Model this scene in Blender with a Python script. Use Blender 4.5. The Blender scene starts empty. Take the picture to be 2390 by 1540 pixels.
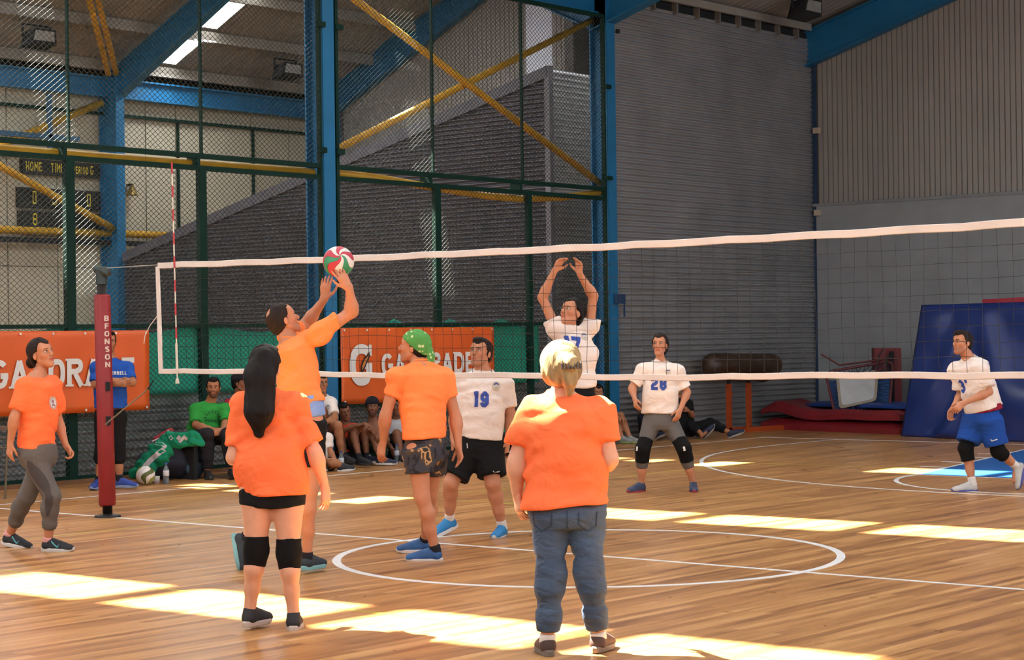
import bpy, bmesh, math, random
import numpy as np
from mathutils import Vector, Matrix
from mathutils.bvhtree import BVHTree

SC = bpy.context.scene
COL = SC.collection
random.seed(7)
RNG = np.random.default_rng(7)

# ------------------------------------------------------------------ camera
IMG_W, IMG_H, FOC = 2390.0, 1540.0, 4529.91
CAM = np.array([-11.0082, -8.6240, 1.5766])
YAW, PITCH, ROLL = 0.70187, 0.003552, -0.013212
FWD = np.array([math.cos(YAW)*math.cos(PITCH), math.sin(YAW)*math.cos(PITCH), math.sin(PITCH)])
_r = np.cross(FWD, [0, 0, 1.0]); _r /= np.linalg.norm(_r)
_u = np.cross(_r, FWD)
RGT = math.cos(ROLL)*_r + math.sin(ROLL)*_u
UPV = -math.sin(ROLL)*_r + math.cos(ROLL)*_u
cam_data = bpy.data.cameras.new('camera')
cam_data.sensor_fit = 'HORIZONTAL'
cam_data.sensor_width = 36.0
cam_data.lens = FOC*36.0/IMG_W
cam_data.clip_end = 200
cam = bpy.data.objects.new('camera', cam_data)
COL.objects.link(cam)
cam.matrix_world = Matrix(((RGT[0], UPV[0], -FWD[0], CAM[0]), (RGT[1], UPV[1], -FWD[1], CAM[1]),
                           (RGT[2], UPV[2], -FWD[2], CAM[2]), (0, 0, 0, 1)))
SC.camera = cam

# ------------------------------------------------------------------ world, sun, daylight, exposure
world = bpy.data.worlds.new('sky')
SC.world = world
world.use_nodes = True
_bg = world.node_tree.nodes['Background']
_bg.inputs['Color'].default_value = (0.80, 0.89, 1.0, 1)
_bg.inputs['Strength'].default_value = 4.0

SUN_DIR = Vector((0.15, -0.6, -1.0)).normalized()      # direction the light travels
sun_d = bpy.data.lights.new('sun', 'SUN')
sun_d.energy = 150.0
sun_d.angle = math.radians(0.9)
sun_d.color = (1.0, 0.93, 0.82)
sun = bpy.data.objects.new('sun', sun_d)
sun.rotation_euler = SUN_DIR.to_track_quat('-Z', 'Y').to_euler()
sun.location = (0, 20, 30)
COL.objects.link(sun)


def window_light(name, loc, look, sx, sy, power, color=(0.95, 0.97, 1.0)):
    d = bpy.data.lights.new(name, 'AREA')
    d.shape = 'RECTANGLE'; d.size = sx; d.size_y = sy; d.energy = power; d.color = color
    o = bpy.data.objects.new(name, d)
    o.location = loc
    o.rotation_euler = Vector(look).to_track_quat('-Z', 'Y' if abs(look[2]) > 0.9 else 'Z').to_euler()
    COL.objects.link(o)
    return o


# daylight entering through the window bands of the near long wall and the left end wall
window_light('daylight_near_windows', (0.5, -10.2, 4.9), (0, 1, -0.12), 34.0, 2.2, 1500)
window_light('daylight_end_windows', (-17.3, -0.5, 4.6), (1, 0, -0.12), 15.0, 3.0, 900)
# daylight entering the far hall through the window band of its left end
window_light('daylight_far_hall', (-11.0, 15.2, 5.2), (1, 0.05, 0.0), 10.0, 3.0, 400)
# diffuse daylight falling from the rooflight strips of both halls (x of the strip, y and z of its middle, slope)
for _k in range(-3, 2):
    window_light('daylight_rooflight', (1.6+6*_k, 3.7, 8.25), (0, -0.28, -1), 0.66, 7.0, 165)
    window_light('daylight_rooflight', (1.6+6*_k, -5.0, 8.05), (0, 0.28, -1), 0.66, 7.0, 165)
for _k in range(-2, 3):
    window_light('daylight_rooflight', (1.65+6*_k, 19.2, 7.6), (0, -0.42, -1), 0.44, 3.6, 210)
    window_light('daylight_rooflight', (1.65+6*_k, 11.4, 7.6), (0, 0.42, -1), 0.44, 3.6, 210)

SC.cycles.use_adaptive_sampling = True
SC.cycles.adaptive_threshold = 0.15
SC.cycles.max_bounces = 5
SC.cycles.diffuse_bounces = 3
SC.cycles.glossy_bounces = 2
SC.cycles.transmission_bounces = 3
SC.cycles.transparent_max_bounces = 6
SC.cycles.caustics_reflective = False
SC.cycles.caustics_refractive = False
SC.view_settings.view_transform = 'Standard'
SC.view_settings.look = 'None'
SC.view_settings.exposure = -0.22
SC.view_settings.gamma = 1.0
SC.view_settings.use_curve_mapping = False


# ------------------------------------------------------------------ helpers: pixels to places
def ray(px, py):
    return FWD + RGT*((px-IMG_W/2)/FOC) - UPV*((py-IMG_H/2)/FOC)


def at(px, py, depth):
    """the place seen at a pixel, at a distance along the viewing axis"""
    return CAM + depth*ray(px, py)


def ground(px, py, z=0.0):
    d = ray(px, py)
    return CAM + d*((z-CAM[2])/d[2])


def depth_of(P):
    return float((np.asarray(P)-CAM) @ FWD)


def onY(px, py, Y):
    d = ray(px, py)
    return CAM + d*((Y-CAM[1])/d[1])


def onX(px, py, X):
    d = ray(px, py)
    return CAM + d*((X-CAM[0])/d[0])


def nrm(v):
    v = np.asarray(v, float)
    return v/max(1e-9, np.linalg.norm(v))


# ------------------------------------------------------------------ helpers: materials
def lin(c):
    return tuple(((x/12.92) if x <= 0.04045 else ((x+0.055)/1.055)**2.4) for x in c)


def rgb(h):
    h = h.lstrip('#')
    return lin(tuple(int(h[i:i+2], 16)/255 for i in (0, 2, 4)))


MATS = {}


def mat(name, col, rough=0.7, metal=0.0, var=0.12, scale=6.0, bump=0.0, bscale=60.0, spec=0.5, stretch=None,
        attr=None, coat=0.0, trans=0.0, bdist=0.01, bdet=3, warp=0.0):
    if name in MATS:
        return MATS[name]
    m = bpy.data.materials.new(name)
    m.use_nodes = True
    nt = m.node_tree
    b = nt.nodes['Principled BSDF']
    b.inputs['Roughness'].default_value = rough
    b.inputs['Metallic'].default_value = metal
    b.inputs['Specular IOR Level'].default_value = spec
    b.inputs['Coat Weight'].default_value = coat
    b.inputs['Transmission Weight'].default_value = trans
    col = rgb(col) if isinstance(col, str) else tuple(col)
    tc = nt.nodes.new('ShaderNodeTexCoord')
    mp = nt.nodes.new('ShaderNodeMapping')
    nt.links.new(tc.outputs['Object'], mp.inputs['Vector'])
    if stretch:
        mp.inputs['Scale'].default_value = stretch
    nz = nt.nodes.new('ShaderNodeTexNoise')
    nz.inputs['Scale'].default_value = scale
    nz.inputs['Detail'].default_value = 5
    nt.links.new(mp.outputs['Vector'], nz.inputs['Vector'])
    mx = nt.nodes.new('ShaderNodeMix')
    mx.data_type = 'RGBA'
    mx.blend_type = 'MULTIPLY'
    mx.inputs[0].default_value = 1.0
    rp = nt.nodes.new('ShaderNodeMapRange')
    rp.inputs['From Min'].default_value = 0.3
    rp.inputs['From Max'].default_value = 0.7
    rp.inputs['To Min'].default_value = 1.0-var
    rp.inputs['To Max'].default_value = 1.0+var*0.6
    nt.links.new(nz.outputs['Fac'], rp.inputs['Value'])
    if attr:
        at_ = nt.nodes.new('ShaderNodeAttribute')
        at_.attribute_name = attr
        nt.links.new(at_.outputs['Color'], mx.inputs[6])
    else:
        mx.inputs[6].default_value = (*col, 1)
    nt.links.new(rp.outputs['Result'], mx.inputs[7])
    nt.links.new(mx.outputs[2], b.inputs['Base Color'])
    if bump:
        n2 = nt.nodes.new('ShaderNodeTexNoise')
        n2.inputs['Scale'].default_value = bscale
        n2.inputs['Detail'].default_value = bdet
        n2.inputs['Distortion'].default_value = warp
        nt.links.new(mp.outputs['Vector'], n2.inputs['Vector'])
        bp = nt.nodes.new('ShaderNodeBump')
        bp.inputs['Strength'].default_value = bump
        bp.inputs['Distance'].default_value = bdist
        nt.links.new(n2.outputs['Fac'], bp.inputs['Height'])
        nt.links.new(bp.outputs['Normal'], b.inputs['Normal'])
    MATS[name] = m
    return m


def cloth(name, col, var=0.06, rough=0.9):
    return mat('cloth_'+name, col, rough=rough, var=var, scale=9, bump=0.6, bscale=7.0, spec=0.2, bdist=0.035, bdet=2, warp=0.7, stretch=(1, 1, 1.3))


# ------------------------------------------------------------------ helpers: objects
def link(name, me, material=None, parent=None, smooth=False):
    o = bpy.data.objects.new(name, me)
    COL.objects.link(o)
    if material is not None:
        me.materials.append(material)
    if parent is not None:
        o.parent = parent
    if smooth:
        me.polygons.foreach_set('use_smooth', [True]*len(me.polygons))
    return o


def tag(o, label, cat, group=None, kind=None):
    o['label'] = label
    o['category'] = cat
    if group:
        o['group'] = group
    if kind:
        o['kind'] = kind
    return o


def empty(name, loc, label=None, cat=None, group=None):
    o = bpy.data.objects.new(name, None)
    COL.objects.link(o)
    o.location = Vector(loc)
    o.empty_display_size = 0.1
    if label:
        tag(o, label, cat, group)
    return o


class MB:
    """collects simple solids given in world coordinates and links them as one mesh object"""

    def __init__(s):
        s.v = []
        s.f = []

    def add(s, vs, fs):
        n = len(s.v)
        s.v += [tuple(float(c) for c in v) for v in vs]
        s.f += [tuple(i+n for i in f) for f in fs]
        return s

    def box(s, lo, hi):
        (a, b, c), (d, e, f) = lo, hi
        return s.hexa([(a, b, c), (d, b, c), (d, e, c), (a, e, c), (a, b, f), (d, b, f), (d, e, f), (a, e, f)])

    def hexa(s, p):
        return s.add(p, [(0, 3, 2, 1), (4, 5, 6, 7), (0, 1, 5, 4), (1, 2, 6, 5), (2, 3, 7, 6), (3, 0, 4, 7)])

    def obox(s, c, ax, ay, az):
        c, ax, ay, az = map(np.asarray, (c, ax, ay, az))
        return s.hexa([c-ax-ay-az, c+ax-ay-az, c+ax+ay-az, c-ax+ay-az, c-ax-ay+az, c+ax-ay+az, c+ax+ay+az, c-ax+ay+az])

    def beam(s, p, q, w, h, up=(0, 0, 1)):
        p, q = np.asarray(p, float), np.asarray(q, float)
        d = nrm(q-p)
        sd = nrm(np.cross(d, up))
        u = np.cross(sd, d)
        return s.obox((p+q)/2, (q-p)/2, sd*w/2, u*h/2)

    def tube(s, pts, r, n=10, cap=True, closed=False):
        pts = [np.asarray(p, float) for p in pts]
        rs = r if hasattr(r, '__len__') else [r]*len(pts)
        N = len(pts)
        rings = []
        prev = None
        for i, p in enumerate(pts):
            if closed:
                d = nrm(pts[(i+1) % N]-pts[i-1])
            else:
                d = nrm(pts[min(i+1, N-1)]-pts[max(i-1, 0)])
            if prev is None:
                a = np.cross(d, [0, 0, 1.0])
                if np.linalg.norm(a) < 1e-3:
                    a = np.cross(d, [1.0, 0, 0])
                a = nrm(a)
            else:
                a = nrm(prev-d*(prev @ d))
            prev = a
            b = np.cross(d, a)
            rings.append([p+rs[i]*(math.cos(t)*a+math.sin(t)*b) for t in np.linspace(0, 2*math.pi, n, endpoint=False)])
        vs = [v for R in rings for v in R]
        fs = []
        for i in range(N if closed else N-1):
            j = (i+1) % N
            for k in range(n):
                l = (k+1) % n
                fs.append((i*n+k, i*n+l, j*n+l, j*n+k))
        if cap and not closed:
            fs.append(tuple(range(n))[::-1])
            fs.append(tuple((N-1)*n+k for k in range(n)))
        return s.add(vs, fs)

    def lathe(s, c, prof, n=16, ax=(0, 0, 1), sx=1.0):
        """revolve (radius, height) pairs round an axis"""
        ax = nrm(ax)
        a = nrm(np.cross(ax, [1.0, 0.2, 0]))
        b = np.cross(ax, a)
        c = np.asarray(c, float)
        return s.tube_rings([[c+ax*h+r*(math.cos(t)*a*sx+math.sin(t)*b) for t in np.linspace(0, 2*math.pi, n, endpoint=False)] for r, h in prof])

    def tube_rings(s, rings):
        n = len(rings[0])
        vs = [v for R in rings for v in R]
        fs = []
        for i in range(len(rings)-1):
            for k in range(n):
                l = (k+1) % n
                fs.append((i*n+k, i*n+l, (i+1)*n+l, (i+1)*n+k))
        fs.append(tuple(range(n))[::-1])
        fs.append(tuple((len(rings)-1)*n+k for k in range(n)))
        return s.add(vs, fs)

    def prism(s, poly, off):
        """extrude a polygon of 3-D points by a vector"""
        n = len(poly)
        off = np.asarray(off, float)
        vs = [np.asarray(p, float) for p in poly]+[np.asarray(p, float)+off for p in poly]
        fs = [tuple(range(n))[::-1], tuple(range(n, 2*n))]+[(i, (i+1) % n, n+(i+1) % n, n+i) for i in range(n)]
        return s.add(vs, fs)

    def mesh(s, name):
        me = bpy.data.meshes.new(name)
        me.from_pydata(s.v, [], s.f)
        me.update()
        return me

    def build(s, name, material, parent=None, smooth=False, origin=None):
        """origin None: the middle of the bottom of the bounds (or the parent's place)"""
        V = np.array(s.v)
        if parent is not None:
            o3 = np.array(parent.matrix_world.translation) if parent.parent is None else None
            o3 = np.array(PLACE.get(parent.name, tuple(parent.location)))
        elif origin is not None:
            o3 = np.asarray(origin, float)
        else:
            o3 = np.array([(V[:, 0].min()+V[:, 0].max())/2, (V[:, 1].min()+V[:, 1].max())/2, V[:, 2].min()])
        s.v = [tuple(v) for v in V-o3]
        me = s.mesh(name)
        fix_normals(me)
        o = link(name, me, material, parent, smooth)
        if parent is None:
            o.location = Vector(o3)
        PLACE[o.name] = tuple(o3)
        return o


PLACE = {}


def fix_normals(me):
    bm = bmesh.new()
    bm.from_mesh(me)
    bmesh.ops.recalc_face_normals(bm, faces=bm.faces)
    bm.to_mesh(me)
    bm.free()


def grp(name, loc, label, cat, group=None, kind=None):
    o = empty(name, loc, label, cat, group)
    if kind:
        o['kind'] = kind
    PLACE[o.name] = tuple(float(c) for c in loc)
    return o


# ------------------------------------------------------------------ helpers: smooth bodies (signed distance + surface nets)
def cone(a, b, r1, r2, k=0.03, flat=False, squash=None, e=1.0, op='+'):
    return dict(t='cone', a=np.asarray(a, float), b=np.asarray(b, float), r1=r1, r2=r2, k=k, flat=flat,
                s=None if squash is None else nrm(squash), e=e, op=op)


def ball(c, r, R=None, k=0.02, op='+'):
    r = np.asarray([r]*3 if np.isscalar(r) else r, float)
    return dict(t='ball', c=np.asarray(c, float), r=r, R=np.eye(3) if R is None else np.asarray(R), k=k, op=op)


def loft(st, k=0.03, p=2.3, op='+'):
    """st: (centre, right vector, half width, half depth) from bottom to top"""
    return dict(t='loft', st=st, k=k, p=p, op=op)


def prim_bounds(q):
    if q['t'] == 'cone':
        r = max(q['r1'], q['r2'])*max(1.0, 1.0/q['e'])
        return np.minimum(q['a'], q['b'])-r, np.maximum(q['a'], q['b'])+r
    if q['t'] == 'ball':
        r = q['r'].max()
        return q['c']-r, q['c']+r
    C = np.array([s[0] for s in q['st']])
    r = max(max(s[2], s[3]) for s in q['st'])
    return C.min(0)-r, C.max(0)+r


def prim_eval(q, x, y, z):
    if q['t'] == 'cone':
        a, b = q['a'], q['b']
        ba = b-a
        bb = float(ba @ ba)+1e-12
        px, py, pz = x-a[0], y-a[1], z-a[2]
        t = (px*ba[0]+py*ba[1]+pz*ba[2])/bb
        tc = np.clip(t, 0, 1)
        tt = t if q['flat'] else tc
        dx, dy, dz = px-tt*ba[0], py-tt*ba[1], pz-tt*ba[2]
        d2 = dx*dx+dy*dy+dz*dz
        if q['s'] is not None:
            s = q['s']
            f = dx*s[0]+dy*s[1]+dz*s[2]
            d2 = d2+f*f*(q['e']**2-1)
        d = np.sqrt(np.maximum(d2, 0))-(q['r1']+(q['r2']-q['r1'])*tc)
        if q['flat']:
            L = math.sqrt(bb)
            d = np.maximum(d, np.maximum(-t, t-1)*L)
        return d
    if q['t'] == 'ball':
        c, R, r = q['c'], q['R'], q['r']
        px, py, pz = x-c[0], y-c[1], z-c[2]
        k0 = 0
        k1 = 0
        for i in range(3):
            w = (px*R[0][i]+py*R[1][i]+pz*R[2][i])/r[i]
            k0 = k0+w*w
            k1 = k1+(w/r[i])**2
        k0 = np.sqrt(k0)
        return k0*(k0-1)/(np.sqrt(k1)+1e-9)
    st = q['st']
    C = [np.asarray(s[0], float) for s in st]
    A = C[-1]-C[0]
    L = np.linalg.norm(A)
    A = A/L
    T = [float((c-C[0]) @ A)/L for c in C]
    t = ((x-C[0][0])*A[0]+(y-C[0][1])*A[1]+(z-C[0][2])*A[2])/L
    tc = np.clip(t, 0, 1)
    sm = lambda vals: np.interp(tc, T, vals)
    cx, cy, cz = (sm([c[i] for c in C]) for i in range(3))
    rt = [nrm(np.asarray(s[1])-A*(np.asarray(s[1]) @ A)) for s in st]
    fw = [np.cross(A, r) for r in rt]
    qx, qy, qz = x-cx, y-cy, z-cz
    u = qx*sm([r[0] for r in rt])+qy*sm([r[1] for r in rt])+qz*sm([r[2] for r in rt])
    v = qx*sm([r[0] for r in fw])+qy*sm([r[1] for r in fw])+qz*sm([r[2] for r in fw])
    a = sm([s[2] for s in st])
    b = sm([s[3] for s in st])
    p = q['p']
    d = ((np.abs(u/a)**p+np.abs(v/b)**p)**(1/p)-1)*np.minimum(a, b)
    return np.maximum(d, np.maximum(-t, t-1)*L)


def sdf_mesh(prims, h, cuts=(), disp=None, smooth=1):
    """smooth union / subtraction of primitives on a grid, meshed by surface nets; returns (verts, quads)"""
    B = [prim_bounds(q) for q in prims if q['op'] == '+']
    lo = np.min([b[0] for b in B], 0)-3*h
    hi = np.max([b[1] for b in B], 0)+3*h
    n = np.ceil((hi-lo)/h).astype(int)+1
    F = np.full(n, 9.0)
    ax = [lo[i]+h*np.arange(n[i]) for i in range(3)]
    for q in prims:
        b0, b1 = prim_bounds(q)
        m = q['k']+3*h
        i0 = np.maximum(0, np.floor((b0-m-lo)/h).astype(int))
        i1 = np.minimum(n, np.ceil((b1+m-lo)/h).astype(int)+1)
        if (i1 <= i0).any():
            continue
        sl = tuple(slice(i0[i], i1[i]) for i in range(3))
        x, y, z = ax[0][sl[0]][:, None, None], ax[1][sl[1]][None, :, None], ax[2][sl[2]][None, None, :]
        d = prim_eval(q, x, y, z)
        f = F[sl]
        k = max(q['k'], 1e-4)
        if q['op'] == '+':
            g = np.maximum(k-np.abs(f-d), 0)/k
            F[sl] = np.minimum(f, d)-g*g*k*0.25
        else:
            g = np.maximum(k-np.abs(f+d), 0)/k
            F[sl] = np.maximum(f, -d)+g*g*k*0.25
    X, Y, Z = ax[0][:, None, None], ax[1][None, :, None], ax[2][None, None, :]
    if disp is not None:
        idx = np.nonzero(np.abs(F) < 4*h)
        F[idx] += disp(ax[0][idx[0]], ax[1][idx[1]], ax[2][idx[2]])
    for c in cuts:
        F = np.maximum(F, c(X, Y, Z))
    F[0], F[-1], F[:, 0], F[:, -1], F[:, :, 0], F[:, :, -1] = 9, 9, 9, 9, 9, 9
    # surface nets
    neg = F < 0
    nc = n-1
    cnt = np.zeros(nc, np.int8)
    for i in (0, 1):
        for j in (0, 1):
            for k in (0, 1):
                cnt += neg[i:nc[0]+i, j:nc[1]+j, k:nc[2]+k]
    act = (cnt > 0) & (cnt < 8)
    ci = np.argwhere(act)
    if len(ci) == 0:
        return np.zeros((0, 3)), []
    vid = np.full(nc, -1, np.int64)
    vid[act] = np.arange(len(ci))
    off = [(i, j, k) for i in (0, 1) for j in (0, 1) for k in (0, 1)]
    val = np.stack([F[ci[:, 0]+o[0], ci[:, 1]+o[1], ci[:, 2]+o[2]] for o in off], 1)
    pos = np.zeros((len(ci), 3))
    num = np.zeros(len(ci))
    for a in range(8):
        for b in range(a+1, 8):
            if sum(abs(off[a][m]-off[b][m]) for m in range(3)) != 1:
                continue
            va, vb = val[:, a], val[:, b]
            cr = (va < 0) != (vb < 0)
            t = np.where(cr, va/np.where(cr, va-vb, 1), 0)
            p = np.array(off[a])+t[:, None]*(np.array(off[b])-np.array(off[a]))
            pos += p*cr[:, None]
            num += cr
    V = lo+h*(ci+pos/num[:, None])
    quads = []
    for axis in range(3):
        s0 = [slice(1, nc[i]) if i != axis else slice(0, nc[i]) for i in range(3)]
        s1 = list(s0)
        s1[axis] = slice(1, nc[axis]+1)
        A_, B_ = neg[tuple(s0)], neg[tuple(s1)]
        e = np.argwhere(A_ != B_)
        if len(e) == 0:
            continue
        fl = A_[tuple(e.T)]
        e = e+np.array([1 if i != axis else 0 for i in range(3)])
        u, w = (axis+1) % 3, (axis+2) % 3
        du = np.zeros(3, int); du[u] = 1
        dw = np.zeros(3, int); dw[w] = 1
        g = lambda q: vid[tuple(q.T)]
        Q = np.stack([g(e-du-dw), g(e-dw), g(e), g(e-du)], 1)
        Q[~fl] = Q[~fl][:, ::-1]
        quads.append(Q)
    Q = np.concatenate(quads)
    for _ in range(smooth):
        S = np.zeros_like(V)
        N = np.zeros(len(V))
        for i in range(4):
            for j in (1, 3):
                np.add.at(S, Q[:, i], V[Q[:, (i+j) % 4]])
                np.add.at(N, Q[:, i], 1)
        V = 0.5*V+0.5*S/N[:, None]
    return V, Q


def np_mesh(name, parts, origin):
    """parts: list of (verts, quads, per-vertex colours or None)"""
    V = np.concatenate([p[0] for p in parts])-np.asarray(origin)
    off = 0
    Qs = []
    cols = []
    anyc = any(p[2] is not None for p in parts)
    for v, q, c in parts:
        Qs.append(np.asarray(q)+off)
        off += len(v)
        if anyc:
            cols.append(c)
    Q = np.concatenate(Qs)
    me = bpy.data.meshes.new(name)
    me.vertices.add(len(V))
    me.vertices.foreach_set('co', V.ravel())
    me.loops.add(Q.size)
    me.loops.foreach_set('vertex_index', Q.ravel().astype(np.int32))
    me.polygons.add(len(Q))
    me.polygons.foreach_set('loop_start', np.arange(0, Q.size, 4, dtype=np.int32))
    me.polygons.foreach_set('use_smooth', np.ones(len(Q), bool))
    me.update()
    if anyc:
        ca = me.color_attributes.new('tone', 'FLOAT_COLOR', 'POINT')
        Cc = np.concatenate(cols)
        ca.data.foreach_set('color', np.concatenate([Cc, np.ones((len(Cc), 1))], 1).ravel())
    return me


def blob(name, prims, h, material, parent=None, cuts=(), disp=None, smooth=1, origin=None):
    V, Q = sdf_mesh(prims, h, cuts, disp, smooth)
    if parent is not None:
        o3 = np.array(PLACE.get(parent.name, tuple(parent.location)))
    elif origin is not None:
        o3 = np.asarray(origin, float)
    else:
        o3 = np.array([V[:, 0].mean(), V[:, 1].mean(), V[:, 2].min()])
    me = np_mesh(name, [(V, Q, None)], o3)
    o = link(name, me, material, parent)
    if parent is None:
        o.location = Vector(o3)
    PLACE[o.name] = tuple(o3)
    return o


def wrinkle(amp, freq, seed, vec=(0.3, 0.2, 1.0)):
    """cloth folds: a few waves along a bent direction"""
    rg = np.random.default_rng(seed)
    mk = lambda fr, n: [(nrm(np.array(vec)+rg.normal(0, 0.35, 3))*fr*rg.uniform(0.6, 1.7), rg.uniform(0, 6.28), rg.normal(0, 1, 3)*5) for _ in range(n)]
    W1, W2 = mk(freq, 5), mk(freq*2.6, 5)

    def f(x, y, z):
        d = e = 0
        for w, ph, b in W1:
            d = d+np.sin(w[0]*x+w[1]*y+w[2]*z+ph+1.3*np.sin(b[0]*x+b[1]*y+b[2]*z))
        for w, ph, b in W2:
            e = e+np.sin(w[0]*x+w[1]*y+w[2]*z+ph+1.6*np.sin(1.4*(b[0]*x+b[1]*y+b[2]*z)))
        return amp*(d/2.5+0.55*e/2.5*np.clip(0.6+d/2.0, 0, 1.4))
    return f


# ================================================================== THE SETTING
FY = 9.2            # line of the fence and the columns
END_X = 18.4        # end wall
FAR_Y = 21.4        # long wall of the far hall
NEAR_Y = -10.4
LEFT_X = -17.6


def struct(o, label=None):
    o['kind'] = 'structure'
    if label:
        o['label'] = label
    return o


# ---- floor with plank pattern
def floor_material():
    m = bpy.data.materials.new('floor_planks')
    m.use_nodes = True
    nt = m.node_tree
    b = nt.nodes['Principled BSDF']
    tc = nt.nodes.new('ShaderNodeTexCoord')
    br = nt.nodes.new('ShaderNodeTexBrick')
    br.inputs['Scale'].default_value = 1.0
    br.inputs['Brick Width'].default_value = 1.7
    br.inputs['Row Height'].default_value = 0.065
    br.inputs['Mortar Size'].default_value = 0.0012
    br.inputs['Mortar Smooth'].default_value = 0.3
    br.inputs['Bias'].default_value = 0.0
    br.offset = 0.37
    br.inputs['Color1'].default_value = (0.0, 0.0, 0.0, 1)
    br.inputs['Color2'].default_value = (1.0, 1.0, 1.0, 1)
    br.inputs['Mortar'].default_value = (0.25, 0.25, 0.25, 1)
    nt.links.new(tc.outputs['Object'], br.inputs['Vector'])
    mp = nt.nodes.new('ShaderNodeMapping')
    mp.inputs['Scale'].default_value = (0.55, 9.0, 1)
    nt.links.new(tc.outputs['Object'], mp.inputs['Vector'])
    nz = nt.nodes.new('ShaderNodeTexNoise')
    nz.inputs['Scale'].default_value = 1.6
    nz.inputs['Detail'].default_value = 7
    nz.inputs['Roughness'].default_value = 0.62
    nt.links.new(mp.outputs['Vector'], nz.inputs['Vector'])
    add = nt.nodes.new('ShaderNodeMath')
    add.operation = 'MULTIPLY_ADD'
    add.inputs[1].default_value = 0.46
    sep = nt.nodes.new('ShaderNodeSeparateColor')
    nt.links.new(br.outputs['Color'], sep.inputs['Color'])
    nt.links.new(sep.outputs['Red'], add.inputs[0])
    mr = nt.nodes.new('ShaderNodeMapRange')
    mr.inputs['From Min'].default_value = 0.28
    mr.inputs['From Max'].default_value = 0.72
    mr.inputs['To Min'].default_value = 0.0
    mr.inputs['To Max'].default_value = 0.6
    nt.links.new(nz.outputs['Fac'], mr.inputs['Value'])
    nt.links.new(mr.outputs['Result'], add.inputs[2])
    cr = nt.nodes.new('ShaderNodeValToRGB')
    e = cr.color_ramp.elements
    e[0].position = 0.05
    e[0].color = (*rgb('6b4122'), 1)
    e[1].position = 0.98
    e[1].color = (*rgb('d8aa70'), 1)
    k = e.new(0.45)
    k.color = (*rgb('a87543'), 1)
    k = e.new(0.7)
    k.color = (*rgb('be8b53'), 1)
    nt.links.new(add.outputs['Value'], cr.inputs['Fac'])
    nt.links.new(cr.outputs['Color'], b.inputs['Base Color'])
    b.inputs['Roughness'].default_value = 0.33
    n2 = nt.nodes.new('ShaderNodeTexNoise')
    n2.inputs['Scale'].default_value = 3.0
    n2.inputs['Detail'].default_value = 4
    nt.links.new(tc.outputs['Object'], n2.inputs['Vector'])
    r2 = nt.nodes.new('ShaderNodeMapRange')
    r2.inputs['To Min'].default_value = 0.22
    r2.inputs['To Max'].default_value = 0.40
    nt.links.new(n2.outputs['Fac'], r2.inputs['Value'])
    nt.links.new(r2.outputs['Result'], b.inputs['Roughness'])
    b.inputs['Specular IOR Level'].default_value = 0.45
    return m


floor = MB().box((LEFT_X-0.2, NEAR_Y-0.2, -0.2), (END_X+0.2, FAR_Y+0.2, 0.0)).build('floor', floor_material(), origin=(0, 0, 0))
struct(floor, 'varnished brown wooden plank floor with painted court lines')

M_LINE = mat('line_paint_white', 'dcdcdc', rough=0.4, var=0.05)
M_LINEY = mat('line_paint_yellow', 'b9a23c', rough=0.4, var=0.1)
M_KEY = mat('key_paint_blue', '2a63a8', rough=0.35, var=0.08)


def strip(name, pts, w, m, z=0.0015, closed=False):
    """painted line: a flat band along a polyline"""
    P = [np.array([p[0], p[1], 0.0]) for p in pts]
    N = len(P)
    vs = []
    for i, p in enumerate(P):
        d = nrm((P[(i+1) % N] if (closed or i < N-1) else p)-(P[i-1] if (closed or i > 0) else p))
        s = np.array([-d[1], d[0], 0])*w/2
        vs += [p+s+[0, 0, z], p-s+[0, 0, z], p+s+[0, 0, 0.0002], p-s+[0, 0, 0.0002]]
    fs = []
    for i in range(N if closed else N-1):
        j = (i+1) % N
        a, b = 4*i, 4*j
        fs += [(a, a+1, b+1, b), (a+2, b+2, b+3, a+3), (a, b, b+2, a+2), (a+1, a+3, b+3, b+1)]
    if not closed:
        e = 4*(N-1)
        fs += [(0, 2, 3, 1), (e, e+1, e+3, e+2)]
    return MB().add(vs, fs).build(name, m, floor)


def arc(cx, cy, r, a0, a1, n=72):
    return [(cx+r*math.cos(math.radians(t)), cy+r*math.sin(math.radians(t))) for t in np.linspace(a0, a1, n)]


strip('centre_line', [(0, -7.5), (0, 7.5)], 0.05, M_LINE)
strip('centre_circle', arc(0, 0, 1.8, 0, 360, 121)[:-1], 0.06, M_LINE, z=0.0022, closed=True)
strip('side_line', [(-14, 7.5), (14, 7.5)], 0.05, M_LINE)
strip('side_line', [(-14, -7.5), (14, -7.5)], 0.05, M_LINE)
strip('end_line', [(14, -7.5), (14, 7.5)], 0.05, M_LINE, z=0.002)
strip('three_point_line', [(14, 6.25)]+arc(12.425, 0, 6.25, 90, 270, 80)+[(14, -6.25)], 0.05, M_LINE, z=0.0018)
key = MB().prism([(14, 3, 0.0002), (14, -3, 0.0002), (8.2, -1.8, 0.0002), (8.2, 1.8, 0.0002)], (0, 0, 0.001)).build('painted_key', M_KEY, floor)
strip('key_line', [(14, 3), (8.2, 1.8), (8.2, -1.8), (14, -3)], 0.05, M_LINE, z=0.0026)
strip('free_throw_arc', arc(8.2, 0, 1.8, 90, 270, 48), 0.05, M_LINE, z=0.0026)
for k, (t, L) in enumerate([(0.21, 0.35), (0.33, 0.35), (0.49, 0.35), (0.64, 0.35)]):
    x = 14-5.8*t-0.9
    y = 3-1.2*(14-x)/5.8
    strip('lane_mark', [(x, y+0.03), (x, y+L)], 0.05, M_LINE, z=0.0026)
    strip('lane_mark', [(x, -y-0.03), (x, -y-L)], 0.05, M_LINE, z=0.0026)
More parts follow.
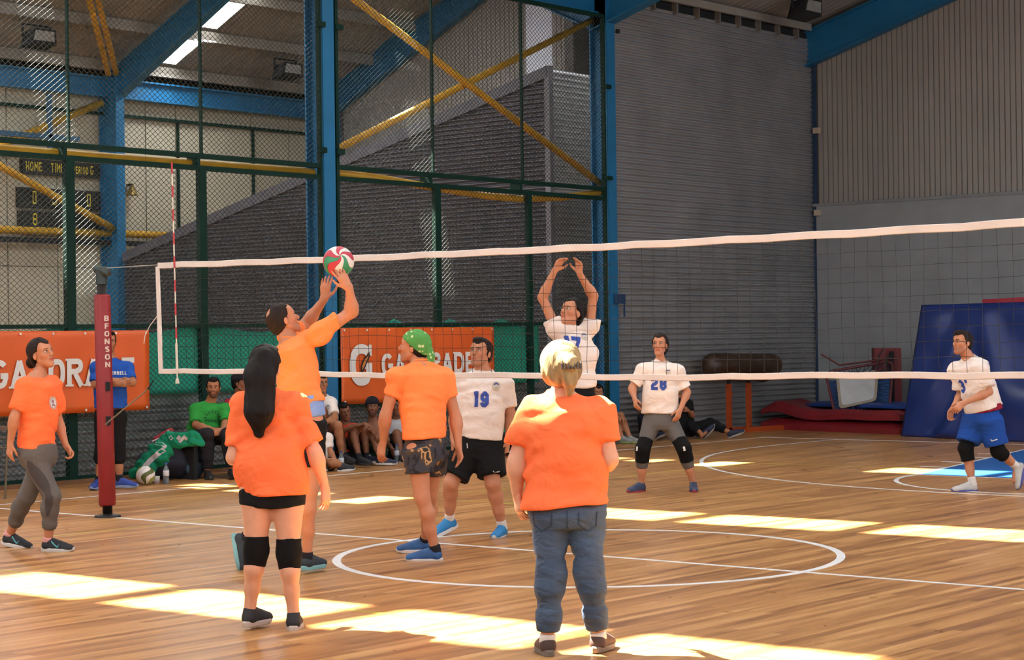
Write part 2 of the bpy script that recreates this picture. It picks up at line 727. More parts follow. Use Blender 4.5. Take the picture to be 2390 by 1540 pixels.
strip('volleyball_side_line', [(-9, 4.5), (9, 4.5)], 0.04, M_LINEY, z=0.001)
strip('volleyball_side_line', [(-9, -4.5), (9, -4.5)], 0.04, M_LINEY, z=0.001)
strip('volleyball_end_line', [(9, -4.5), (9, 4.5)], 0.04, M_LINEY, z=0.001)
strip('attack_line', [(3, -4.5), (3, 4.5)], 0.04, M_LINEY, z=0.001)
strip('attack_line', [(-3, -4.5), (-3, 4.5)], 0.04, M_LINEY, z=0.001)

# ---- corrugated sheet walls
M_SHEET = mat('sheet_grey', '98999b', rough=0.42, metal=0.35, var=0.18, scale=1.2, bump=0.05, bscale=3)
M_SHEETD = mat('sheet_dark_grey', '62626a', rough=0.45, metal=0.3, var=0.15, scale=1.5)
M_PANEL = mat('panel_warm_grey', '918d87', rough=0.6, var=0.06, scale=1.0)
M_BEIGE = mat('panel_beige', 'aba692', rough=0.75, var=0.08, scale=1.2)
M_CONC = mat('wall_plaster_grey', '8b8f93', rough=0.85, var=0.1, scale=2.0, bump=0.1, bscale=30)
M_DARK = mat('dark_gap', '15171a', rough=0.9)
M_BLUE = mat('steel_blue', '1a6794', rough=0.45, var=0.12, scale=3)
M_YEL = mat('pipe_yellow', 'c99a2c', rough=0.5, var=0.2, scale=5)
M_GREEN = mat('fence_green', '0c2a22', rough=0.6, var=0.2, scale=6, spec=0.15)
M_PURL = mat('purlin_grey', '8f8c85', rough=0.6, var=0.1)
M_ROOF = mat('roof_sheet', '8a8780', rough=0.6, var=0.1, scale=1.5)


def corrugated(name, P, U, N, z0, z1, span, pitch, amp, m, parent=None):
    """horizontal corrugations on an upright wall; span(z) -> (u0, u1) along U from P; N is the side it faces"""
    P, U, N = np.asarray(P, float), np.asarray(U, float), np.asarray(N, float)
    n = int(round((z1-z0)/pitch*6))
    vs, fs = [], []
    for i in range(n+1):
        z = z0+(z1-z0)*i/n
        ph = ((z-z0)/pitch) % 1.0
        o = amp*max(-1, min(1, 1.6*math.sin(2*math.pi*ph)))
        u0, u1 = span(z)
        for u in (u0, u1):
            vs.append(P+U*u+N*o+np.array([0, 0, z]))
        for u in (u0, u1):
            vs.append(P+U*u+N*(o-0.01)+np.array([0, 0, z]))
    for i in range(n):
        a, b = 4*i, 4*i+4
        fs += [(a, a+1, b+1, b), (a+2, b+2, b+3, a+3), (a, b, b+2, a+2), (a+1, a+3, b+3, b+1)]
    fs += [(0, 2, 3, 1), (4*n, 4*n+1, 4*n+3, 4*n+2)]
    return MB().add(vs, fs).build(name, m, parent)


wall_side = corrugated('wall_back', (12.55, FY+0.05, 0), (1, 0, 0), (0, -1, 0), 0.0, 6.70, lambda z: (0, END_X-12.6), 0.088, 0.016, M_SHEET)
struct(wall_side, 'grey corrugated metal wall between blue column and corner')
MB().box((12.55, FY+0.08, 6.68), (END_X-0.05, FY+0.12, 6.98)).build('dark_gap', M_DARK, wall_side)  # black board standing in for the shade of the open slot
for _i in range(8):
    MB().box((13.6+0.6*_i, FY-0.02, 6.66), (13.64+0.6*_i, FY+0.08, 6.84)).build('bracket', mat('bracket_grey', '6d6a64', rough=0.6), wall_side)
# partition running back beside the stand of the far hall, its top sloping up towards the fence
PX, PY0, PY1 = 12.42, 10.37, 20.95
top = lambda y: 5.74-(y-PY0)*(5.74-3.2)/(PY1-PY0)
part = corrugated('wall_partition', (PX, 0, 0), (0, 1, 0), (-1, 0, 0), 0.0, 5.64,
                  lambda z: (PY0, PY1 if z <= 3.12 else max(PY0+0.02, PY0+(5.66-z)*(PY1-PY0)/(5.74-3.2))), 0.0705, 0.026, M_SHEETD)
struct(part, 'dark grey corrugated partition with sloping top behind the fence')
MB().hexa([(PX-0.05, PY0, 5.60), (PX+0.05, PY0, 5.60), (PX+0.05, PY1, 3.06), (PX-0.05, PY1, 3.06),
           (PX-0.05, PY0, 5.78), (PX+0.05, PY0, 5.78), (PX+0.05, PY1, 3.24), (PX-0.05, PY1, 3.24)]).build('capping_strip', mat('capping_grey', '55565f', rough=0.5), part)
MB().box((PX-0.04, PY0-0.04, 0), (PX+0.06, PY0+0.06, 5.78)).build('corner_strip', mat('capping_grey2', '6a6a70', rough=0.5), part)
wret = corrugated('wall_return', (PX+0.05, PY0, 0), (1, 0, 0), (0, -1, 0), 0.0, 5.74, lambda z: (0, 1.6), 0.09, 0.014, M_SHEET)
struct(wret, 'pale corrugated return wall beside the blue column')
# low sheet behind the fence
lowc = corrugated('wall_low_sheet', (-6, FY+0.36, 0), (1, 0, 0), (0, -1, 0), 0.0, 0.84, lambda z: (0, 18.2), 0.105, 0.02, M_SHEET)
struct(lowc, 'low corrugated metal sheet running behind the fence')
MB().box((-6, FY+0.33, 0.82), (12.2, FY+0.37, 0.97)).build('capping_strip', M_SHEET, lowc)

# far hall: long wall of separate beige panels
wfar = MB().box((LEFT_X, FAR_Y+0.03, 0), (END_X+0.1, FAR_Y+0.2, 6.9)).build('wall_far', mat('joint_dark', '2e2c29', rough=0.9))
struct(wfar, 'long beige panelled wall of the far hall')
xs = [-2.2, -0.2, 1.8, 3.8, 5.8, 7.8, 8.95, 10.19, 11.3, 12.4, 13.42, 14.18, 16.18, 17.25, 18.45]
for i in range(len(xs)-1):
    for z0, z1 in ((0.0, 3.0), (3.0, 6.62)):
        MB().box((xs[i]+0.012, FAR_Y-0.03, z0+0.006), (xs[i+1]-0.012, FAR_Y+0.05, z1-0.006)).build('panel', M_BEIGE, wfar)

# end wall: ribbed cladding over a plastered base
wend = MB().box((END_X+0.03, NEAR_Y, 0), (END_X+0.2, FAR_Y, 9.4)).build('wall_right', mat('joint_dark2', '55534f', rough=0.9))
struct(wend, 'end wall of ribbed grey cladding above a plastered grey base')
MB().box((END_X-0.08, NEAR_Y, 0), (END_X+0.05, FY+0.03, 3.78)).build('plaster_base', M_CONC, wend)
MB().box((END_X-0.10, NEAR_Y, 3.78), (END_X+0.05, FY+0.03, 3.83)).build('ledge_strip', mat('ledge_grey', '7d8084', rough=0.5), wend)
rib = None
for side in (0, 1):
    y = FY-0.02 if side == 0 else 20.9
    ylim = 2.9 if side == 0 else 14.6
    while y > ylim:
        w = 0.098 if side == 0 else 0.12
        z0, z1 = (3.84, 9.3) if side == 0 else (4.2, 9.3)
        MB().hexa([(END_X+0.04, y-w+0.004, z0), (END_X+0.04, y-0.004, z0), (END_X+0.012, y-0.010, z0), (END_X+0.012, y-w+0.010, z0),
                   (END_X+0.04, y-w+0.004, z1), (END_X+0.04, y-0.004, z1), (END_X+0.012, y-0.010, z1), (END_X+0.012, y-w+0.010, z1)]).build('panel', M_PANEL, wend)
        y -= w
MB().box((END_X+0.0, 15.12, 4.5), (END_X+0.02, 15.78, 9.3)).build('light_panel', mat('polycarbonate', 'd8dcea', rough=0.4, var=0.03), wend)
# plain dark wall standing behind the corrugated return, seen over its top
wdk = MB().box((16.0, 12.7, 0), (END_X, 12.9, 9.2)).build('wall_dark', mat('dark_wall_tone', '3a3733', rough=0.9, var=0.4, scale=3))
struct(wdk, 'dark wall glimpsed above the return wall')

# near long wall and left end wall (behind the camera), with window bands
M_WALLN = mat('near_wall', '9a9893', rough=0.85, var=0.06)
for nm, boxes in (('wall_front', [((LEFT_X, NEAR_Y-0.2, 0), (END_X, NEAR_Y, 3.6)), ((LEFT_X, NEAR_Y-0.2, 6.1), (END_X, NEAR_Y, 7.2))]),
                  ('wall_left', [((LEFT_X-0.2, NEAR_Y, 0), (LEFT_X, FAR_Y, 3.0)), ((LEFT_X-0.2, NEAR_Y, 6.3), (LEFT_X, FAR_Y, 9.8))])):
    b = MB()
    for lo, hi in boxes:
        b.box(lo, hi)
    struct(b.build(nm, M_WALLN), 'plain wall with a high window band')
M_GLASS = mat('window_glass', 'dfe8ee', rough=0.15, var=0.02, trans=0.9)
struct(MB().box((LEFT_X, NEAR_Y-0.12, 3.6), (END_X, NEAR_Y-0.1, 6.1)).build('window_1', M_GLASS), 'long high window band')
struct(MB().box((LEFT_X-0.12, NEAR_Y, 3.0), (LEFT_X-0.1, FAR_Y, 6.3)).build('window_2', M_GLASS), 'high window band of the left end wall')

# ---- roofs with strips of rooflights
RIDGE_Y, EAVE_Z, S_MAIN = -0.6, 6.95, 0.29
zr_main = lambda y: EAVE_Z+S_MAIN*(FY-y) if y >= RIDGE_Y else EAVE_Z+S_MAIN*(FY-RIDGE_Y)-S_MAIN*(RIDGE_Y-y)
S_FAR, RF_Y = 0.46, 15.25
zr_far = lambda y: 6.85+S_FAR*(21.3-y) if y >= RF_Y else 6.85+S_FAR*(21.3-RF_Y)-S_FAR*(RF_Y-y)


def roof(name, zf, y0, yr, y1, strips, bands, label):
    """ribbed roof sheet; open rooflight strips are (x0, x1), lit bands along the slope are (ya, yb)"""
    xs = [LEFT_X-0.2]+[v for s in strips for v in s]+[END_X+0.2]
    b = MB()

    def sheet(xa, xb, ya, yb):
        n = max(1, int((xb-xa)/0.16))
        vs, fs = [], []
        for i in range(2*n+1):
            x = xa+(xb-xa)*i/(2*n)
            dz = 0.022 if i % 2 else 0.0
            for y in (ya, yb):
                vs.append((x, y, zf(y)+dz))
        for i in range(2*n):
            fs.append((2*i, 2*i+1, 2*i+3, 2*i+2))
        b.add(vs, fs)
        lid = [(xa, ya, zf(ya)+0.05), (xb, ya, zf(ya)+0.05), (xb, yb, zf(yb)+0.05), (xa, yb, zf(yb)+0.05)]
        b.add(lid, [(0, 1, 2, 3)])
    ys = sorted([y0, yr, y1])
    for i in range(0, len(xs), 2):
        for k in range(len(ys)-1):
            sheet(xs[i], xs[i+1], ys[k], ys[k+1])
    for s in strips:
        edges = [ys[0]]+[v for bd in sorted(bands) for v in bd]+[ys[-1]]
        for i in range(0, len(edges), 2):
            a, c = edges[i], edges[i+1]
            cuts = [a]+[v for v in (yr,) if a < v < c]+[c]
            for k in range(len(cuts)-1):
                if cuts[k+1]-cuts[k] > 1e-3:
                    sheet(s[0], s[1], cuts[k], cuts[k+1])
    o = b.build(name, M_ROOF)
    struct(o, label)
    return o


MAIN_ST = [(1.6+6*k-0.44, 1.6+6*k+0.34) for k in (-3, -2, -1, 0, 1)]
MAIN_BD = [(9.15, 8.75), (7.08, 5.82), (5.68, 4.38), (4.20, 2.95), (2.75, 1.55), (1.35, 0.2)]
MAIN_BD = [(b, a) for a, b in MAIN_BD]
FAR_ST = [(1.65+6*k-0.24, 1.65+6*k+0.24) for k in (-2, -1, 0, 1, 2)]
FAR_BD = [(18.72, 19.78), (19.92, 21.0), (17.45, 18.55), (9.6, 10.6), (10.75, 11.85), (12.0, 13.1)]
roof_main = roof('ceiling', zr_main, FY+0.15, RIDGE_Y, NEAR_Y, MAIN_ST, MAIN_BD, 'ribbed grey metal roof of the main hall')
roof_far = roof('ceiling_far', zr_far, FAR_Y+0.2, RF_Y, FY+0.15, FAR_ST, FAR_BD, 'ribbed grey metal roof of the far hall with rooflights')


def pane_material():
    m = bpy.data.materials.new('rooflight_pane')
    m.use_nodes = True
    nt = m.node_tree
    out = nt.nodes['Material Output']
    nt.nodes.remove(nt.nodes['Principled BSDF'])
    t = nt.nodes.new('ShaderNodeBsdfTransparent')
    t.inputs['Color'].default_value = (0.92, 0.93, 0.93, 1)
    d = nt.nodes.new('ShaderNodeBsdfTranslucent')
    nz = nt.nodes.new('ShaderNodeTexNoise')
    nz.inputs['Scale'].default_value = 8
    mr = nt.nodes.new('ShaderNodeMapRange')
    mr.inputs['To Min'].default_value = 0.12
    mr.inputs['To Max'].default_value = 0.22
    nt.links.new(nz.outputs['Fac'], mr.inputs['Value'])
    mx = nt.nodes.new('ShaderNodeMixShader')
    nt.links.new(mr.outputs['Result'], mx.inputs['Fac'])
    nt.links.new(t.outputs[0], mx.inputs[1])
    nt.links.new(d.outputs[0], mx.inputs[2])
    nt.links.new(mx.outputs[0], out.inputs['Surface'])
    return m


M_PANE = pane_material()
for (sts, bds, zf, ro) in ((MAIN_ST, MAIN_BD, zr_main, roof_main), (FAR_ST, FAR_BD, zr_far, roof_far)):
    for s in sts:
        for a, c in bds:
            MB().hexa([(s[0], a, zf(a)+0.02), (s[1], a, zf(a)+0.02), (s[1], c, zf(c)+0.02), (s[0], c, zf(c)+0.02),
                       (s[0], a, zf(a)+0.026), (s[1], a, zf(a)+0.026), (s[1], c, zf(c)+0.026), (s[0], c, zf(c)+0.026)]).build('rooflight', M_PANE, ro)
for y in (21.08, 19.85, 18.62, 17.38, 16.1, 14.4, 13.17, 11.92, 10.68, 9.5):
    MB().box((LEFT_X, y-0.045, zr_far(y)-0.2), (END_X, y+0.045, zr_far(y)-0.005)).build('purlin', M_PURL, roof_far)
for y in (7.2, 5.75, 4.29, 2.85, 1.45, 0.1, -1.3, -2.7, -4.1, -5.5, -6.9, -8.3, -9.7):
    MB().box((LEFT_X, y-0.06, zr_main(y)-0.2), (END_X, y+0.06, zr_main(y)-0.005)).build('purlin', M_PURL, roof_main)


# ---- blue steel portal frames
def i_column(b, x, y, z0, z1, w=0.20, d=0.34, t=0.025):
    """I-section: flanges face the hall (along y)"""
    b.box((x-w/2, y-d/2, z0), (x+w/2, y-d/2+t, z1))
    b.box((x-w/2, y+d/2-t, z0), (x+w/2, y+d/2, z1))
    b.box((x-t/2, y-d/2+t, z0), (x+t/2, y+d/2-t, z1))


def i_rafter(b, x, ya, za, yb, zb, da, db, w=0.22, t=0.025):
    """tapered I-section in the plane x, from (ya, za) to (yb, zb) along its top edge"""
    def slab(z_a, z_b, z_c, z_d, w_):
        b.hexa([(x-w_/2, ya, z_c), (x+w_/2, ya, z_c), (x+w_/2, yb, z_d), (x-w_/2, yb, z_d),
                (x-w_/2, ya, z_a), (x+w_/2, ya, z_a), (x+w_/2, yb, z_b), (x-w_/2, yb, z_b)])
    slab(za, zb, za-t, zb-t, w)
    slab(za-da+t, zb-db+t, za-da, zb-db, w)
    slab(za, zb, za-da, zb-db, t)


def near_frame(x, label):
    g = grp('steel_frame', (x, FY+0.1, 0), label, 'steel frame')
    b = MB()
    i_column(b, x, FY+0.12, 0, 6.7)
    c = b.build('column', M_BLUE, g)
    b = MB()
    i_rafter(b, x, FY+0.3, 6.72, RIDGE_Y, zr_main(RIDGE_Y)-0.22, 0.52, 0.38)
    b.build('rafter', M_BLUE, g)
    b = MB()
    i_rafter(b, x, RIDGE_Y, zr_main(RIDGE_Y)-0.22, NEAR_Y, 6.72, 0.38, 0.52)
    b.build('rafter', M_BLUE, g)
    b = MB()
    i_rafter(b, x, FY+0.3, 6.75, RF_Y, zr_far(RF_Y)-0.25, 0.5, 0.38)
    b.build('rafter', M_BLUE, g)
    b = MB()
    i_rafter(b, x, RF_Y, zr_far(RF_Y)-0.25, FAR_Y-0.1, 6.62, 0.38, 0.6)
    b.build('rafter', M_BLUE, g)
    b = MB()
    i_column(b, x-0.06, FAR_Y-0.33, 0, 6.6, 0.2, 0.52)
    b.build('column', M_BLUE, g)
    return g


near_frame(0.4, 'blue steel portal frame whose columns stand left of the scoreboard')
near_frame(6.45, 'blue steel portal frame whose column stands behind the volleyball')
fr2 = near_frame(12.42, 'blue steel portal frame whose column stands beside the corrugated grey wall')
MB().lathe((12.53, FY-0.1, 6.2), [(0.0, 0.03), (0.035, 0.02), (0.035, -0.04), (0.0, -0.05)], 10).build('pulley', M_DARK, fr2)
b = MB()
b.box((12.40, FY-0.13, 2.06), (12.60, FY-0.06, 2.20))
b.box((12.58, FY-0.12, 1.86), (12.60, FY-0.10, 2.06))
b.build('switch_box', mat('switch_dark', '203a5c', rough=0.5), fr2)
near_frame(-5.6, 'blue steel portal frame left of the camera view')
g = grp('steel_frame', (END_X-0.15, FY, 0), 'blue steel end frame against the grey end wall', 'steel frame')
b = MB(); i_rafter(b, END_X-0.16, FY+0.2, 6.80, RIDGE_Y, zr_main(RIDGE_Y)-0.15, 0.62, 0.5, w=0.2); b.build('rafter', M_BLUE, g)
b = MB(); i_rafter(b, END_X-0.16, FAR_Y-0.1, 6.98, RF_Y, zr_far(RF_Y)-0.22, 0.74, 0.42, w=0.2); b.build('rafter', M_BLUE, g)
b = MB(); i_column(b, END_X-0.04, FAR_Y-0.24, 0, 6.9, 0.2, 0.3); b.build('column', M_BLUE, g)
b = MB(); b.box((END_X-0.09, FY-0.02, 0), (END_X-0.02, FY+0.03, 6.7)); b.build('corner_post', mat('post_dark_blue', '16324f', rough=0.6), g)
for z in (3.62, 5.05):
    MB().box((END_X-0.16, FY-0.12, z), (END_X-0.06, FY-0.02, z+0.1)).build('cable_box', mat('box_beige', 'b9ab98', rough=0.6), g)

eb = grp('eave_beam', (9.4, FAR_Y-0.2, 6.3), 'blue eave beam along the top of the far beige wall', 'beam')
b = MB()
b.box((LEFT_X, FAR_Y-0.22, 6.26), (END_X, FAR_Y-0.19, 6.62))
b.box((LEFT_X, FAR_Y-0.32, 6.6), (END_X, FAR_Y-0.1, 6.63))
b.box((LEFT_X, FAR_Y-0.32, 6.25), (END_X, FAR_Y-0.1, 6.28))
b.build('beam', M_BLUE, eb)
eb = grp('eave_beam', (9.4, FY+0.3, 6.45), 'blue eave beam along the column line above the fence', 'beam')
b = MB()
b.box((-6, FY+0.16, 6.48), (12.3, FY+0.19, 6.80))
b.box((-6, FY+0.08, 6.78), (12.3, FY+0.28, 6.81))
b.box((-6, FY+0.08, 6.45), (12.3, FY+0.28, 6.48))
b.build('beam', M_BLUE, eb)
tag(MB().box((12.5, FY-0.10, 6.82), (END_X-0.28, FY-0.03, 6.94)).build('eave_purlin', M_PURL), 'grey eave purlin above the corrugated grey wall', 'beam')


# ---- yellow bracing and rails
def pipe(pts, r, label, name='brace_pipe', n=12):
    o = MB().tube(pts, r, n).build(name, M_YEL, smooth=True)
    return tag(o, label, 'pipe')


BY = FY+0.17
pipe([(6.6, BY, 6.27), (12.38, BY, 3.9)], 0.05, 'yellow brace pipe falling to the right behind the upper fence')
pipe([(6.6, BY+0.11, 3.93), (12.38, BY+0.11, 6.38)], 0.05, 'yellow brace pipe rising to the right behind the upper fence')
pipe([(-6, FY+0.1, 3.69), (6.3, FY+0.1, 3.71)], 0.05, 'straight yellow rail pipe left of the near blue column')
pipe([(6.62, FY+0.1, 3.73), (7.6, FY+0.1, 3.70), (8.6, FY+0.1, 3.63), (9.6, FY+0.1, 3.57), (10.4, FY+0.1, 3.56), (11.3, FY+0.1, 3.62), (12.3, FY+0.1, 3.74)], 0.05, 'sagging yellow rail pipe between the two blue columns')
FB = FAR_Y-0.25
pipe([(6.5, FB, 3.74), (12.2, FB, 6.14)], 0.07, 'yellow brace pipe on the far wall rising above the scoreboard')
pipe([(6.5, FB-0.16, 6.14), (12.3, FB-0.16, 3.74)], 0.07, 'yellow brace pipe on the far wall crossing in front of the scoreboard')
pipe([(-2, FB, 3.61), (14.2, FB, 3.66)], 0.07, 'yellow rail pipe along the far wall under the scoreboard')
tag(MB().box((-2, FB-0.05, 3.42), (14.0, FB+0.02, 3.52)).build('wall_rail', M_DARK), 'dark rail under the yellow pipe on the far wall', 'rail')
tag(MB().box((-2, FAR_Y-0.12, 5.92), (17.8, FAR_Y-0.07, 5.98)).build('wall_rail', M_GREEN), 'thin dark green rail below the far eave beam', 'rail')
for i, x in enumerate((14.2, 16.2)):
    tag(MB().box((x-0.02, FAR_Y-0.1, 3.4), (x+0.02, FAR_Y-0.05, 5.92)).build('wall_post', M_GREEN),
        ('thin dark green post on the far wall near the antenna', 'thin dark green post on the far wall near the tall blue column')[i], 'post')
# two yellow straps crossing the far roof
for i, (dx, lab) in enumerate(((0.0, 'yellow roof brace strap beside the far blue rafter'), (0.2, 'yellow roof brace strap running close beside its twin'))):
    tag(MB().beam((9.6+dx, 18.3, zr_far(18.3)-0.35), (12.25+dx, 21.0, zr_far(21.0)-0.33), 0.1, 0.05).build('brace_strap', M_YEL), lab, 'brace')
b = grp('service_frame', (9.3, FAR_Y-0.5, 4.6), 'dark blue service frame under the eave at far left', 'frame')
for z in (5.05, 5.35):
    MB().box((6.6, FAR_Y-0.35, z), (11.6, FAR_Y-0.28, z+0.09)).build('bar', mat('dull_blue', '2d5573', rough=0.6), b)
MB().box((10.9, FAR_Y-0.35, 5.05), (10.98, FAR_Y-0.28, 6.2)).build('post', mat('dull_blue', '2d5573'), b)


# ================================================================== FENCE
def chainlink(x0, x1, z0, z1, y, parent, px=0.078, pz=0.062, r=0.0032):
    """two families of wires, clipped to the panel, as one fine net"""
    b = MB()
    s = pz/px
    for sgn in (1, -1):
        c0 = z0-(x1-x0)*s if sgn > 0 else z0
        c1 = z1 if sgn > 0 else z1+(x1-x0)*s
        c = math.floor(c0/pz)*pz
        while c < c1:
            # z = c + sgn*s*(x-x0)
            pts = []
            for x in (x0, x1):
                z = c+sgn*s*(x-x0)
                if z0 <= z <= z1:
                    pts.append((x, z))
            for z in (z0, z1):
                x = x0+(z-c)/(sgn*s)
                if x0 < x < x1:
                    pts.append((x, z))
            if len(pts) >= 2:
                (xa, za), (xb, zb) = pts[0], pts[1]
                if abs(xa-xb)+abs(za-zb) > 0.03:
                    yy = y+0.003*sgn
                    nseg = max(1, int(math.hypot(xb-xa, zb-za)/0.22))
                    b.tube([(xa+(xb-xa)*i/nseg, yy, za+(zb-za)*i/nseg) for i in range(nseg+1)], r, 5, cap=False)
            c += pz
    o = b.build('chain_link', M_WIRE, parent, smooth=True)
    o['kind'] = 'stuff'
    return o


M_WIRE = mat('fence_wire', '464c47', rough=0.36, metal=0.8, var=0.1)


def fence_panel(x0, x1, posts, label):
    g = grp('chain_link_fence', ((x0+x1)/2, FY, 0), label, 'fence')
    chainlink(x0, x1, 0.08, 1.76, FY-0.02, g)
    chainlink(x0, x1, 1.76, 3.63, FY-0.02, g)
    chainlink(x0, x1, 3.80, 6.38, FY-0.02, g)
    for z, h in ((3.79, 0.06), (3.645, 0.06), (1.76, 0.045), (6.40, 0.06), (0.06, 0.05)):
        MB().box((x0, FY-0.025, z-h/2), (x1, FY+0.025, z+h/2)).build('rail', M_GREEN, g)
    for x, w, z1 in posts:
        MB().box((x-w/2, FY-0.03, 0), (x+w/2, FY+0.04, z1)).build('post', M_GREEN, g)
    return g


g1 = fence_panel(0.52, 6.34, [(2.41, 0.12, 3.64), (4.35, 0.11, 3.64), (6.325, 0.03, 6.4), (0.55, 0.07, 6.4)], 'dark green framed chain-link fence left of the near blue column')
g2 = fence_panel(6.60, 12.30, [(8.52, 0.11, 3.64), (10.48, 0.085, 3.64), (6.62, 0.05, 6.4), (12.285, 0.03, 6.4)], 'dark green framed chain-link fence between the two blue columns')
for g, xx in ((g1, (2.41, 4.35)), (g2, (8.45, 10.35))):
    for x in xx:
        MB().box((x-0.012, FY-0.02, 3.79), (x+0.012, FY+0.02, 6.4)).build('slim_post', M_GREEN, g)
        MB().box((x-0.09, FY-0.03, 3.64), (x-0.04, FY+0.16, 3.82)).build('pipe_clamp', M_GREEN, g)
for z in (3.95, 5.55):
    MB().box((6.24, FY-0.1, z), (6.36, FY-0.05, z+0.07)).build('bracket', M_GREEN, g1)
    MB().box((6.55, FY-0.1, z), (6.68, FY-0.05, z+0.07)).build('bracket', M_GREEN, g2)
for z in (3.92, 5.3):
    MB().box((12.24, FY-0.1, z), (12.36, FY-0.05, z+0.06)).build('bracket', M_GREEN, g2)
tag(MB().box((-6, FY-0.12, 0.0), (12.3, FY-0.03, 0.045)).build('floor_kerb', mat('kerb_wood', '6d4a2e', rough=0.6)), 'thin brown wooden kerb along the foot of the fence', 'kerb')

# ---- green shade sheet hung on the fence
def hanging_sheet(name, x0, x1, ztop, zbot, y, m, label, cat, sag=0.0, n=40, period=1.2, seed=3, wave=0.012, parent=None):
    rg = random.Random(seed)
    vs, fs = [], []
    rows = 12
    for i in range(n+1):
        x = x0+(x1-x0)*i/n
        s = abs(math.sin(math.pi*(x-x0)/period))
        zt = ztop-sag*s
        for j in range(rows+1):
            t = j/rows
            z = zt+(zbot-zt)*t
            yy = y+wave*math.sin(7.1*x+1.3*math.sin(3*z))*math.sin(2.2*x+4*z)
            vs.append((x, yy, z))
    for i in range(n):
        for j in range(rows):
            a = i*(rows+1)+j
            fs.append((a, a+1, a+rows+2, a+rows+1))
    b = MB().add(vs, fs)
    V = b.v
    k = len(V)
    b.v += [(x, yy+0.004, z) for x, yy, z in V]
    b.f += [tuple(i+k for i in f)[::-1] for f in fs]
    bd = [i*(rows+1) for i in range(n+1)]+[n*(rows+1)+j for j in range(rows+1)]+[i*(rows+1)+rows for i in range(n, -1, -1)]+list(range(rows, -1, -1))
    for p, q in zip(bd, bd[1:]+bd[:1]):
        if p != q:
            b.f.append((p, q, q+k, p+k))
    o = b.build(name, m, parent, smooth=True)
    if parent is None:
        tag(o, label, cat)
    return o


M_GSHEET = mat('shade_green', '1c9a80', rough=0.8, var=0.12, scale=2)
hanging_sheet('shade_sheet', 0.6, 6.28, 1.80, 0.96, FY+0.06, M_GSHEET, 'green shade sheet behind the fence left of the near blue column', 'sheet', sag=0.12, period=1.9, n=60)
hanging_sheet('shade_sheet', 6.62, 10.75, 1.84, 0.92, FY+0.06, M_GSHEET, 'green shade sheet behind the fence right of the near blue column', 'sheet', sag=0.12, period=1.1, n=60)


# ---- stroke lettering
def sub(poly, step):
    out = [np.asarray(poly[0], float)]
    for p, q in zip(poly[:-1], poly[1:]):
        p, q = np.asarray(p, float), np.asarray(q, float)
        m = max(1, int(np.linalg.norm(q-p)/step))
        for i in range(1, m+1):
            out.append(p+(q-p)*i/m)
    return out


def stroke(poly, w, step=0.08):
    """2-D band along a polyline with mitred corners -> (verts, quads)"""
    closed = len(poly) > 2 and np.allclose(poly[0], poly[-1])
    P = sub(poly, step)
    if closed:
        P = P[:-1]
    N = len(P)
    vs, fs = [], []
    for i, p in enumerate(P):
        a = P[i-1] if (closed or i > 0) else None
        c = P[(i+1) % N] if (closed or i < N-1) else None
        if a is None:
            d = nrm2(c-p); n = np.array([-d[1], d[0]]); k = 1
        elif c is None:
            d = nrm2(p-a); n = np.array([-d[1], d[0]]); k = 1
        else:
            d0, d1 = nrm2(p-a), nrm2(c-p)
            n0, n1 = np.array([-d0[1], d0[0]]), np.array([-d1[1], d1[0]])
            n = nrm2(n0+n1)
            k = 1/max(0.55, float(n @ n0))
        vs += [p+n*k*w/2, p-n*k*w/2]
    for i in range(N if closed else N-1):
        j = (i+1) % N
        fs.append((2*i, 2*i+1, 2*j+1, 2*j))
    return vs, fs


def nrm2(v):
    return v/max(1e-9, np.linalg.norm(v))


def ell(cx, cy, rx, ry, a0, a1, n=14, p=2.6):
    out = []
    for t in np.linspace(a0, a1, n):
        c, s = math.cos(math.radians(t)), math.sin(math.radians(t))
        out.append((cx+rx*math.copysign(abs(c)**(2/p), c), cy+ry*math.copysign(abs(s)**(2/p), s)))
    return out


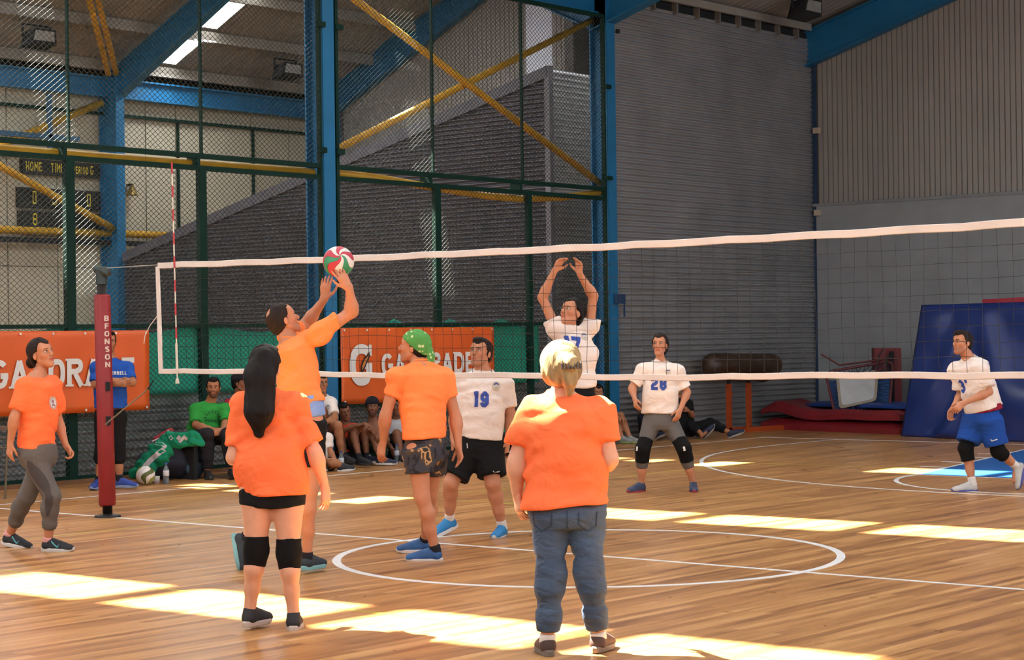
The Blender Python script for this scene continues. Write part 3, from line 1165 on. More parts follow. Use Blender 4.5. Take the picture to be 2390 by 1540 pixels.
# glyphs in a box 1 high: (width, list of strokes)
def glyphs(w):
    h = w/2
    G = {}
    G['A'] = (0.78, [[(h, 0), (0.39, 1-h*0.4)], [(0.78-h, 0), (0.39, 1-h*0.4)], [(0.18, 0.32), (0.6, 0.32)]])
    G['T'] = (0.66, [[(0, 1-h), (0.66, 1-h)], [(0.33, 0), (0.33, 1-h)]])
    G['O'] = (0.72, [ell(0.36, 0.5, 0.36-h, 0.5-h, 0, 360, 25)])
    G['R'] = (0.70, [[(h, 0), (h, 1)], [(h, 1-h), (0.42, 1-h)]+ell(0.42, 0.735, 0.28-h, 0.265-h, 80, -80, 8)+[(0.42, 0.47+h*0.6), (h, 0.47+h*0.6)], [(0.36, 0.45), (0.70-h*0.7, 0)]])
    G['D'] = (0.72, [[(h, 0), (h, 1)], [(h, 1-h), (0.3, 1-h)]+ell(0.3, 0.5, 0.42-h, 0.5-h, 85, -85, 12)+[(0.3, h), (h, h)]])
    G['E'] = (0.58, [[(h, 0), (h, 1)], [(h, 1-h), (0.58, 1-h)], [(h, 0.5), (0.5, 0.5)], [(h, h), (0.58, h)]])
    G['F'] = (0.58, [[(h, 0), (h, 1)], [(h, 1-h), (0.58, 1-h)], [(h, 0.5), (0.5, 0.5)]])
    G['G'] = (0.74, [ell(0.37, 0.5, 0.37-h, 0.5-h, 40, 320, 20)+[(0.74-h, 0.42)], [(0.42, 0.44), (0.74, 0.44)]])
    G['N'] = (0.70, [[(h, 0), (h, 1)], [(h, 1-h*0.6), (0.7-h, h*0.6)], [(0.7-h, 0), (0.7-h, 1)]])
    G['S'] = (0.64, [ell(0.32, 0.73, 0.32-h, 0.27-h, 20, 270, 12)+ell(0.32, 0.27+h*0.0, 0.32-h, 0.27-h, 90, -160, 12)])
    G['H'] = (0.68, [[(h, 0), (h, 1)], [(0.68-h, 0), (0.68-h, 1)], [(h, 0.5), (0.68-h, 0.5)]])
    G['M'] = (0.82, [[(h, 0), (h, 1)], [(h, 1-h*0.5), (0.41, 0.35)], [(0.41, 0.35), (0.82-h, 1-h*0.5)], [(0.82-h, 0), (0.82-h, 1)]])
    G['I'] = (0.22, [[(0.11, 0), (0.11, 1)]])
    G['P'] = (0.66, [[(h, 0), (h, 1)], [(h, 1-h), (0.4, 1-h)]+ell(0.4, 0.7, 0.26-h, 0.3-h, 80, -80, 8)+[(0.4, 0.4+h), (h, 0.4+h)]])
    G['L'] = (0.54, [[(h, 0), (h, 1)], [(h, h), (0.54, h)]])
    G['B'] = (0.66, [[(h, 0), (h, 1)], [(h, 1-h), (0.38, 1-h)]+ell(0.38, 0.75, 0.26-h, 0.25-h, 80, -80, 8)+[(0.38, 0.5), (h, 0.5)], [(0.38, 0.5)]+ell(0.38, 0.26, 0.28-h, 0.26-h, 80, -80, 8)+[(0.38, h), (h, h)]])
    G['C'] = (0.66, [ell(0.35, 0.5, 0.35-h, 0.5-h, 40, 320, 18)])
    G['U'] = (0.68, [[(h, 1), (h, 0.35)]+ell(0.34, 0.34, 0.34-h, 0.34-h, 180, 360, 10)+[(0.68-h, 1)]])
    G['V'] = (0.7, [[(h, 1), (0.35, 0), (0.7-h, 1)]])
    G['1'] = (0.34, [[(0.34-h, 0), (0.34-h, 1)], [(0.02, 0.82), (0.34-h, 0.86)]])
    c = 0.14
    G['9'] = (0.64, [[(h, 0.30), (h, h+c*0.6), (h+c*0.6, h), (0.64-h-c, h), (0.64-h, h+c), (0.64-h, 1-h-c), (0.64-h-c, 1-h), (h+c, 1-h), (h, 1-h-c), (h, 0.5+c*0.3), (h+c*0.8, 0.44), (0.64-h, 0.44)]])
    G['2'] = (0.64, [[(h, 0.70), (h, 1-h-c), (h+c, 1-h), (0.64-h-c, 1-h), (0.64-h, 1-h-c), (0.64-h, 0.62), (0.64-h-c*0.8, 0.5), (h+c*0.8, 0.46), (h, 0.34), (h, h), (0.64, h)]])
    G['8'] = (0.64, [[(h+c, h), (0.64-h-c, h), (0.64-h, h+c), (0.64-h, 0.40), (0.56-h, 0.51), (0.64-h, 0.62), (0.64-h, 1-h-c), (0.64-h-c, 1-h), (h+c, 1-h), (h, 1-h-c), (h, 0.62), (h+0.08, 0.51), (h, 0.40), (h, h+c), (h+c, h)], [(h+0.06, 0.51), (0.58-h, 0.51)]])
    G['3'] = (0.64, [[(h, 0.76), (h, 1-h-c*0.6), (h+c, 1-h), (0.64-h-c, 1-h), (0.64-h, 1-h-c), (0.64-h, 0.62), (0.52-h, 0.51), (0.64-h, 0.40), (0.64-h, h+c), (0.64-h-c, h), (h+c, h), (h, h+c*0.6), (h, 0.24)], [(0.3, 0.51), (0.55-h, 0.51)]])
    G['7'] = (0.62, [[(0, 1-h), (0.62-h*0.6, 1-h), (0.62-h*0.8, 0.78), (0.34, 0.36), (0.30, 0)]])
    G["'"] = (0.2, [[(0.1, 0.7), (0.1, 1.0)]])
    G['0'] = (0.5, [[(h, h), (0.5-h, h), (0.5-h, 1-h), (h, 1-h), (h, h)]])
    return G


def text2d(s, w, gap=0.14, serif=0.0, step=0.08, big=None):
    """2-D lettering one unit high -> (verts, faces, total width)"""
    G = glyphs(w)
    vs, fs = [], []
    x = 0
    for ch in s:
        if ch == ' ':
            x += 0.5
            continue
        gw, st = G[ch]
        strokes = list(st)
        if serif:
            ends = {'A': [(w/2, 0), (gw-w/2, 0)], 'T': [(gw/2, 0)], 'R': [(w/2, 0), (w/2, 1)], 'D': [(w/2, 0), (w/2, 1)], 'E': [], 'N': [(w/2, 0)], 'O': [], 'G': []}.get(ch, [])
            for ex, ey in ends:
                yy = serif/2 if ey == 0 else 1-serif/2
                strokes.append([(ex-w*0.85, yy), (ex+w*0.85, yy)])
        for i, p in enumerate(strokes):
            thick = serif if (serif and i >= len(st)) else w
            v, f = stroke(p, thick, step)
            n = len(vs)
            vs += [np.array([q[0]+x, q[1], 0.0007*i]) for q in v]
            fs += [tuple(k+n for k in q) for q in f]
        x += gw+gap
    return vs, fs, x-gap


def letter_mesh(name, s, height, O, U, V, N, m, parent, w=0.2, gap=0.14, serif=0.0, lift=0.003, aspect=1.0, thick=0.002):
    """flat lettering on a plane: O is the lower left corner"""
    vs, fs, tw = text2d(s, w, gap, serif)
    O, U, V, N = map(lambda a: np.asarray(a, float), (O, U, V, N))
    P = [O+U*(v[0]*height*aspect)+V*(v[1]*height)+N*(lift+v[2]) for v in vs]
    b = MB().add(P, fs)
    return b.build(name, m, parent), tw*height*aspect


M_WHITEP = mat('print_white', 'd2d2d0', rough=0.6, var=0.05)
M_ORB = mat('banner_orange', 'cf5a1e', rough=0.45, var=0.12, scale=1.5)
M_BLACKP = mat('print_black', '191514', rough=0.5)


def banner(x0, x1, zt, zb, label, texts, seed):
    g = grp('banner', ((x0+x1)/2, FY-0.1, zb), label, 'banner')
    hanging_sheet('banner_cloth', x0, x1, zt, zb, FY-0.10, M_ORB, None, None, sag=0.0, n=50, wave=0.006, seed=seed, parent=g)
    k = 0
    n = int((x1-x0)/0.42)
    for i in range(n+1):
        x = x0+0.05+(x1-x0-0.1)*i/n
        for z in (zt-0.03, zb+0.03):
            MB().lathe((x, FY-0.112, z), [(0.0, -0.004), (0.014, -0.003), (0.014, 0.003), (0.0, 0.004)], 8, ax=(0, 1, 0)).build('eyelet', M_WHITEP, g)
    for s, x, z, h, serif, w, asp in texts:
        for ch in s:
            if ch == ' ':
                x += 0.5*h
                continue
            o, tw = letter_mesh('letter', ch, h, (x, FY-0.118, z), (1, 0, 0), (0, 0, 1), (0, -1, 0), M_WHITEP, g, w=w, serif=serif, aspect=asp)
            x += tw+0.085*h
    return g


bn1 = banner(-0.55, 3.44, 1.71, 0.79, 'wide orange banner with white lettering behind the red net post', [('GATORADE', 1.28-0.02, 1.09, 0.31, 0.07, 0.2, 1.0)], 2)
bn2 = banner(6.56, 9.56, 1.72, 0.74, 'orange banner with a big white G logo right of the near blue column', [('GATORADE', 7.28, 1.09, 0.29, 0.07, 0.2, 1.0)], 5)
# the large G mark with its bolt
v_, f_ = stroke(ell(0.5, 0.5, 0.36, 0.40, 48, 300, 26, 2.3)+[(0.80, 0.30), (0.80, 0.5)], 0.24, 0.05)
b = MB().add([(6.68+v[0]*0.46, FY-0.121, 0.98+v[1]*0.52) for v in v_], f_)
v_, f_ = stroke([(0.55, 0.47), (0.92, 0.47)], 0.15)
b.add([(6.68+v[0]*0.46, FY-0.122, 0.98+v[1]*0.52) for v in v_], f_)
v_, f_ = stroke([(0.84, 0.72), (0.84, 1.0)], 0.13)
b.add([(6.68+v[0]*0.46, FY-0.122, 0.98+v[1]*0.52) for v in v_], f_)
b.build('large_letter', M_WHITEP, bn2)
P2 = lambda u, v: (6.68+u*0.46, FY-0.126, 0.98+v*0.52)
MB().prism([P2(0.46, 0.22), P2(0.47, 0.50), P2(0.60, 0.68), P2(0.86, 0.84), P2(0.80, 0.76), P2(0.84, 0.74), P2(0.62, 0.42)], (0, 0.001, 0)).build('bolt_outline', M_BLACKP, bn2)
P2 = lambda u, v: (6.68+u*0.46, FY-0.129, 0.98+v*0.52)
MB().prism([P2(0.49, 0.36), P2(0.51, 0.50), P2(0.62, 0.64), P2(0.78, 0.75), P2(0.60, 0.47)], (0, 0.001, 0)).build('bolt', mat('bolt_orange', 'b5763a', rough=0.5), bn2)

# ---- scoreboard on the far wall
M_SB = mat('board_black', '1c1f1e', rough=0.5, var=0.1)
M_SBY = mat('board_yellow', 'c9b83a', rough=0.5)
sb = grp('scoreboard', (12.3, FAR_Y-0.1, 3.7), 'black scoreboard with yellow lettering on the far wall', 'scoreboard')
YB = FAR_Y-0.15
for z0, z1, x0, nm in ((4.70, 4.98, 10.45, 'header'), (4.08, 4.45, 10.36, 'score_row'), (3.70, 4.02, 10.38, 'score_row')):
    MB().box((x0, YB, z0), (12.22, YB+0.1, z1)).build(nm, M_SB, sb)
for s, x, h in (('HOME', 10.52, 0.17), ('TIME', 11.08, 0.17), ('PERIOD', 11.58, 0.14), ('G', 11.98, 0.17)):
    vs, fs, tw = text2d(s, 0.2, 0.16)
    asp = {'HOME': 0.62, 'TIME': 0.58, 'PERIOD': 0.5, 'G': 0.62}[s]
    x_ = x
    for ch in s:
        o, w_ = letter_mesh('letter', ch, h, (x_, YB-0.002, 4.76), (1, 0, 0), (0, 0, 1), (0, -1, 0), M_SBY, sb, w=0.18, aspect=asp)
        x_ += w_+0.02
for s, x, z, h in (('0', 10.66, 4.15, 0.24), ('3', 11.1, 4.15, 0.24), ('0', 11.32, 4.15, 0.24), ('0', 11.9, 4.15, 0.24), ('8', 10.66, 3.76, 0.22), ('1', 11.32, 3.76, 0.22)):
    letter_mesh('digit', s, h, (x, YB-0.002, z), (1, 0, 0), (0, 0, 1), (0, -1, 0), M_SBY, sb, w=0.12, aspect=0.7)
bl = grp('wall_bell', (12.95, FAR_Y-0.1, 4.4), 'small brass bell fixed on the far beige wall', 'bell')
b = MB().lathe((12.95, FAR_Y-0.18, 4.42), [(0.0, 0.2), (0.04, 0.19), (0.07, 0.1), (0.12, 0.0), (0.11, -0.01), (0.0, 0.0)], 14)
b.build('bell', mat('brass', '8a7440', rough=0.4, metal=0.7), bl)
MB().box((12.93, FAR_Y-0.2, 4.6), (12.97, FAR_Y-0.03, 4.64)).build('bracket', M_DARK, bl)


# ---- floodlights hanging from the roofs
def floodlight(p, label):
    g = grp('floodlight', p, label, 'lamp')
    p = np.array(p)
    MB().hexa([p+(-0.28, -0.20, -0.12), p+(0.28, -0.20, -0.12), p+(0.28, 0.12, -0.18), p+(-0.28, 0.12, -0.18),
               p+(-0.24, -0.24, 0.14), p+(0.24, -0.24, 0.14), p+(0.18, 0.10, 0.10), p+(-0.18, 0.10, 0.10)]).build('housing', M_DARK, g)
    MB().hexa([p+(-0.22, -0.225, -0.07), p+(0.22, -0.225, -0.07), p+(0.22, -0.20, -0.07), p+(-0.22, -0.20, -0.07), p+(-0.19, -0.25, 0.10), p+(0.19, -0.25, 0.10), p+(0.19, -0.22, 0.10), p+(-0.19, -0.22, 0.10)]).build('lens', mat('lamp_glass', '8f8f8a', rough=0.2), g)
    b = MB()
    for sx in (-0.3, 0.3):
        b.beam(p+(sx, 0, -0.02), p+(sx, 0, 0.22), 0.03, 0.03, up=(0, 1, 0))
    b.beam(p+(-0.3, 0, 0.22), p+(0.3, 0, 0.22), 0.03, 0.03)
    b.build('yoke', M_DARK, g)


floodlight((9.85, 19.95, 6.98), 'black floodlight hanging from the far roof at left')
floodlight((15.85, 19.95, 6.98), 'black floodlight hanging from the far roof beside the rooflight')
floodlight((16.6, 8.35, 6.93), 'black floodlight hanging above the corrugated grey wall')


# ================================================================== NET AND POST
M_NETW = mat('net_tape_white', 'd8d0cc', rough=0.85, var=0.08, scale=4, bump=0.2, bscale=15)
M_CORD = mat('net_cord', '20201f', rough=0.8)
M_RED = mat('pad_red', '86151a', rough=0.5, var=0.12, scale=5, bump=0.2, bscale=12)
M_STEELD = mat('steel_dark', '2c2825', rough=0.5, metal=0.5, var=0.3, scale=8)
NY0, NY1 = -4.72, 4.74


def net_top(y):
    t = y/4.7
    return 2.232+0.032*abs(t)**2.2


def net_bot(y):
    t = y/4.7
    return 1.262+0.040*abs(t)**1.8+0.006*math.sin(2.3*y)


net = grp('volleyball_net', (0, 0, 0), 'volleyball net with white tapes strung across the court', 'net')


def tape(name, f0, f1, thick, n=60, x=0.0):
    vs, fs = [], []
    rg = random.Random(5)
    for i in range(n+1):
        y = NY0+(NY1-NY0)*i/n
        j = 0.003*math.sin(9*y)+rg.uniform(-0.0015, 0.0015)
        a, c = f0(y)+j, f1(y)+j
        for xx, z in ((x-thick, a+0.004), (x-thick, c-0.004), (x, c), (x+thick, c-0.004), (x+thick, a+0.004), (x, a)):
            vs.append((xx, y, z))
    for i in range(n):
        for k in range(6):
            l = (k+1) % 6
            fs.append((6*i+k, 6*i+l, 6*i+6+l, 6*i+6+k))
    fs += [tuple(range(6))[::-1], tuple(6*n+k for k in range(6))]
    return MB().add(vs, fs).build(name, M_NETW, net)


tape('top_tape', lambda y: net_top(y)-0.046, lambda y: net_top(y)+0.006, 0.006)
tape('bottom_tape', lambda y: net_bot(y), lambda y: net_bot(y)+0.044, 0.006)
for y in (NY1-0.02, NY0+0.02):
    s = 1 if y > 0 else -1
    MB().hexa([(-0.005, y-0.028, net_bot(y)), (0.005, y-0.028, net_bot(y)), (0.005, y+0.028, net_bot(y)), (-0.005, y+0.028, net_bot(y)),
               (-0.005, y-0.022+0.03*s, net_top(y)-0.03), (0.005, y-0.022+0.03*s, net_top(y)-0.03), (0.005, y+0.022+0.03*s, net_top(y)-0.03), (-0.005, y+0.022+0.03*s, net_top(y)-0.03)]).build('side_tape', M_NETW, net)
b = MB()
rg = random.Random(11)
ys = np.arange(NY0+0.1, NY1-0.05, 0.1)
for i, y in enumerate(ys):
    zt, zb = net_top(y)-0.045, net_bot(y)+0.04
    pts = []
    a, c, ph = rg.uniform(-0.008, 0.008), rg.uniform(-0.010, 0.010), rg.uniform(0, 6)
    for j in range(10):
        t = j/9
        pts.append((0.004*math.sin(ph+5*t), y+a*math.sin(9*t+ph)*(0.3+t)+c*t, zt+(zb-zt)*t))
    b.tube(pts, 0.0016, 4, cap=False)
for j in range(1, 9):
    t = j/9
    pts = []
    ph = rg.uniform(0, 6)
    for y in np.linspace(NY0+0.03, NY1-0.03, 80):
        zt, zb = net_top(y)-0.045, net_bot(y)+0.04
        pts.append((0.003*math.sin(4*y+ph), y, zt+(zb-zt)*t+0.006*math.sin(7*y+ph)*t-0.004*abs(math.sin(31.4*y))))
    b.tube(pts, 0.0016, 4, cap=False)
o = b.build('netting', M_CORD, net)
o['kind'] = 'stuff'
# antenna clipped at the side line
ya = 4.5
b = MB()
M_ANW = mat('antenna_white', 'd8d2c4', rough=0.4)
M_ANR = mat('antenna_red', 'b02a30', rough=0.4)
an = MB().tube([(-0.012, ya-0.012, 1.31), (-0.012, ya+0.024, 3.06)], 0.006, 8).build('antenna', M_ANW, net)
k = 0
z = 1.60
while z < 3.05:
    y = ya-0.012+(z-1.31)*0.0206
    MB().tube([(-0.012, y, z), (-0.012, y+0.002, z+0.10)], 0.0085, 8).build('red_band', M_ANR, an)
    z += 0.205
MB().tube([(-0.012, ya-0.012, 1.30), (-0.012, ya-0.006, 1.56)], 0.011, 8).build('sleeve', M_ANW, an)
MB().lathe((-0.012, ya-0.012, 1.21), [(0.0, 0.0), (0.018, 0.0), (0.016, 0.03), (0.006, 0.05), (0.006, 0.1), (0, 0.1)], 8).build('clip', M_ANW, an)
# post with red padding
PYB = 5.49
post = grp('net_post', (0, PYB, 0), 'net post wrapped in red padding with white letters', 'net post')
MB().tube([(0, PYB+0.0, 0.02), (0, PYB+0.045, 2.2)], 0.044, 16).build('pole', M_STEELD, post, smooth=True)
MB().lathe((0, PYB, 0), [(0.0, 0.0), (0.12, 0.0), (0.115, 0.018), (0.05, 0.03), (0.0, 0.03)], 20).build('floor_plate', M_STEELD, post)
MB().tube([(0, PYB+0.0, 0.10), (0, PYB+0.002, 0.12), (0, PYB+0.04, 1.99), (0, PYB+0.04, 2.01)], [0.066, 0.076, 0.074, 0.062], 24).build('padding', M_RED, post, smooth=True)
b = MB()
b.tube([(-0.02, PYB+0.10, 2.24), (0.0, PYB+0.0, 2.22), (0.01, PYB-0.05, 2.19)], [0.035, 0.045, 0.03], 10)
b.tube([(0, PYB+0.045, 2.1), (0, PYB+0.045, 2.22)], 0.05, 12)
b.build('winch_head', mat('winch_dark', '22302f', rough=0.5), post)
for z in (1.14, 0.83):
    MB().box((-0.045, PYB-0.078, z), (-0.012, PYB-0.05, z+0.08)).build('pad_slot', M_DARK, post)
# letters down the padding, wrapped round it
M_PADW = mat('pad_letters', 'd6bfb4', rough=0.6)
ang0 = math.atan2(-1.05, -0.22)
for i, ch in enumerate('BFONSON'):
    vs, fs, tw = text2d(ch, 0.2)
    zc = 1.768-i*0.0695
    b = MB()
    V3 = []
    for v in vs:
        s_ = (v[0]-tw/2)*0.055*1.25
        # left to right as seen from the camera side
        th = ang0+s_/0.078
        V3.append((math.cos(th)*(0.0785+v[2]), PYB+0.002+0.0203*(zc-0.12)+math.sin(th)*(0.0785+v[2]), zc+v[1]*0.049))
    b.add(V3, fs).build('letter', M_PADW, post)
# net cord from the post head to the tape and the lower tie
tag(MB().tube([(0, PYB-0.02, 2.245), (0, 4.74, 2.25)], 0.004, 6).build('net_cable', mat('cable_grey', 'a9aaa8', rough=0.4)), 'thin grey net cable from the post head to the top tape', 'cable')
P = [np.array((-0.05, PYB-0.05, 0.84)), np.array((-0.03, 5.2, 0.98)), np.array((0.0, 4.95, 1.13)), np.array((0.0, 4.86, 1.20))]
ti = grp('tie_rope', P[0], 'frayed tie rope stretched from the red post towards the net corner', 'rope')
MB().tube(P, [0.008, 0.006, 0.007, 0.006], 6).build('rope', mat('rope_beige', '8b7d68', rough=0.9, var=0.4, scale=60), ti)
MB().tube([(0.0, 4.9, 1.16), (0.0, 4.82, 1.24)], [0.009, 0.004], 6).build('hook', M_DARK, ti)
tag(MB().tube([(0, 4.74, 1.82), (0.0, 4.86, 1.72), (0.0, 4.93, 1.64), (0, 4.95, 1.56)], 0.004, 6).build('loose_cord', M_NETW), 'loose white cord end hanging beside the net side tape', 'cord')


# ================================================================== PEOPLE
SKIN = {'fair': 'd09a7e', 'mid': 'ba8062', 'tan': 'a06a4a', 'dark': '794d37'}
M_SKIN = mat('skin', 'ffffff', rough=0.55, var=0.05, scale=30, attr='tone', spec=0.35)


def hair_mat(name, col):
    return mat('hair_'+name, col, rough=0.6, var=0.45, scale=30, bump=0.5, bscale=70, stretch=(1, 1, 0.25), spec=0.18)


H_BLACK = hair_mat('black', '120d0c')
H_BROWN = hair_mat('brown', '211511')
H_BLOND = hair_mat('blond', 'a38a62')


def frame_of(fwd, up):
    f = nrm(fwd)
    u = np.asarray(up, float)
    u = nrm(u-f*(u @ f))
    r = np.cross(f, u)
    return np.stack([r, f, u], 1)          # columns right, forward, up


def head_prims(c, R, s, fem=False):
    """head about 0.23 high; local x right, y forward, z up"""
    fx = 0.94 if fem else 1.0
    L = lambda x, y, z: c+R @ (np.array([x*fx, y, z])*s)
    e = lambda p, r, k=0.02, op='+': ball(L(*p), np.array(r)*np.array([fx, 1, 1])*s, R, k*s, op)
    cn = lambda p, q, r1, r2, k=0.015, op='+': cone(L(*p), L(*q), r1*s, r2*s, k*s, op=op)
    P = [e((0, -0.014, 0.034), (0.073, 0.093, 0.082)), e((0, 0.024, -0.04), (0.050 if fem else 0.055, 0.060, 0.070 if fem else 0.072), 0.03),
         e((0, 0.05, 0.04), (0.056, 0.036, 0.045), 0.03), cn((0, 0.060, -0.098), (0, 0.056, -0.092), 0.02, 0.022, 0.03)]
    for sx in (-1, 1):
        jw = 0.043 if fem else 0.052
        P += [cn((sx*jw, -0.005, -0.05), (sx*(0.012 if fem else 0.018), 0.055, -0.096), 0.015, 0.014 if fem else 0.016, 0.03), e((sx*0.04, 0.052, -0.02), (0.022, 0.024, 0.02), 0.025)]
        if not fem:
            P.append(cn((sx*0.014, 0.081, 0.022), (sx*0.045, 0.068, 0.02), 0.010, 0.009, 0.018))
        else:
            P.append(cn((sx*0.012, 0.077, 0.024), (sx*0.042, 0.066, 0.022), 0.009, 0.008, 0.02))
    P += [cn((0, 0.083, 0.014), (0, 0.101 if fem else 0.106, -0.026), 0.0065 if fem else 0.0075, 0.0095 if fem else 0.0115, 0.012), cn((-0.009, 0.094, -0.031), (0.009, 0.094, -0.031), 0.0085, 0.0085, 0.008),
          cn((-0.018, 0.079, -0.058), (0.018, 0.079, -0.058), 0.006, 0.006, 0.012), cn((-0.015, 0.080, -0.068), (0.015, 0.080, -0.068), 0.007, 0.007, 0.010)]
    for sx in (-1, 1):
        P += [e((sx*0.031, 0.090, 0.001), (0.017, 0.014, 0.011), 0.014, '-'),
              e((sx*0.031, 0.0685, 0.001), (0.0148, 0.0148, 0.0125), 0.006),
              e((sx*0.0745, -0.012, -0.008), (0.009, 0.019, 0.030), 0.006)]
    P += [cn((-0.016, 0.095, -0.0625), (0.016, 0.095, -0.0625), 0.003, 0.003, 0.004, '-')]
    return P, L


def head_colours(V, c, R, s, skin, brow, beard, fem=False):
    q = ((V-c) @ R)/s
    x, y, z = np.abs(q[:, 0]), q[:, 1], q[:, 2]
    col = np.tile(np.array(skin), (len(V), 1))
    soft = lambda d, w: np.clip(0.5-d/w, 0, 1)[:, None]
    blush = np.exp(-((x-0.042)**2+(z+0.03)**2)/0.0006)*(y > 0.02)
    col = col*(1-blush[:, None]*np.array([0.0, 0.09, 0.10]))
    lipd = np.maximum(np.abs(z+0.063)-0.011+0.2*np.maximum(0, x-0.008), x-0.024)
    m = soft(lipd, 0.006)*(y > 0.066)[:, None]
    col = col*(1-m)+m*np.array(skin)*(np.array([0.82, 0.42, 0.42]) if fem else np.array([0.80, 0.52, 0.50]))
    if beard:
        bd = np.clip((-z-0.035)/0.02, 0, 1)*np.clip((y+0.01)/0.02, 0, 1)*(1-np.clip((x-0.058)/0.01, 0, 1))*(1-m[:, 0])
        mu = np.exp(-((z+0.046)/0.007)**2)*(x < 0.03)*(y > 0.06)
        bd = np.clip(np.maximum(bd, mu), 0, 1)[:, None]*beard
        col = col*(1-bd)+bd*np.array(brow)*1.2
    bw = soft(np.maximum(np.abs(z-0.0225+0.15*np.maximum(0, x-0.035))-(0.0026 if fem else 0.0045), np.maximum(0.012-x, x-0.05)), 0.004)*(y > 0.045)[:, None]
    col = col*(1-bw)+bw*np.array(brow)
    ey = soft(np.maximum(np.abs(z-0.001)-0.0085, np.abs(x-0.031)-0.018), 0.006)*(y > 0.05)[:, None]
    col = col*(1-0.45*ey)
    return col


M_EYEW = mat('eye_white', 'cfc8c2', rough=0.3, var=0.0)
M_EYED = mat('eye_dark', '1c120d', rough=0.2, var=0.0)


def add_eyes(c, R, s, parent, look=(0, 0)):
    for sx in (-1, 1):
        p = c+R @ (np.array([sx*0.031, 0.0715, 0.001])*s)
        g = MB()
        n = 10
        rings = []
        for i in range(1, 6):
            a = math.radians(18*i)
            rings.append([p+R @ (np.array([0.0138*math.sin(a)*math.cos(t), 0.0138*math.cos(a), 0.0082*math.sin(a)*math.sin(t)])*s) for t in np.linspace(0, 2*math.pi, n, endpoint=False)])
        g.tube_rings(rings)
        o = g.build('eye', M_EYEW, parent, smooth=True)
        g = MB()
        q = p+R @ (np.array([0.002*look[0], 0.0125, 0.0016+0.002*look[1]])*s)
        rr = [[q+R @ (np.array([r*math.cos(t), h, r*math.sin(t)])*s) for t in np.linspace(0, 2*math.pi, n, endpoint=False)] for r, h in ((0.0066, -0.004), (0.0060, 0.0012), (0.003, 0.0022))]
        g.tube_rings(rr)
        g.build('iris', M_EYED, o)


def hand_prims(w, d, n, side, s=1.0, curl=0.5, spread=0.10, thumb=0.6, ad=None):
    """w wrist, d direction of the fingers, n the way the palm faces, side +1: thumb towards d x n"""
    d = nrm(d)
    n = nrm(np.asarray(n)-d*(np.asarray(n) @ d))
    t = np.cross(d, n)*side
    w = np.asarray(w, float)
    ad = d if ad is None else ad
    P = [cone(w-ad*0.035, w+d*0.012*s, 0.0262*s**0.5, 0.025*s, 0.015), cone(w, w+d*0.075*s, 0.026*s, 0.034*s, 0.018, squash=n, e=1.8), cone(w+d*0.04*s+t*0.012*s, w+d*0.082*s+t*0.02*s, 0.022*s, 0.018*s, 0.012, squash=n, e=1.5),
         cone(w+d*0.05*s-t*0.01*s, w+d*0.080*s-t*0.022*s, 0.02*s, 0.016*s, 0.012, squash=n, e=1.5)]
    for i, (off, L, r) in enumerate(((0.029, 0.070, 0.0090), (0.010, 0.078, 0.0092), (-0.010, 0.072, 0.0088), (-0.028, 0.056, 0.0080))):
        p = w+(d*0.086+t*off)*s
        dd = nrm(d+t*off*spread*14)
        a = curl*(0.55+0.12*i)
        for seg, fr in enumerate((0.45, 0.30, 0.25)):
            ca = a*(1+0.75*seg)
            q = p+(dd*math.cos(ca)+n*math.sin(ca))*L*fr*s
            P.append(cone(p, q, r*s*(1-0.10*seg), r*s*(0.92-0.10*seg), 0.004))
            p = q
    p = w+(d*0.022+t*0.022)*s
    q = p+nrm(d*0.75+t*0.75*thumb+n*0.35)*0.042*s
    r_ = q+nrm(d*0.95+t*0.45*thumb+n*(0.25+0.35*curl))*0.030*s
    e_ = r_+nrm(d*0.98+t*0.15*thumb+n*(0.2+0.5*curl))*0.024*s
    P += [cone(p, q, 0.0150*s, 0.0115*s, 0.010), cone(q, r_, 0.0108*s, 0.0095*s, 0.004), cone(r_, e_, 0.0095*s, 0.0075*s, 0.004)]
    return P


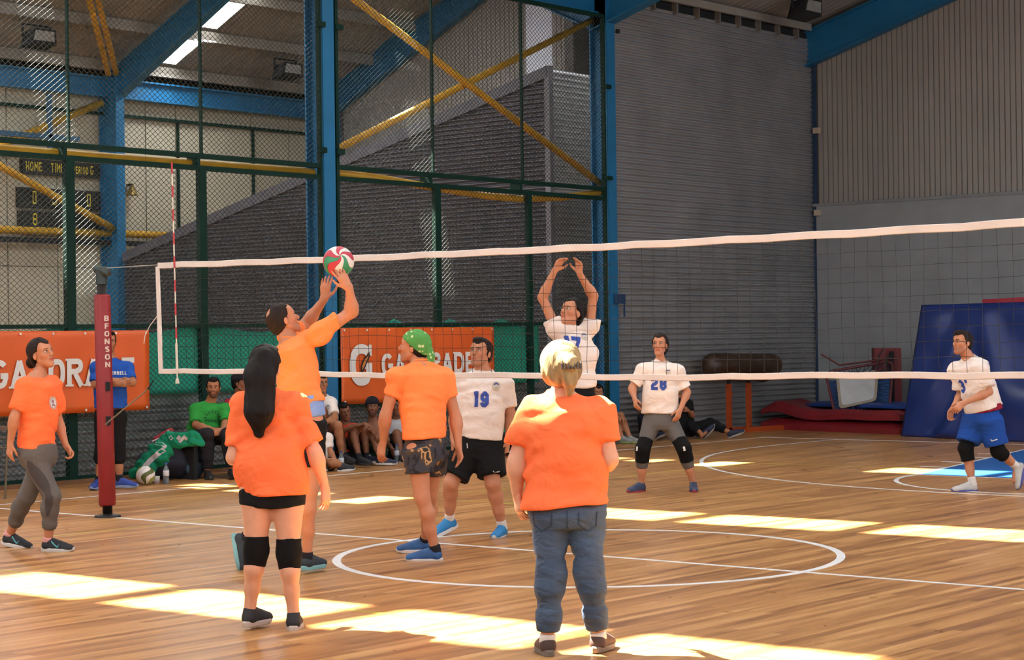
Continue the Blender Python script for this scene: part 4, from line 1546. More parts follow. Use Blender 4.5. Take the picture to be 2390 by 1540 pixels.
def shoe(parent, ankle, toe, up, L, upper, sole, laces=None, mid=None, h=0.006):
    """training shoe standing under an ankle; toe is the way it points, up the normal of its sole"""
    f = nrm(toe)
    u = nrm(np.asarray(up)-f*(np.asarray(up) @ f))
    r = np.cross(f, u)
    o = np.asarray(ankle)-u*0.088-f*0.055
    T = lambda x, y, z: o+r*x+f*y+u*z
    R = np.stack([r, f, u], 1)
    P = [cone(T(0, 0.047, 0.046), T(0, 0.66*L, 0.036), 0.038, 0.042, 0.02, squash=u, e=1.05),
         ball(T(0, 0.80*L, 0.030), (0.042, 0.20*L, 0.034), R, 0.02),
         cone(T(0, 0.048, 0.05), T(0, 0.052, 0.086), 0.036, 0.036, 0.02),
         cone(T(0, 0.075, 0.082), T(0, 0.55*L, 0.052), 0.031, 0.034, 0.02)]
    cut = [lambda x, y, z: -((x-o[0])*u[0]+(y-o[1])*u[1]+(z-o[2])*u[2]-0.020),
           lambda x, y, z: (x-o[0])*u[0]+(y-o[1])*u[1]+(z-o[2])*u[2]-0.105-0.0*((x-o[0])*f[0])]
    sh = blob('shoe', P, h, upper, parent, cuts=cut)
    # sole: outline swept flat
    out = []
    for t in np.linspace(0, 2*math.pi, 36, endpoint=False):
        cy, sy = math.cos(t), math.sin(t)
        y = 0.5*L-0.5*L*cy
        w = 0.040+0.010*math.sin(math.pi*min(1, max(0, (y/L-0.25)/0.75)))-0.003*math.exp(-((y/L-0.42)/0.12)**2)
        out.append((w*math.copysign(abs(sy)**0.75, sy), y))
    g = MB()
    rings = []
    for z, k in ((0.0, 0.95), (0.004, 1.0), (0.02, 1.02), (0.028, 0.98)):
        lift = lambda y: 0.014*max(0, (y/L-0.72)/0.28)**2
        rings.append([T(x*k, 0.5*L+(y-0.5*L)*k, z+lift(y)*(1 if z < 0.01 else 0.9)+(0.006*max(0, 1-y/(0.3*L)) if z > 0.01 else 0)) for x, y in out])
    g.tube_rings(rings)
    g.build('sole', sole, sh, smooth=False)
    if laces is not None:
        g = MB()
        for k in range(4):
            y = 0.34*L+0.06*L*k
            zc = 0.110-0.115*(y-0.30*L)/L*1.2
            g.tube([T(-0.026, y-0.004, zc-0.008), T(0, y, zc+0.004), T(0.026, y+0.004, zc-0.008)], 0.0042, 6)
        g.build('laces', laces, sh)
    if mid is not None:      # a swoosh-like flash on the outer and inner side
        for sx in (-1, 1):
            pts = [(0.13, 0.056), (0.17, 0.042), (0.22, 0.046), (0.30, 0.062), (0.40, 0.084), (0.30, 0.054), (0.22, 0.032), (0.16, 0.030)]
            tgt = BVHTree.FromPolygons([tuple(v.co) for v in sh.data.vertices], [tuple(p.vertices) for p in sh.data.polygons])
            base = np.array(PLACE[sh.name])
            vs, fs = stroke([(0.40*L/0.27, 0.075), (0.28, 0.050), (0.20, 0.036), (0.155, 0.036), (0.13, 0.052)], 0.012, 0.02)
            P3 = []
            for v in vs:
                y_, z_ = L*(0.42-(v[0]-0.13)*0.9)+0.05, v[1]
                p0 = T(sx*0.12, y_, z_+0.008)
                hit = tgt.ray_cast(Vector(p0-base), Vector(-sx*r), 0.3)
                P3.append((np.array(hit[0])+base+sx*r*0.002) if hit[0] is not None else T(sx*0.036, y_, z_))
            MB().add(P3, fs).build('flash', mid, sh)
    return sh


def tube_cloth(name, a, b, r1, r2, h, m, parent, disp=None, extra=(), k=0.02):
    return blob(name, [cone(a, b, r1, r2, k, flat=True)]+list(extra), h, m, parent, disp=disp)


def lerp(a, b, t):
    return np.asarray(a)+(np.asarray(b)-np.asarray(a))*t


def person(sp):
    """sp: joints in world space and clothes; returns the top-level Empty"""
    J = sp['J']
    h = sp.get('h', 0.012)
    g_ = sp.get('bulk', 1.0)
    fem = sp.get('fem', False)
    arm = sp.get('arm', 1.0)*(0.88 if fem else 1.0)
    leg = sp.get('leg', 1.0)
    skin = np.array(rgb(SKIN[sp.get('skin', 'mid')]))
    hairc = np.array(rgb(sp.get('brow', '201612')))
    mid = (J['shR']+J['shL'])/2
    hip = (J['hpR']+J['hpL'])/2
    up = nrm(J['nk']-hip)
    rt = nrm(J['shR']-J['shL'])
    rth = nrm(J['hpR']-J['hpL'])
    fwd = nrm(np.cross(up, rt))
    fwdh = nrm(np.cross(up, rth))
    base = np.array([(J['anR'][0]+J['anL'][0])/2, (J['anR'][1]+J['anL'][1])/2, 0.0])
    g = grp('person', base, sp['label'], 'person')
    # ---------------- body
    sw = np.linalg.norm(J['shR']-J['shL'])/2
    hw = np.linalg.norm(J['hpR']-J['hpL'])/2
    P = [loft([(hip-up*0.05, rth, hw+0.05, 0.10*g_), (lerp(hip, J['nk'], 0.3), lerp(rth, rt, 0.3), 0.125*g_, 0.095*g_), (lerp(hip, J['nk'], 0.7), rt, min(0.15*g_, sw), 0.10*g_),
               (lerp(hip, J['nk'], 0.93), rt, sw*0.8, 0.07), (J['nk']+up*0.02, rt, 0.06, 0.055)], 0.05)]
    hs = sp.get('head', 1.0)
    Rh = frame_of(sp['face'], sp.get('hup', (0, 0, 1)))
    hc = J['hd']
    nb = hc+Rh @ (np.array([0, -0.022, -0.06])*hs)
    P.append(cone(J['nk']-up*0.02, nb, (0.046 if fem else 0.060)*g_**0.5, (0.040 if fem else 0.055), 0.03))
    for s in 'RL':
        sh, el, wr = J['sh'+s], J['el'+s], J['wr'+s]
        m_ = lerp(el, wr, 0.25)
        P += [cone(sh, el, 0.050*arm, 0.039*arm, 0.03), cone(el, m_, 0.038*arm, 0.041*arm, 0.03), cone(m_, wr, 0.041*arm, 0.026*arm**0.5, 0.03)]
    for s in 'RL':
        hp, kn, an = J['hp'+s], J['kn'+s], J['an'+s]
        ax = nrm(an-kn)
        bk = -fwdh-ax*(-fwdh @ ax)
        bk = nrm(bk) if np.linalg.norm(bk) > 0.1 else np.zeros(3)
        c1 = lerp(kn, an, 0.30)+bk*0.012
        P += [cone(hp, kn, 0.086*leg*sp.get('thigh', 1.0), 0.055*leg, 0.04), cone(kn, c1, 0.051*leg, 0.052*leg, 0.03), cone(c1, lerp(kn, an, 0.62), 0.052*leg, 0.041*leg, 0.03),
              cone(lerp(kn, an, 0.6), an, 0.040*leg, 0.033, 0.03)]
        td = nrm(sp['toe'+s])
        P.append(cone(an-np.array([0, 0, 0.03]), an+td*0.10-np.array([0, 0, 0.05]), 0.032, 0.028, 0.02))
    V, Q = sdf_mesh(P, h)
    parts = [(V, Q, np.tile(skin, (len(V), 1)))]
    HP, L = head_prims(hc, Rh, hs, fem)
    V, Q = sdf_mesh(HP, sp.get('hh', 0.0048))
    parts.append((V, Q, head_colours(V, hc, Rh, hs, skin, hairc, sp.get('beard', 0), fem)))
    for s in 'RL':
        if ('hd'+s) in sp:
            q = sp['hd'+s]
            sgn = 1 if s == 'R' else -1
            HPm = hand_prims(J['wr'+s], q['d'], q['n'], q.get('side', sgn), q.get('s', 0.92 if fem else 1.0), q.get('curl', 0.5), q.get('spread', 0.1), q.get('thumb', 0.8), nrm(J['wr'+s]-J['el'+s]))
            V, Q = sdf_mesh(HPm, 0.0048, smooth=1)
            far = np.clip((np.linalg.norm(V-J['wr'+s], axis=1)-0.06)/0.1, 0, 1)[:, None]
            tint = skin*(1-far*np.array([-0.02, 0.07, 0.09]))
            parts.append((V, Q, tint))
    me = np_mesh('body', parts, base)
    body = link('body', me, M_SKIN, g)
    PLACE[body.name] = tuple(base)
    if sp.get('eyes', True):
        add_eyes(hc, Rh, hs, body, sp.get('look', (0, 0.5)))
    # ---------------- hair
    hair(sp.get('hair', 'short'), sp.get('hairm', H_BLACK), hc, Rh, hs, L, g, sp)
    # ---------------- shirt
    S = sp.get('shirt')
    if S:
        hem = S.get('hem', hip-up*0.06)
        hr = S.get('hem_right', rth)
        a, b_ = S['a'], S['b']       # half widths and half depths at hem, waist, chest
        nk = J['nk']
        bow = S.get('bow', 0.0)
        sg = sw+0.02
        st = [(hem, hr, a[0], b_[0]), (lerp(hem, nk, 0.32)+fwd*bow, lerp(hr, rt, 0.4), a[1], b_[1]), (lerp(hem, nk, 0.68)+fwd*bow*0.5, rt, a[2], b_[2]),
              (lerp(hem, nk, 0.86), rt, min(sg, a[2]+0.01), b_[2]*0.92), (lerp(hem, nk, 0.95), rt, sg*0.72, 0.075), (nk+up*S.get('collar', 0.015), rt, 0.075*S.get('ck', 0.72 if fem else 0.90), 0.07*S.get('ck', 0.72 if fem else 0.90))]
        PP = [loft(st, 0.03, 2.4)]
        sl = S.get('sleeve', 0.62)
        rs = S.get('rs', 0.066)
        for s in 'RL':
            sh, el = J['sh'+s], J['el'+s]
            PP.append(cone(sh, lerp(sh, el, sl), rs*1.04, rs*S.get('flare', 1.0), 0.03, flat=True))
            PP.append(ball(sh, rs*1.02, None, 0.035))
        PP.append(cone(J['shR'], J['shL'], 0.055, 0.055, 0.05))
        w_ = wrinkle(S.get('wr', 0.004), S.get('wf', 24), S.get('seed', 1), S.get('wv', (0.3, 0.3, 1)))
        so = blob('t_shirt', PP, S.get('h', 0.0105), S['m'], g, disp=w_)
        # neck rib
        rib = []
        cc = nk+up*(S.get('collar', 0.015)+0.0)
        for t in np.linspace(0, 2*math.pi, 24, endpoint=False):
            kk_ = S.get('ck', 0.72 if fem else 0.90)
            rib.append(cc+rt*0.072*kk_*math.cos(t)+fwd*(0.067*kk_*math.sin(t)+0.006)-up*(0.016*math.sin(t)+0.002))
        MB().tube(rib, 0.0075, 8, closed=True).build('neck_rib', S['m'], so, smooth=True)
        sp['_shirt'] = so
        sp['_frame'] = (rt, fwd, up, hem, nk)
        for pr in S.get('prints', ()):
            chest_print(so, pr, rt, fwd, up, hem, nk)
        if 'under' in S:
            um, dz = S['under']
            blob('undershirt', [loft([(hem-up*dz, hr, a[0]*0.96, b_[0]*0.96), (hem+up*0.05, hr, a[0]*0.95, b_[0]*0.95)], 0.02, 2.4)], 0.011, um, g)
    # ---------------- shorts, trousers, tights
    B = sp.get('bottom')
    if B:
        kind, m = B['kind'], B['m']
        wst = hip+up*0.09
        hb, hd_ = B.get('w', hw+0.095), B.get('d', 0.125*g_)
        PP = [loft([(hip-up*0.075, rth, hb*0.80, hd_*0.86), (hip-up*0.02, rth, hb*0.96, hd_), (hip+up*0.02, rth, hb, hd_*1.0), (wst, rth, hb*0.93, hd_*0.92)], 0.06, 2.2)]
        for s in 'RL':
            hp, kn, an = J['hp'+s], J['kn'+s], J['an'+s]
            ax = nrm(an-kn)
            bk = -fwdh-ax*(-fwdh @ ax)
            bk = nrm(bk) if np.linalg.norm(bk) > 0.1 else np.zeros(3)
            if kind == 'shorts':
                PP.append(cone(hp, lerp(hp, kn, B['len']), B.get('r1', 0.11), B.get('r2', 0.10), 0.05, flat=True))
            else:
                e = B.get('ease', 0.007)
                th, kk, cf, ak = B.get('r', (0.088, 0.058, 0.058, 0.038))
                c1 = lerp(kn, an, 0.30)+bk*0.012
                end = B['len']-1.0     # fraction of the shin covered
                PP += [cone(hp, kn, th*leg+e, kk*leg+e, B.get('k', 0.03)), cone(kn, c1, kk*leg+e*0.8, cf*leg+e, 0.03)]
                if end > 0.6:
                    PP += [cone(c1, lerp(kn, an, 0.62), cf*leg+e, (cf*0.4+ak*0.6)*leg+e, 0.03), cone(lerp(kn, an, 0.6), lerp(kn, an, end), (cf*0.4+ak*0.6)*leg+e, ak*leg+e, 0.03, flat=True)]
                else:
                    PP += [cone(c1, lerp(kn, an, end), cf*leg+e, (cf*0.5+ak*0.5)*leg+e, 0.03, flat=True)]
        w_ = wrinkle(B.get('wr', 0.003), B.get('wf', 34), 5, B.get('wv', (0.2, 0.2, 1)))
        bo = blob({'shorts': 'shorts', 'tights': 'leggings', 'jeans': 'jeans', 'trousers': 'trousers'}[kind], PP, B.get('h', 0.0105), m, g, disp=w_)
        sp['_bottom'] = bo
        if 'inset' in B:
            for s, f0, f1, wd, off, im in B['inset']:
                leg_inset(bo, J, s, f0, f1, wd, off, im)
    # ---------------- knee pads, socks, shoes
    if 'pads' in sp:
        for s in 'RL':
            hp, kn, an = J['hp'+s], J['kn'+s], J['an'+s]
            a0, a1 = lerp(kn, hp, sp['pads'][1]), lerp(kn, an, sp['pads'][2])
            ax = nrm(a1-a0)
            bu = fwdh-ax*(fwdh @ ax)
            pr = sp.get('padr', 0.071)
            blob('knee_pad', [cone(a0, kn, pr*leg*1.02, pr*leg, 0.02), cone(kn, a1, pr*leg, pr*leg*0.92, 0.02), ball(kn+nrm(bu)*0.02, 0.058*leg, None, 0.03)],
                 0.0095, sp['pads'][0], g,
                 cuts=[lambda x, y, z, a=a0, d=nrm(kn-a0): -((x-a[0])*d[0]+(y-a[1])*d[1]+(z-a[2])*d[2]),
                       lambda x, y, z, a=a1, d=nrm(a1-kn): (x-a[0])*d[0]+(y-a[1])*d[1]+(z-a[2])*d[2]])
    if 'sock' in sp:
        m, top_ = sp['sock']
        for s in 'RL':
            kn, an = J['kn'+s], J['an'+s]
            d = nrm(kn-an)
            tube_cloth('sock', an-d*0.03, an+d*top_, 0.041, 0.041, 0.0085, m, g)
    SH = sp.get('shoes')
    if SH:
        for s in 'RL':
            shoe(g, J['an'+s], sp['toe'+s], sp.get('sup'+s, (0, 0, 1)), SH.get('L', 0.255 if fem else 0.285), SH['u'], SH['s'], SH.get('l'), SH.get('flash'))
    return g


def chest_print(so, pr, rt, fwd, up, hem, nk):
    """print lettering or a badge onto the cloth: u to the viewer's right, v up from the hem-neck line"""
    base = np.array(PLACE[so.name])
    tree = BVHTree.FromPolygons([tuple(v.co) for v in so.data.vertices], [tuple(p.vertices) for p in so.data.polygons])
    F = nrm(fwd) if not pr.get('back') else -nrm(fwd)
    U = -rt if not pr.get('back') else rt
    C0 = lerp(hem, nk, pr['v'])+U*pr['u']

    def put(vs2, fs, m, name, lift):
        P3 = []
        for v in vs2:
            p = C0+U*v[0]+up*v[1]
            hit = tree.ray_cast(Vector(p+F*0.6-base), Vector(-F), 1.2)
            q = (np.array(hit[0])+base) if hit[0] is not None else p+F*0.12
            P3.append(q+F*(lift+(v[2] if len(v) > 2 else 0.0)))
        MB().add(P3, fs).build(name, m, so)
    if 'text' in pr:
        vs, fs, tw = text2d(pr['text'], pr.get('w', 0.26), pr.get('gap', 0.16), step=0.06)
        hgt, asp = pr['h'], pr.get('asp', 1.0)
        rot = math.radians(pr.get('rot', 0))
        vv = [np.array([(v[0]-tw/2)*asp*hgt, (v[1]-0.5)*hgt, v[2]]) for v in vs]
        vv = [np.array([v[0]*math.cos(rot)-v[1]*math.sin(rot), v[0]*math.sin(rot)+v[1]*math.cos(rot), v[2]]) for v in vv]
        put(vv, fs, pr['m'], 'number' if pr['text'][0] in "123456789" else 'lettering', 0.0035)
    else:
        r = pr['r']
        ring = lambda rr, n=20: [(rr*math.cos(t), rr*math.sin(t)) for t in np.linspace(0, 2*math.pi, n, endpoint=False)]
        disc = lambda rr: ([np.array((0, 0))]+[np.array(p) for p in ring(rr*0.5)]+[np.array(p) for p in ring(rr)],
                           [(0, 1+i, 1+(i+1) % 20) for i in range(20)]+[(1+i, 21+i, 21+(i+1) % 20, 1+(i+1) % 20) for i in range(20)])
        v, f = disc(r)
        put(v, f, pr['m'], 'badge', 0.003)
        v, f = stroke(ring(r*0.86)+ring(r*0.86)[:1], r*0.07, 0.02)
        put(v, f, pr['m2'], 'badge_ring', 0.0045)
        if pr.get('style') == 'figure':
            v, f = disc(r*0.32)
            put([p+np.array([-0.05*r, 0.22*r]) for p in v], f, pr['m3'], 'badge_figure', 0.0045)
            v, f = stroke([(-0.35*r, -0.45*r), (0.0, -0.25*r), (0.4*r, -0.5*r)], r*0.25, 0.02)
            put(v, f, pr['m3'], 'badge_figure', 0.0045)
        else:
            v, f = stroke([(r*0.5*math.cos(t), r*0.1+r*0.5*math.sin(t)) for t in np.linspace(0.35, 2.8, 8)], r*0.28, 0.02)
            put(v, f, pr['m3'], 'badge_arch', 0.0045)
            v, f = stroke([(-0.3*r, -0.25*r), (-0.1*r, -0.4*r), (0.1*r, -0.3*r), (0.3*r, -0.4*r)], r*0.1, 0.02)
            put(v, f, pr['m3'], 'badge_figure', 0.0045)


def leg_inset(bo, J, s, f0, f1, wd, off, m):
    """a panel of another tone lying on a leg: f along hip-knee-ankle (0..2), off an angle round the leg from the camera side"""
    base = np.array(PLACE[bo.name])
    tree = BVHTree.FromPolygons([tuple(v.co) for v in bo.data.vertices], [tuple(p.vertices) for p in bo.data.polygons])
    pos = lambda f: lerp(J['hp'+s], J['kn'+s], f) if f <= 1 else lerp(J['kn'+s], J['an'+s], f-1)
    vs, fs = [], []
    n, mm = 14, 5
    for i in range(n+1):
        t = i/n
        f = f0+(f1-f0)*t
        p = pos(f)
        for j in range(mm+1):
            w = wd(t)*(j/mm-0.5)+off(t)
            q = p+RGT*w
            hit = tree.ray_cast(Vector(q-FWD*0.6-base), Vector(FWD), 1.2)
            vs.append((np.array(hit[0])+base if hit[0] is not None else q-FWD*0.06)-FWD*0.003)
    for i in range(n):
        for j in range(mm):
            a = i*(mm+1)+j
            fs.append((a, a+1, a+mm+2, a+mm+1))
    MB().add(vs, fs).build('panel_inset', m, bo, smooth=True)


def hair(kind, m, hc, R, s, L, g, sp):
    e = lambda p, r, k=0.02, op='+': ball(L(*p), np.array(r)*s, R, k*s, op)
    cn = lambda p, q, r1, r2, k=0.02: cone(L(*p), L(*q), r1*s, r2*s, k*s)

    def hl(low):
        """keeps the scalp behind a hairline that runs from the brow past the ears to the nape"""
        def f(x, y, z):
            qx, qy, qz = ((x-hc[0])*R[0, i]+(y-hc[1])*R[1, i]+(z-hc[2])*R[2, i] for i in range(3))
            qx, qy, qz = qx/s, qy/s, qz/s
            top_ = ((0.080 if sp.get('fem') else 0.070)-0.9*np.maximum(0, qy-0.062)-qz)+0.35*np.maximum(0, np.abs(qx)-0.030)
            fm = sp.get('fem', False)
            line = (0.022+1.05*qy) if fm else (-0.020+0.75*qy)
            sidef = np.maximum(qy-0.010, np.maximum(line, low-0.03)-qz)
            templ = np.maximum(qy-0.022-0.35*(qz-0.024), 0.020-qz)
            return np.minimum(np.minimum(top_, sidef), templ)*s
        return f
    nz = wrinkle(0.0022, 130, 3, (1, 1, 0.3))
    fv = 0.004 if sp.get('fem') else 0.0
    shell = [e((0, -0.014, 0.036), (0.0815+fv, 0.103+fv, 0.090+fv*1.5)), e((0, -0.035, -0.02), (0.074+fv, 0.074, 0.072), 0.03)]
    hh = sp.get('hair_h', 0.0055)
    if kind == 'short':
        blob('hair', shell+[e((0, 0.05, 0.095), (0.05, 0.04, 0.022), 0.03)], hh, m, g, cuts=[hl(-0.052)], disp=nz)
    elif kind == 'receding':
        def bald(x, y, z):
            qx, qy, qz = (((x-hc[0])*R[0, i]+(y-hc[1])*R[1, i]+(z-hc[2])*R[2, i])/s for i in range(3))
            crown = 0.040-np.sqrt(qx**2+(qy+0.072)**2*1.0+(qz-0.078)**2)
            front = qy-0.035-0.02
            return np.maximum(crown, np.minimum(front, qz-0.03))*s
        blob('hair', shell, hh, m, g, cuts=[hl(-0.055), bald], disp=nz)
    elif kind == 'bun':
        blob('hair', shell+[e((0, -0.055, -0.055), (0.060, 0.045, 0.045), 0.02), e((0, -0.130, -0.035), (0.042, 0.038, 0.042), 0.012), e((0, -0.10, -0.02), (0.03, 0.03, 0.03), 0.02)], hh, m, g, cuts=[lambda x, y, z: np.minimum(hl(-0.045)(x, y, z), bun_keep(x, y, z, hc, R, s))], disp=nz)
    elif kind == 'ponylong':
        P = shell+[e((0, 0.05, 0.092), (0.05, 0.04, 0.02), 0.03), e((0.0, -0.098, 0.045), (0.04, 0.04, 0.045), 0.02)]
        ch = sp['pony']
        for (p, q, r1, r2) in ch:
            P.append(cone(p, q, r1, r2, 0.03, squash=FWD, e=1.5))
        w2 = wrinkle(0.004, 90, 9, (1, 1, 0.12))
        blob('hair', P, 0.0065, m, g, cuts=[lambda x, y, z: np.minimum(hl(-0.05)(x, y, z), bun_keep(x, y, z, hc, R, s))], disp=w2)
    elif kind == 'ponyclip':
        P = [e((0, -0.014, 0.036), (0.101, 0.114, 0.103)), e((0, -0.035, -0.02), (0.100, 0.092, 0.088), 0.03), e((0, 0.05, 0.095), (0.05, 0.04, 0.025), 0.03),
             e((0.035, -0.115, 0.03), (0.05, 0.04, 0.05), 0.02), cn((0.045, -0.135, 0.02), (0.045, -0.13, -0.06), 0.036, 0.032), cn((0.045, -0.13, -0.05), (0.035, -0.105, -0.125), 0.032, 0.016),
             cn((-0.06, -0.03, -0.06), (-0.075, 0.0, -0.13), 0.02, 0.006)]
        w2 = wrinkle(0.005, 80, 9, (1, 1, 0.2))
        ho = blob('hair', P, 0.006, m, g, cuts=[lambda x, y, z: np.minimum(hl(-0.075)(x, y, z), bun_keep(x, y, z, hc, R, s))], disp=w2)
        gq = MB()
        for k in range(7):
            t = -0.05+0.1*k/6
            gq.tube([L(0.045+t, -0.128-0.02*math.cos(20*t), 0.035), L(0.045+t, -0.168+2.5*t*t, 0.025), L(0.045+t, -0.175+2.5*t*t, 0.0)], 0.006*s, 6)
        gq.build('hair_clip', mat('clip_brown', '3a2a1c', rough=0.3), ho)
    elif kind == 'cap':
        blob('hair', shell, hh, m, g, cuts=[hl(-0.05)], disp=nz)
        P = [e((0, -0.012, 0.045), (0.090, 0.108, 0.092))]
        co = blob('cap', P, 0.0065, sp.get('capm', M_BLACKC), g, cuts=[lambda x, y, z: (0.035-(((x-hc[0])*R[0, 2]+(y-hc[1])*R[1, 2]+(z-hc[2])*R[2, 2])/s))*s])
        bd = sp.get('brim', 1)
        br = MB()
        rings = []
        for k, (ya, wv) in enumerate(((0.07, 0.075), (0.11, 0.072), (0.145, 0.055), (0.165, 0.02))):
            rings.append([L(wv*c, bd*(ya), 0.040-0.10*(ya-0.07)-0.02*abs(c)+dz) for c, dz in ((-1, 0), (-0.5, 0), (0, 0), (0.5, 0), (1, 0), (1, 0.005), (0.5, 0.005), (0, 0.005), (-0.5, 0.005), (-1, 0.005))])
        br.tube_rings(rings)
        br.build('brim', sp.get('capm', M_BLACKC), co, smooth=True)
    elif kind == 'bandana':
        blob('hair', shell, hh, m, g, cuts=[hl(-0.07)], disp=nz)

        def bc(x, y, z):
            qx, qy, qz = (((x-hc[0])*R[0, i]+(y-hc[1])*R[1, i]+(z-hc[2])*R[2, i])/s for i in range(3))
            return (0.045+0.55*(qy-0.06)-qz)*s
        bo = blob('bandana', [e((0, -0.014, 0.036), (0.088, 0.111, 0.097)), e((0, -0.04, -0.01), (0.080, 0.080, 0.075), 0.03)], 0.006, M_BANDANA, g, cuts=[bc], disp=wrinkle(0.002, 60, 4))
        P = [cone(L(0, -0.105, 0.03), L(0.01, -0.135, -0.05), 0.040*s, 0.048*s, 0.02, squash=R[:, 1], e=2.0), cone(L(0.01, -0.135, -0.05), L(0.02, -0.140, -0.135), 0.048*s, 0.062*s, 0.02, squash=R[:, 1], e=2.6, flat=True)]
        blob('bandana_tail', P, 0.006, M_BANDANA, bo, disp=wrinkle(0.003, 70, 6, (1, 1, 0.2)))


def bun_keep(x, y, z, hc, R, s):
    qx, qy, qz = (((x-hc[0])*R[0, i]+(y-hc[1])*R[1, i]+(z-hc[2])*R[2, i])/s for i in range(3))
    return (qy+0.05+0*qx)*s


def bandana_material():
    m = mat('bandana_green', '4f8f45', rough=0.85, var=0.1, scale=12)
    nt = m.node_tree
    b = nt.nodes['Principled BSDF']
    tc = nt.nodes.new('ShaderNodeTexCoord')
    vo = nt.nodes.new('ShaderNodeTexVoronoi')
    vo.inputs['Scale'].default_value = 26
    nt.links.new(tc.outputs['Object'], vo.inputs['Vector'])
    cr = nt.nodes.new('ShaderNodeValToRGB')
    cr.color_ramp.elements[0].position = 0.22
    cr.color_ramp.elements[0].color = (*rgb('b9cf98'), 1)
    cr.color_ramp.elements[1].position = 0.30
    cr.color_ramp.elements[1].color = (*rgb('4c9145'), 1)
    nt.links.new(vo.outputs['Distance'], cr.inputs['Fac'])
    nt.links.new(cr.outputs['Color'], b.inputs['Base Color'])
    return m


def camo_material():
    m = mat('camo_cloth', '3a3630', rough=0.9)
    nt = m.node_tree
    b = nt.nodes['Principled BSDF']
    tc = nt.nodes.new('ShaderNodeTexCoord')
    nz = nt.nodes.new('ShaderNodeTexNoise')
    nz.inputs['Scale'].default_value = 10
    nz.inputs['Detail'].default_value = 2.5
    nz.inputs['Distortion'].default_value = 0.6
    nt.links.new(tc.outputs['Object'], nz.inputs['Vector'])
    cr = nt.nodes.new('ShaderNodeValToRGB')
    cr.color_ramp.interpolation = 'CONSTANT'
    e = cr.color_ramp.elements
    e[0].position = 0.0
    e[0].color = (*rgb('1d1b1f'), 1)
    e[1].position = 0.42
    e[1].color = (*rgb('33343f'), 1)
    k = e.new(0.52)
    k.color = (*rgb('4a3a2c'), 1)
    k = e.new(0.60)
    k.color = (*rgb('b08a62'), 1)
    k = e.new(0.66)
    k.color = (*rgb('2a2724'), 1)
    nt.links.new(nz.outputs['Fac'], cr.inputs['Fac'])
    nt.links.new(cr.outputs['Color'], b.inputs['Base Color'])
    return m


M_BANDANA = bandana_material()
M_CAMO = camo_material()
M_BLACKC = cloth('black', '141416')
M_ORANGE = cloth('neon_orange', 'f87848', var=0.03)
M_ORANGE2 = cloth('orange', 'fa8c50', var=0.03)
M_WHITE = cloth('white', 'e3d8d2', var=0.04)
M_NUM = mat('print_blue', '27459b', rough=0.6, var=0.1)
M_GREYT = mat('tights_grey', '5b5857', rough=0.8, var=0.12, scale=60)
M_GREYD = mat('tights_dark', '3d3a3c', rough=0.8, var=0.12, scale=60)
M_PADK = cloth('pad_black', '0e0d0e')
M_SOLEW = mat('sole_white', 'c9c6c4', rough=0.6)
M_SOCKW = cloth('sock_white', 'd9d4d0')
M_SOCKD = cloth('sock_dark', '24242a')
M_SOCKP = cloth('sock_pink', 'd8a0a0')


def px_print(o, pts, w, m, name, parent=None, near=1.5, step=5):
    """a printed mark on cloth: a band through picture points, laid on the surface that is seen there"""
    tree = BVHTree.FromPolygons([tuple(v.co) for v in o.data.vertices], [tuple(p.vertices) for p in o.data.polygons])
    o3 = np.array(PLACE[o.name])
    v2, f = stroke(pts, w, step)
    P3 = []
    for v in v2:
        d = nrm(ray(v[0], v[1]))
        hit = tree.ray_cast(Vector(CAM-o3), Vector(d), 60.0)
        P3.append((np.array(hit[0])+o3-d*0.004) if hit[0] is not None else None)
    ok = [k for k, p in enumerate(P3) if p is not None]
    mp_ = {k: i for i, k in enumerate(ok)}
    ff = [tuple(mp_[k] for k in q) for q in f if all(k in mp_ for k in q)]
    if ff:
        MB().add([P3[k] for k in ok], ff).build(name, m, parent or o)


def part_of(g, name):
    return [c for c in g.children if c.name.split('.')[0] == name]


def VV(e, u, a):
    """direction: e to the right of the picture, u up, a away from the camera"""
    return nrm(RGT*e+np.array([0, 0, 1.0])*u+nrm([FWD[0], FWD[1], 0])*a)


def joints(D, **px):
    return {k: at(v[0], v[1], D+(v[2] if len(v) > 2 else 0.0)) for k, v in px.items()}


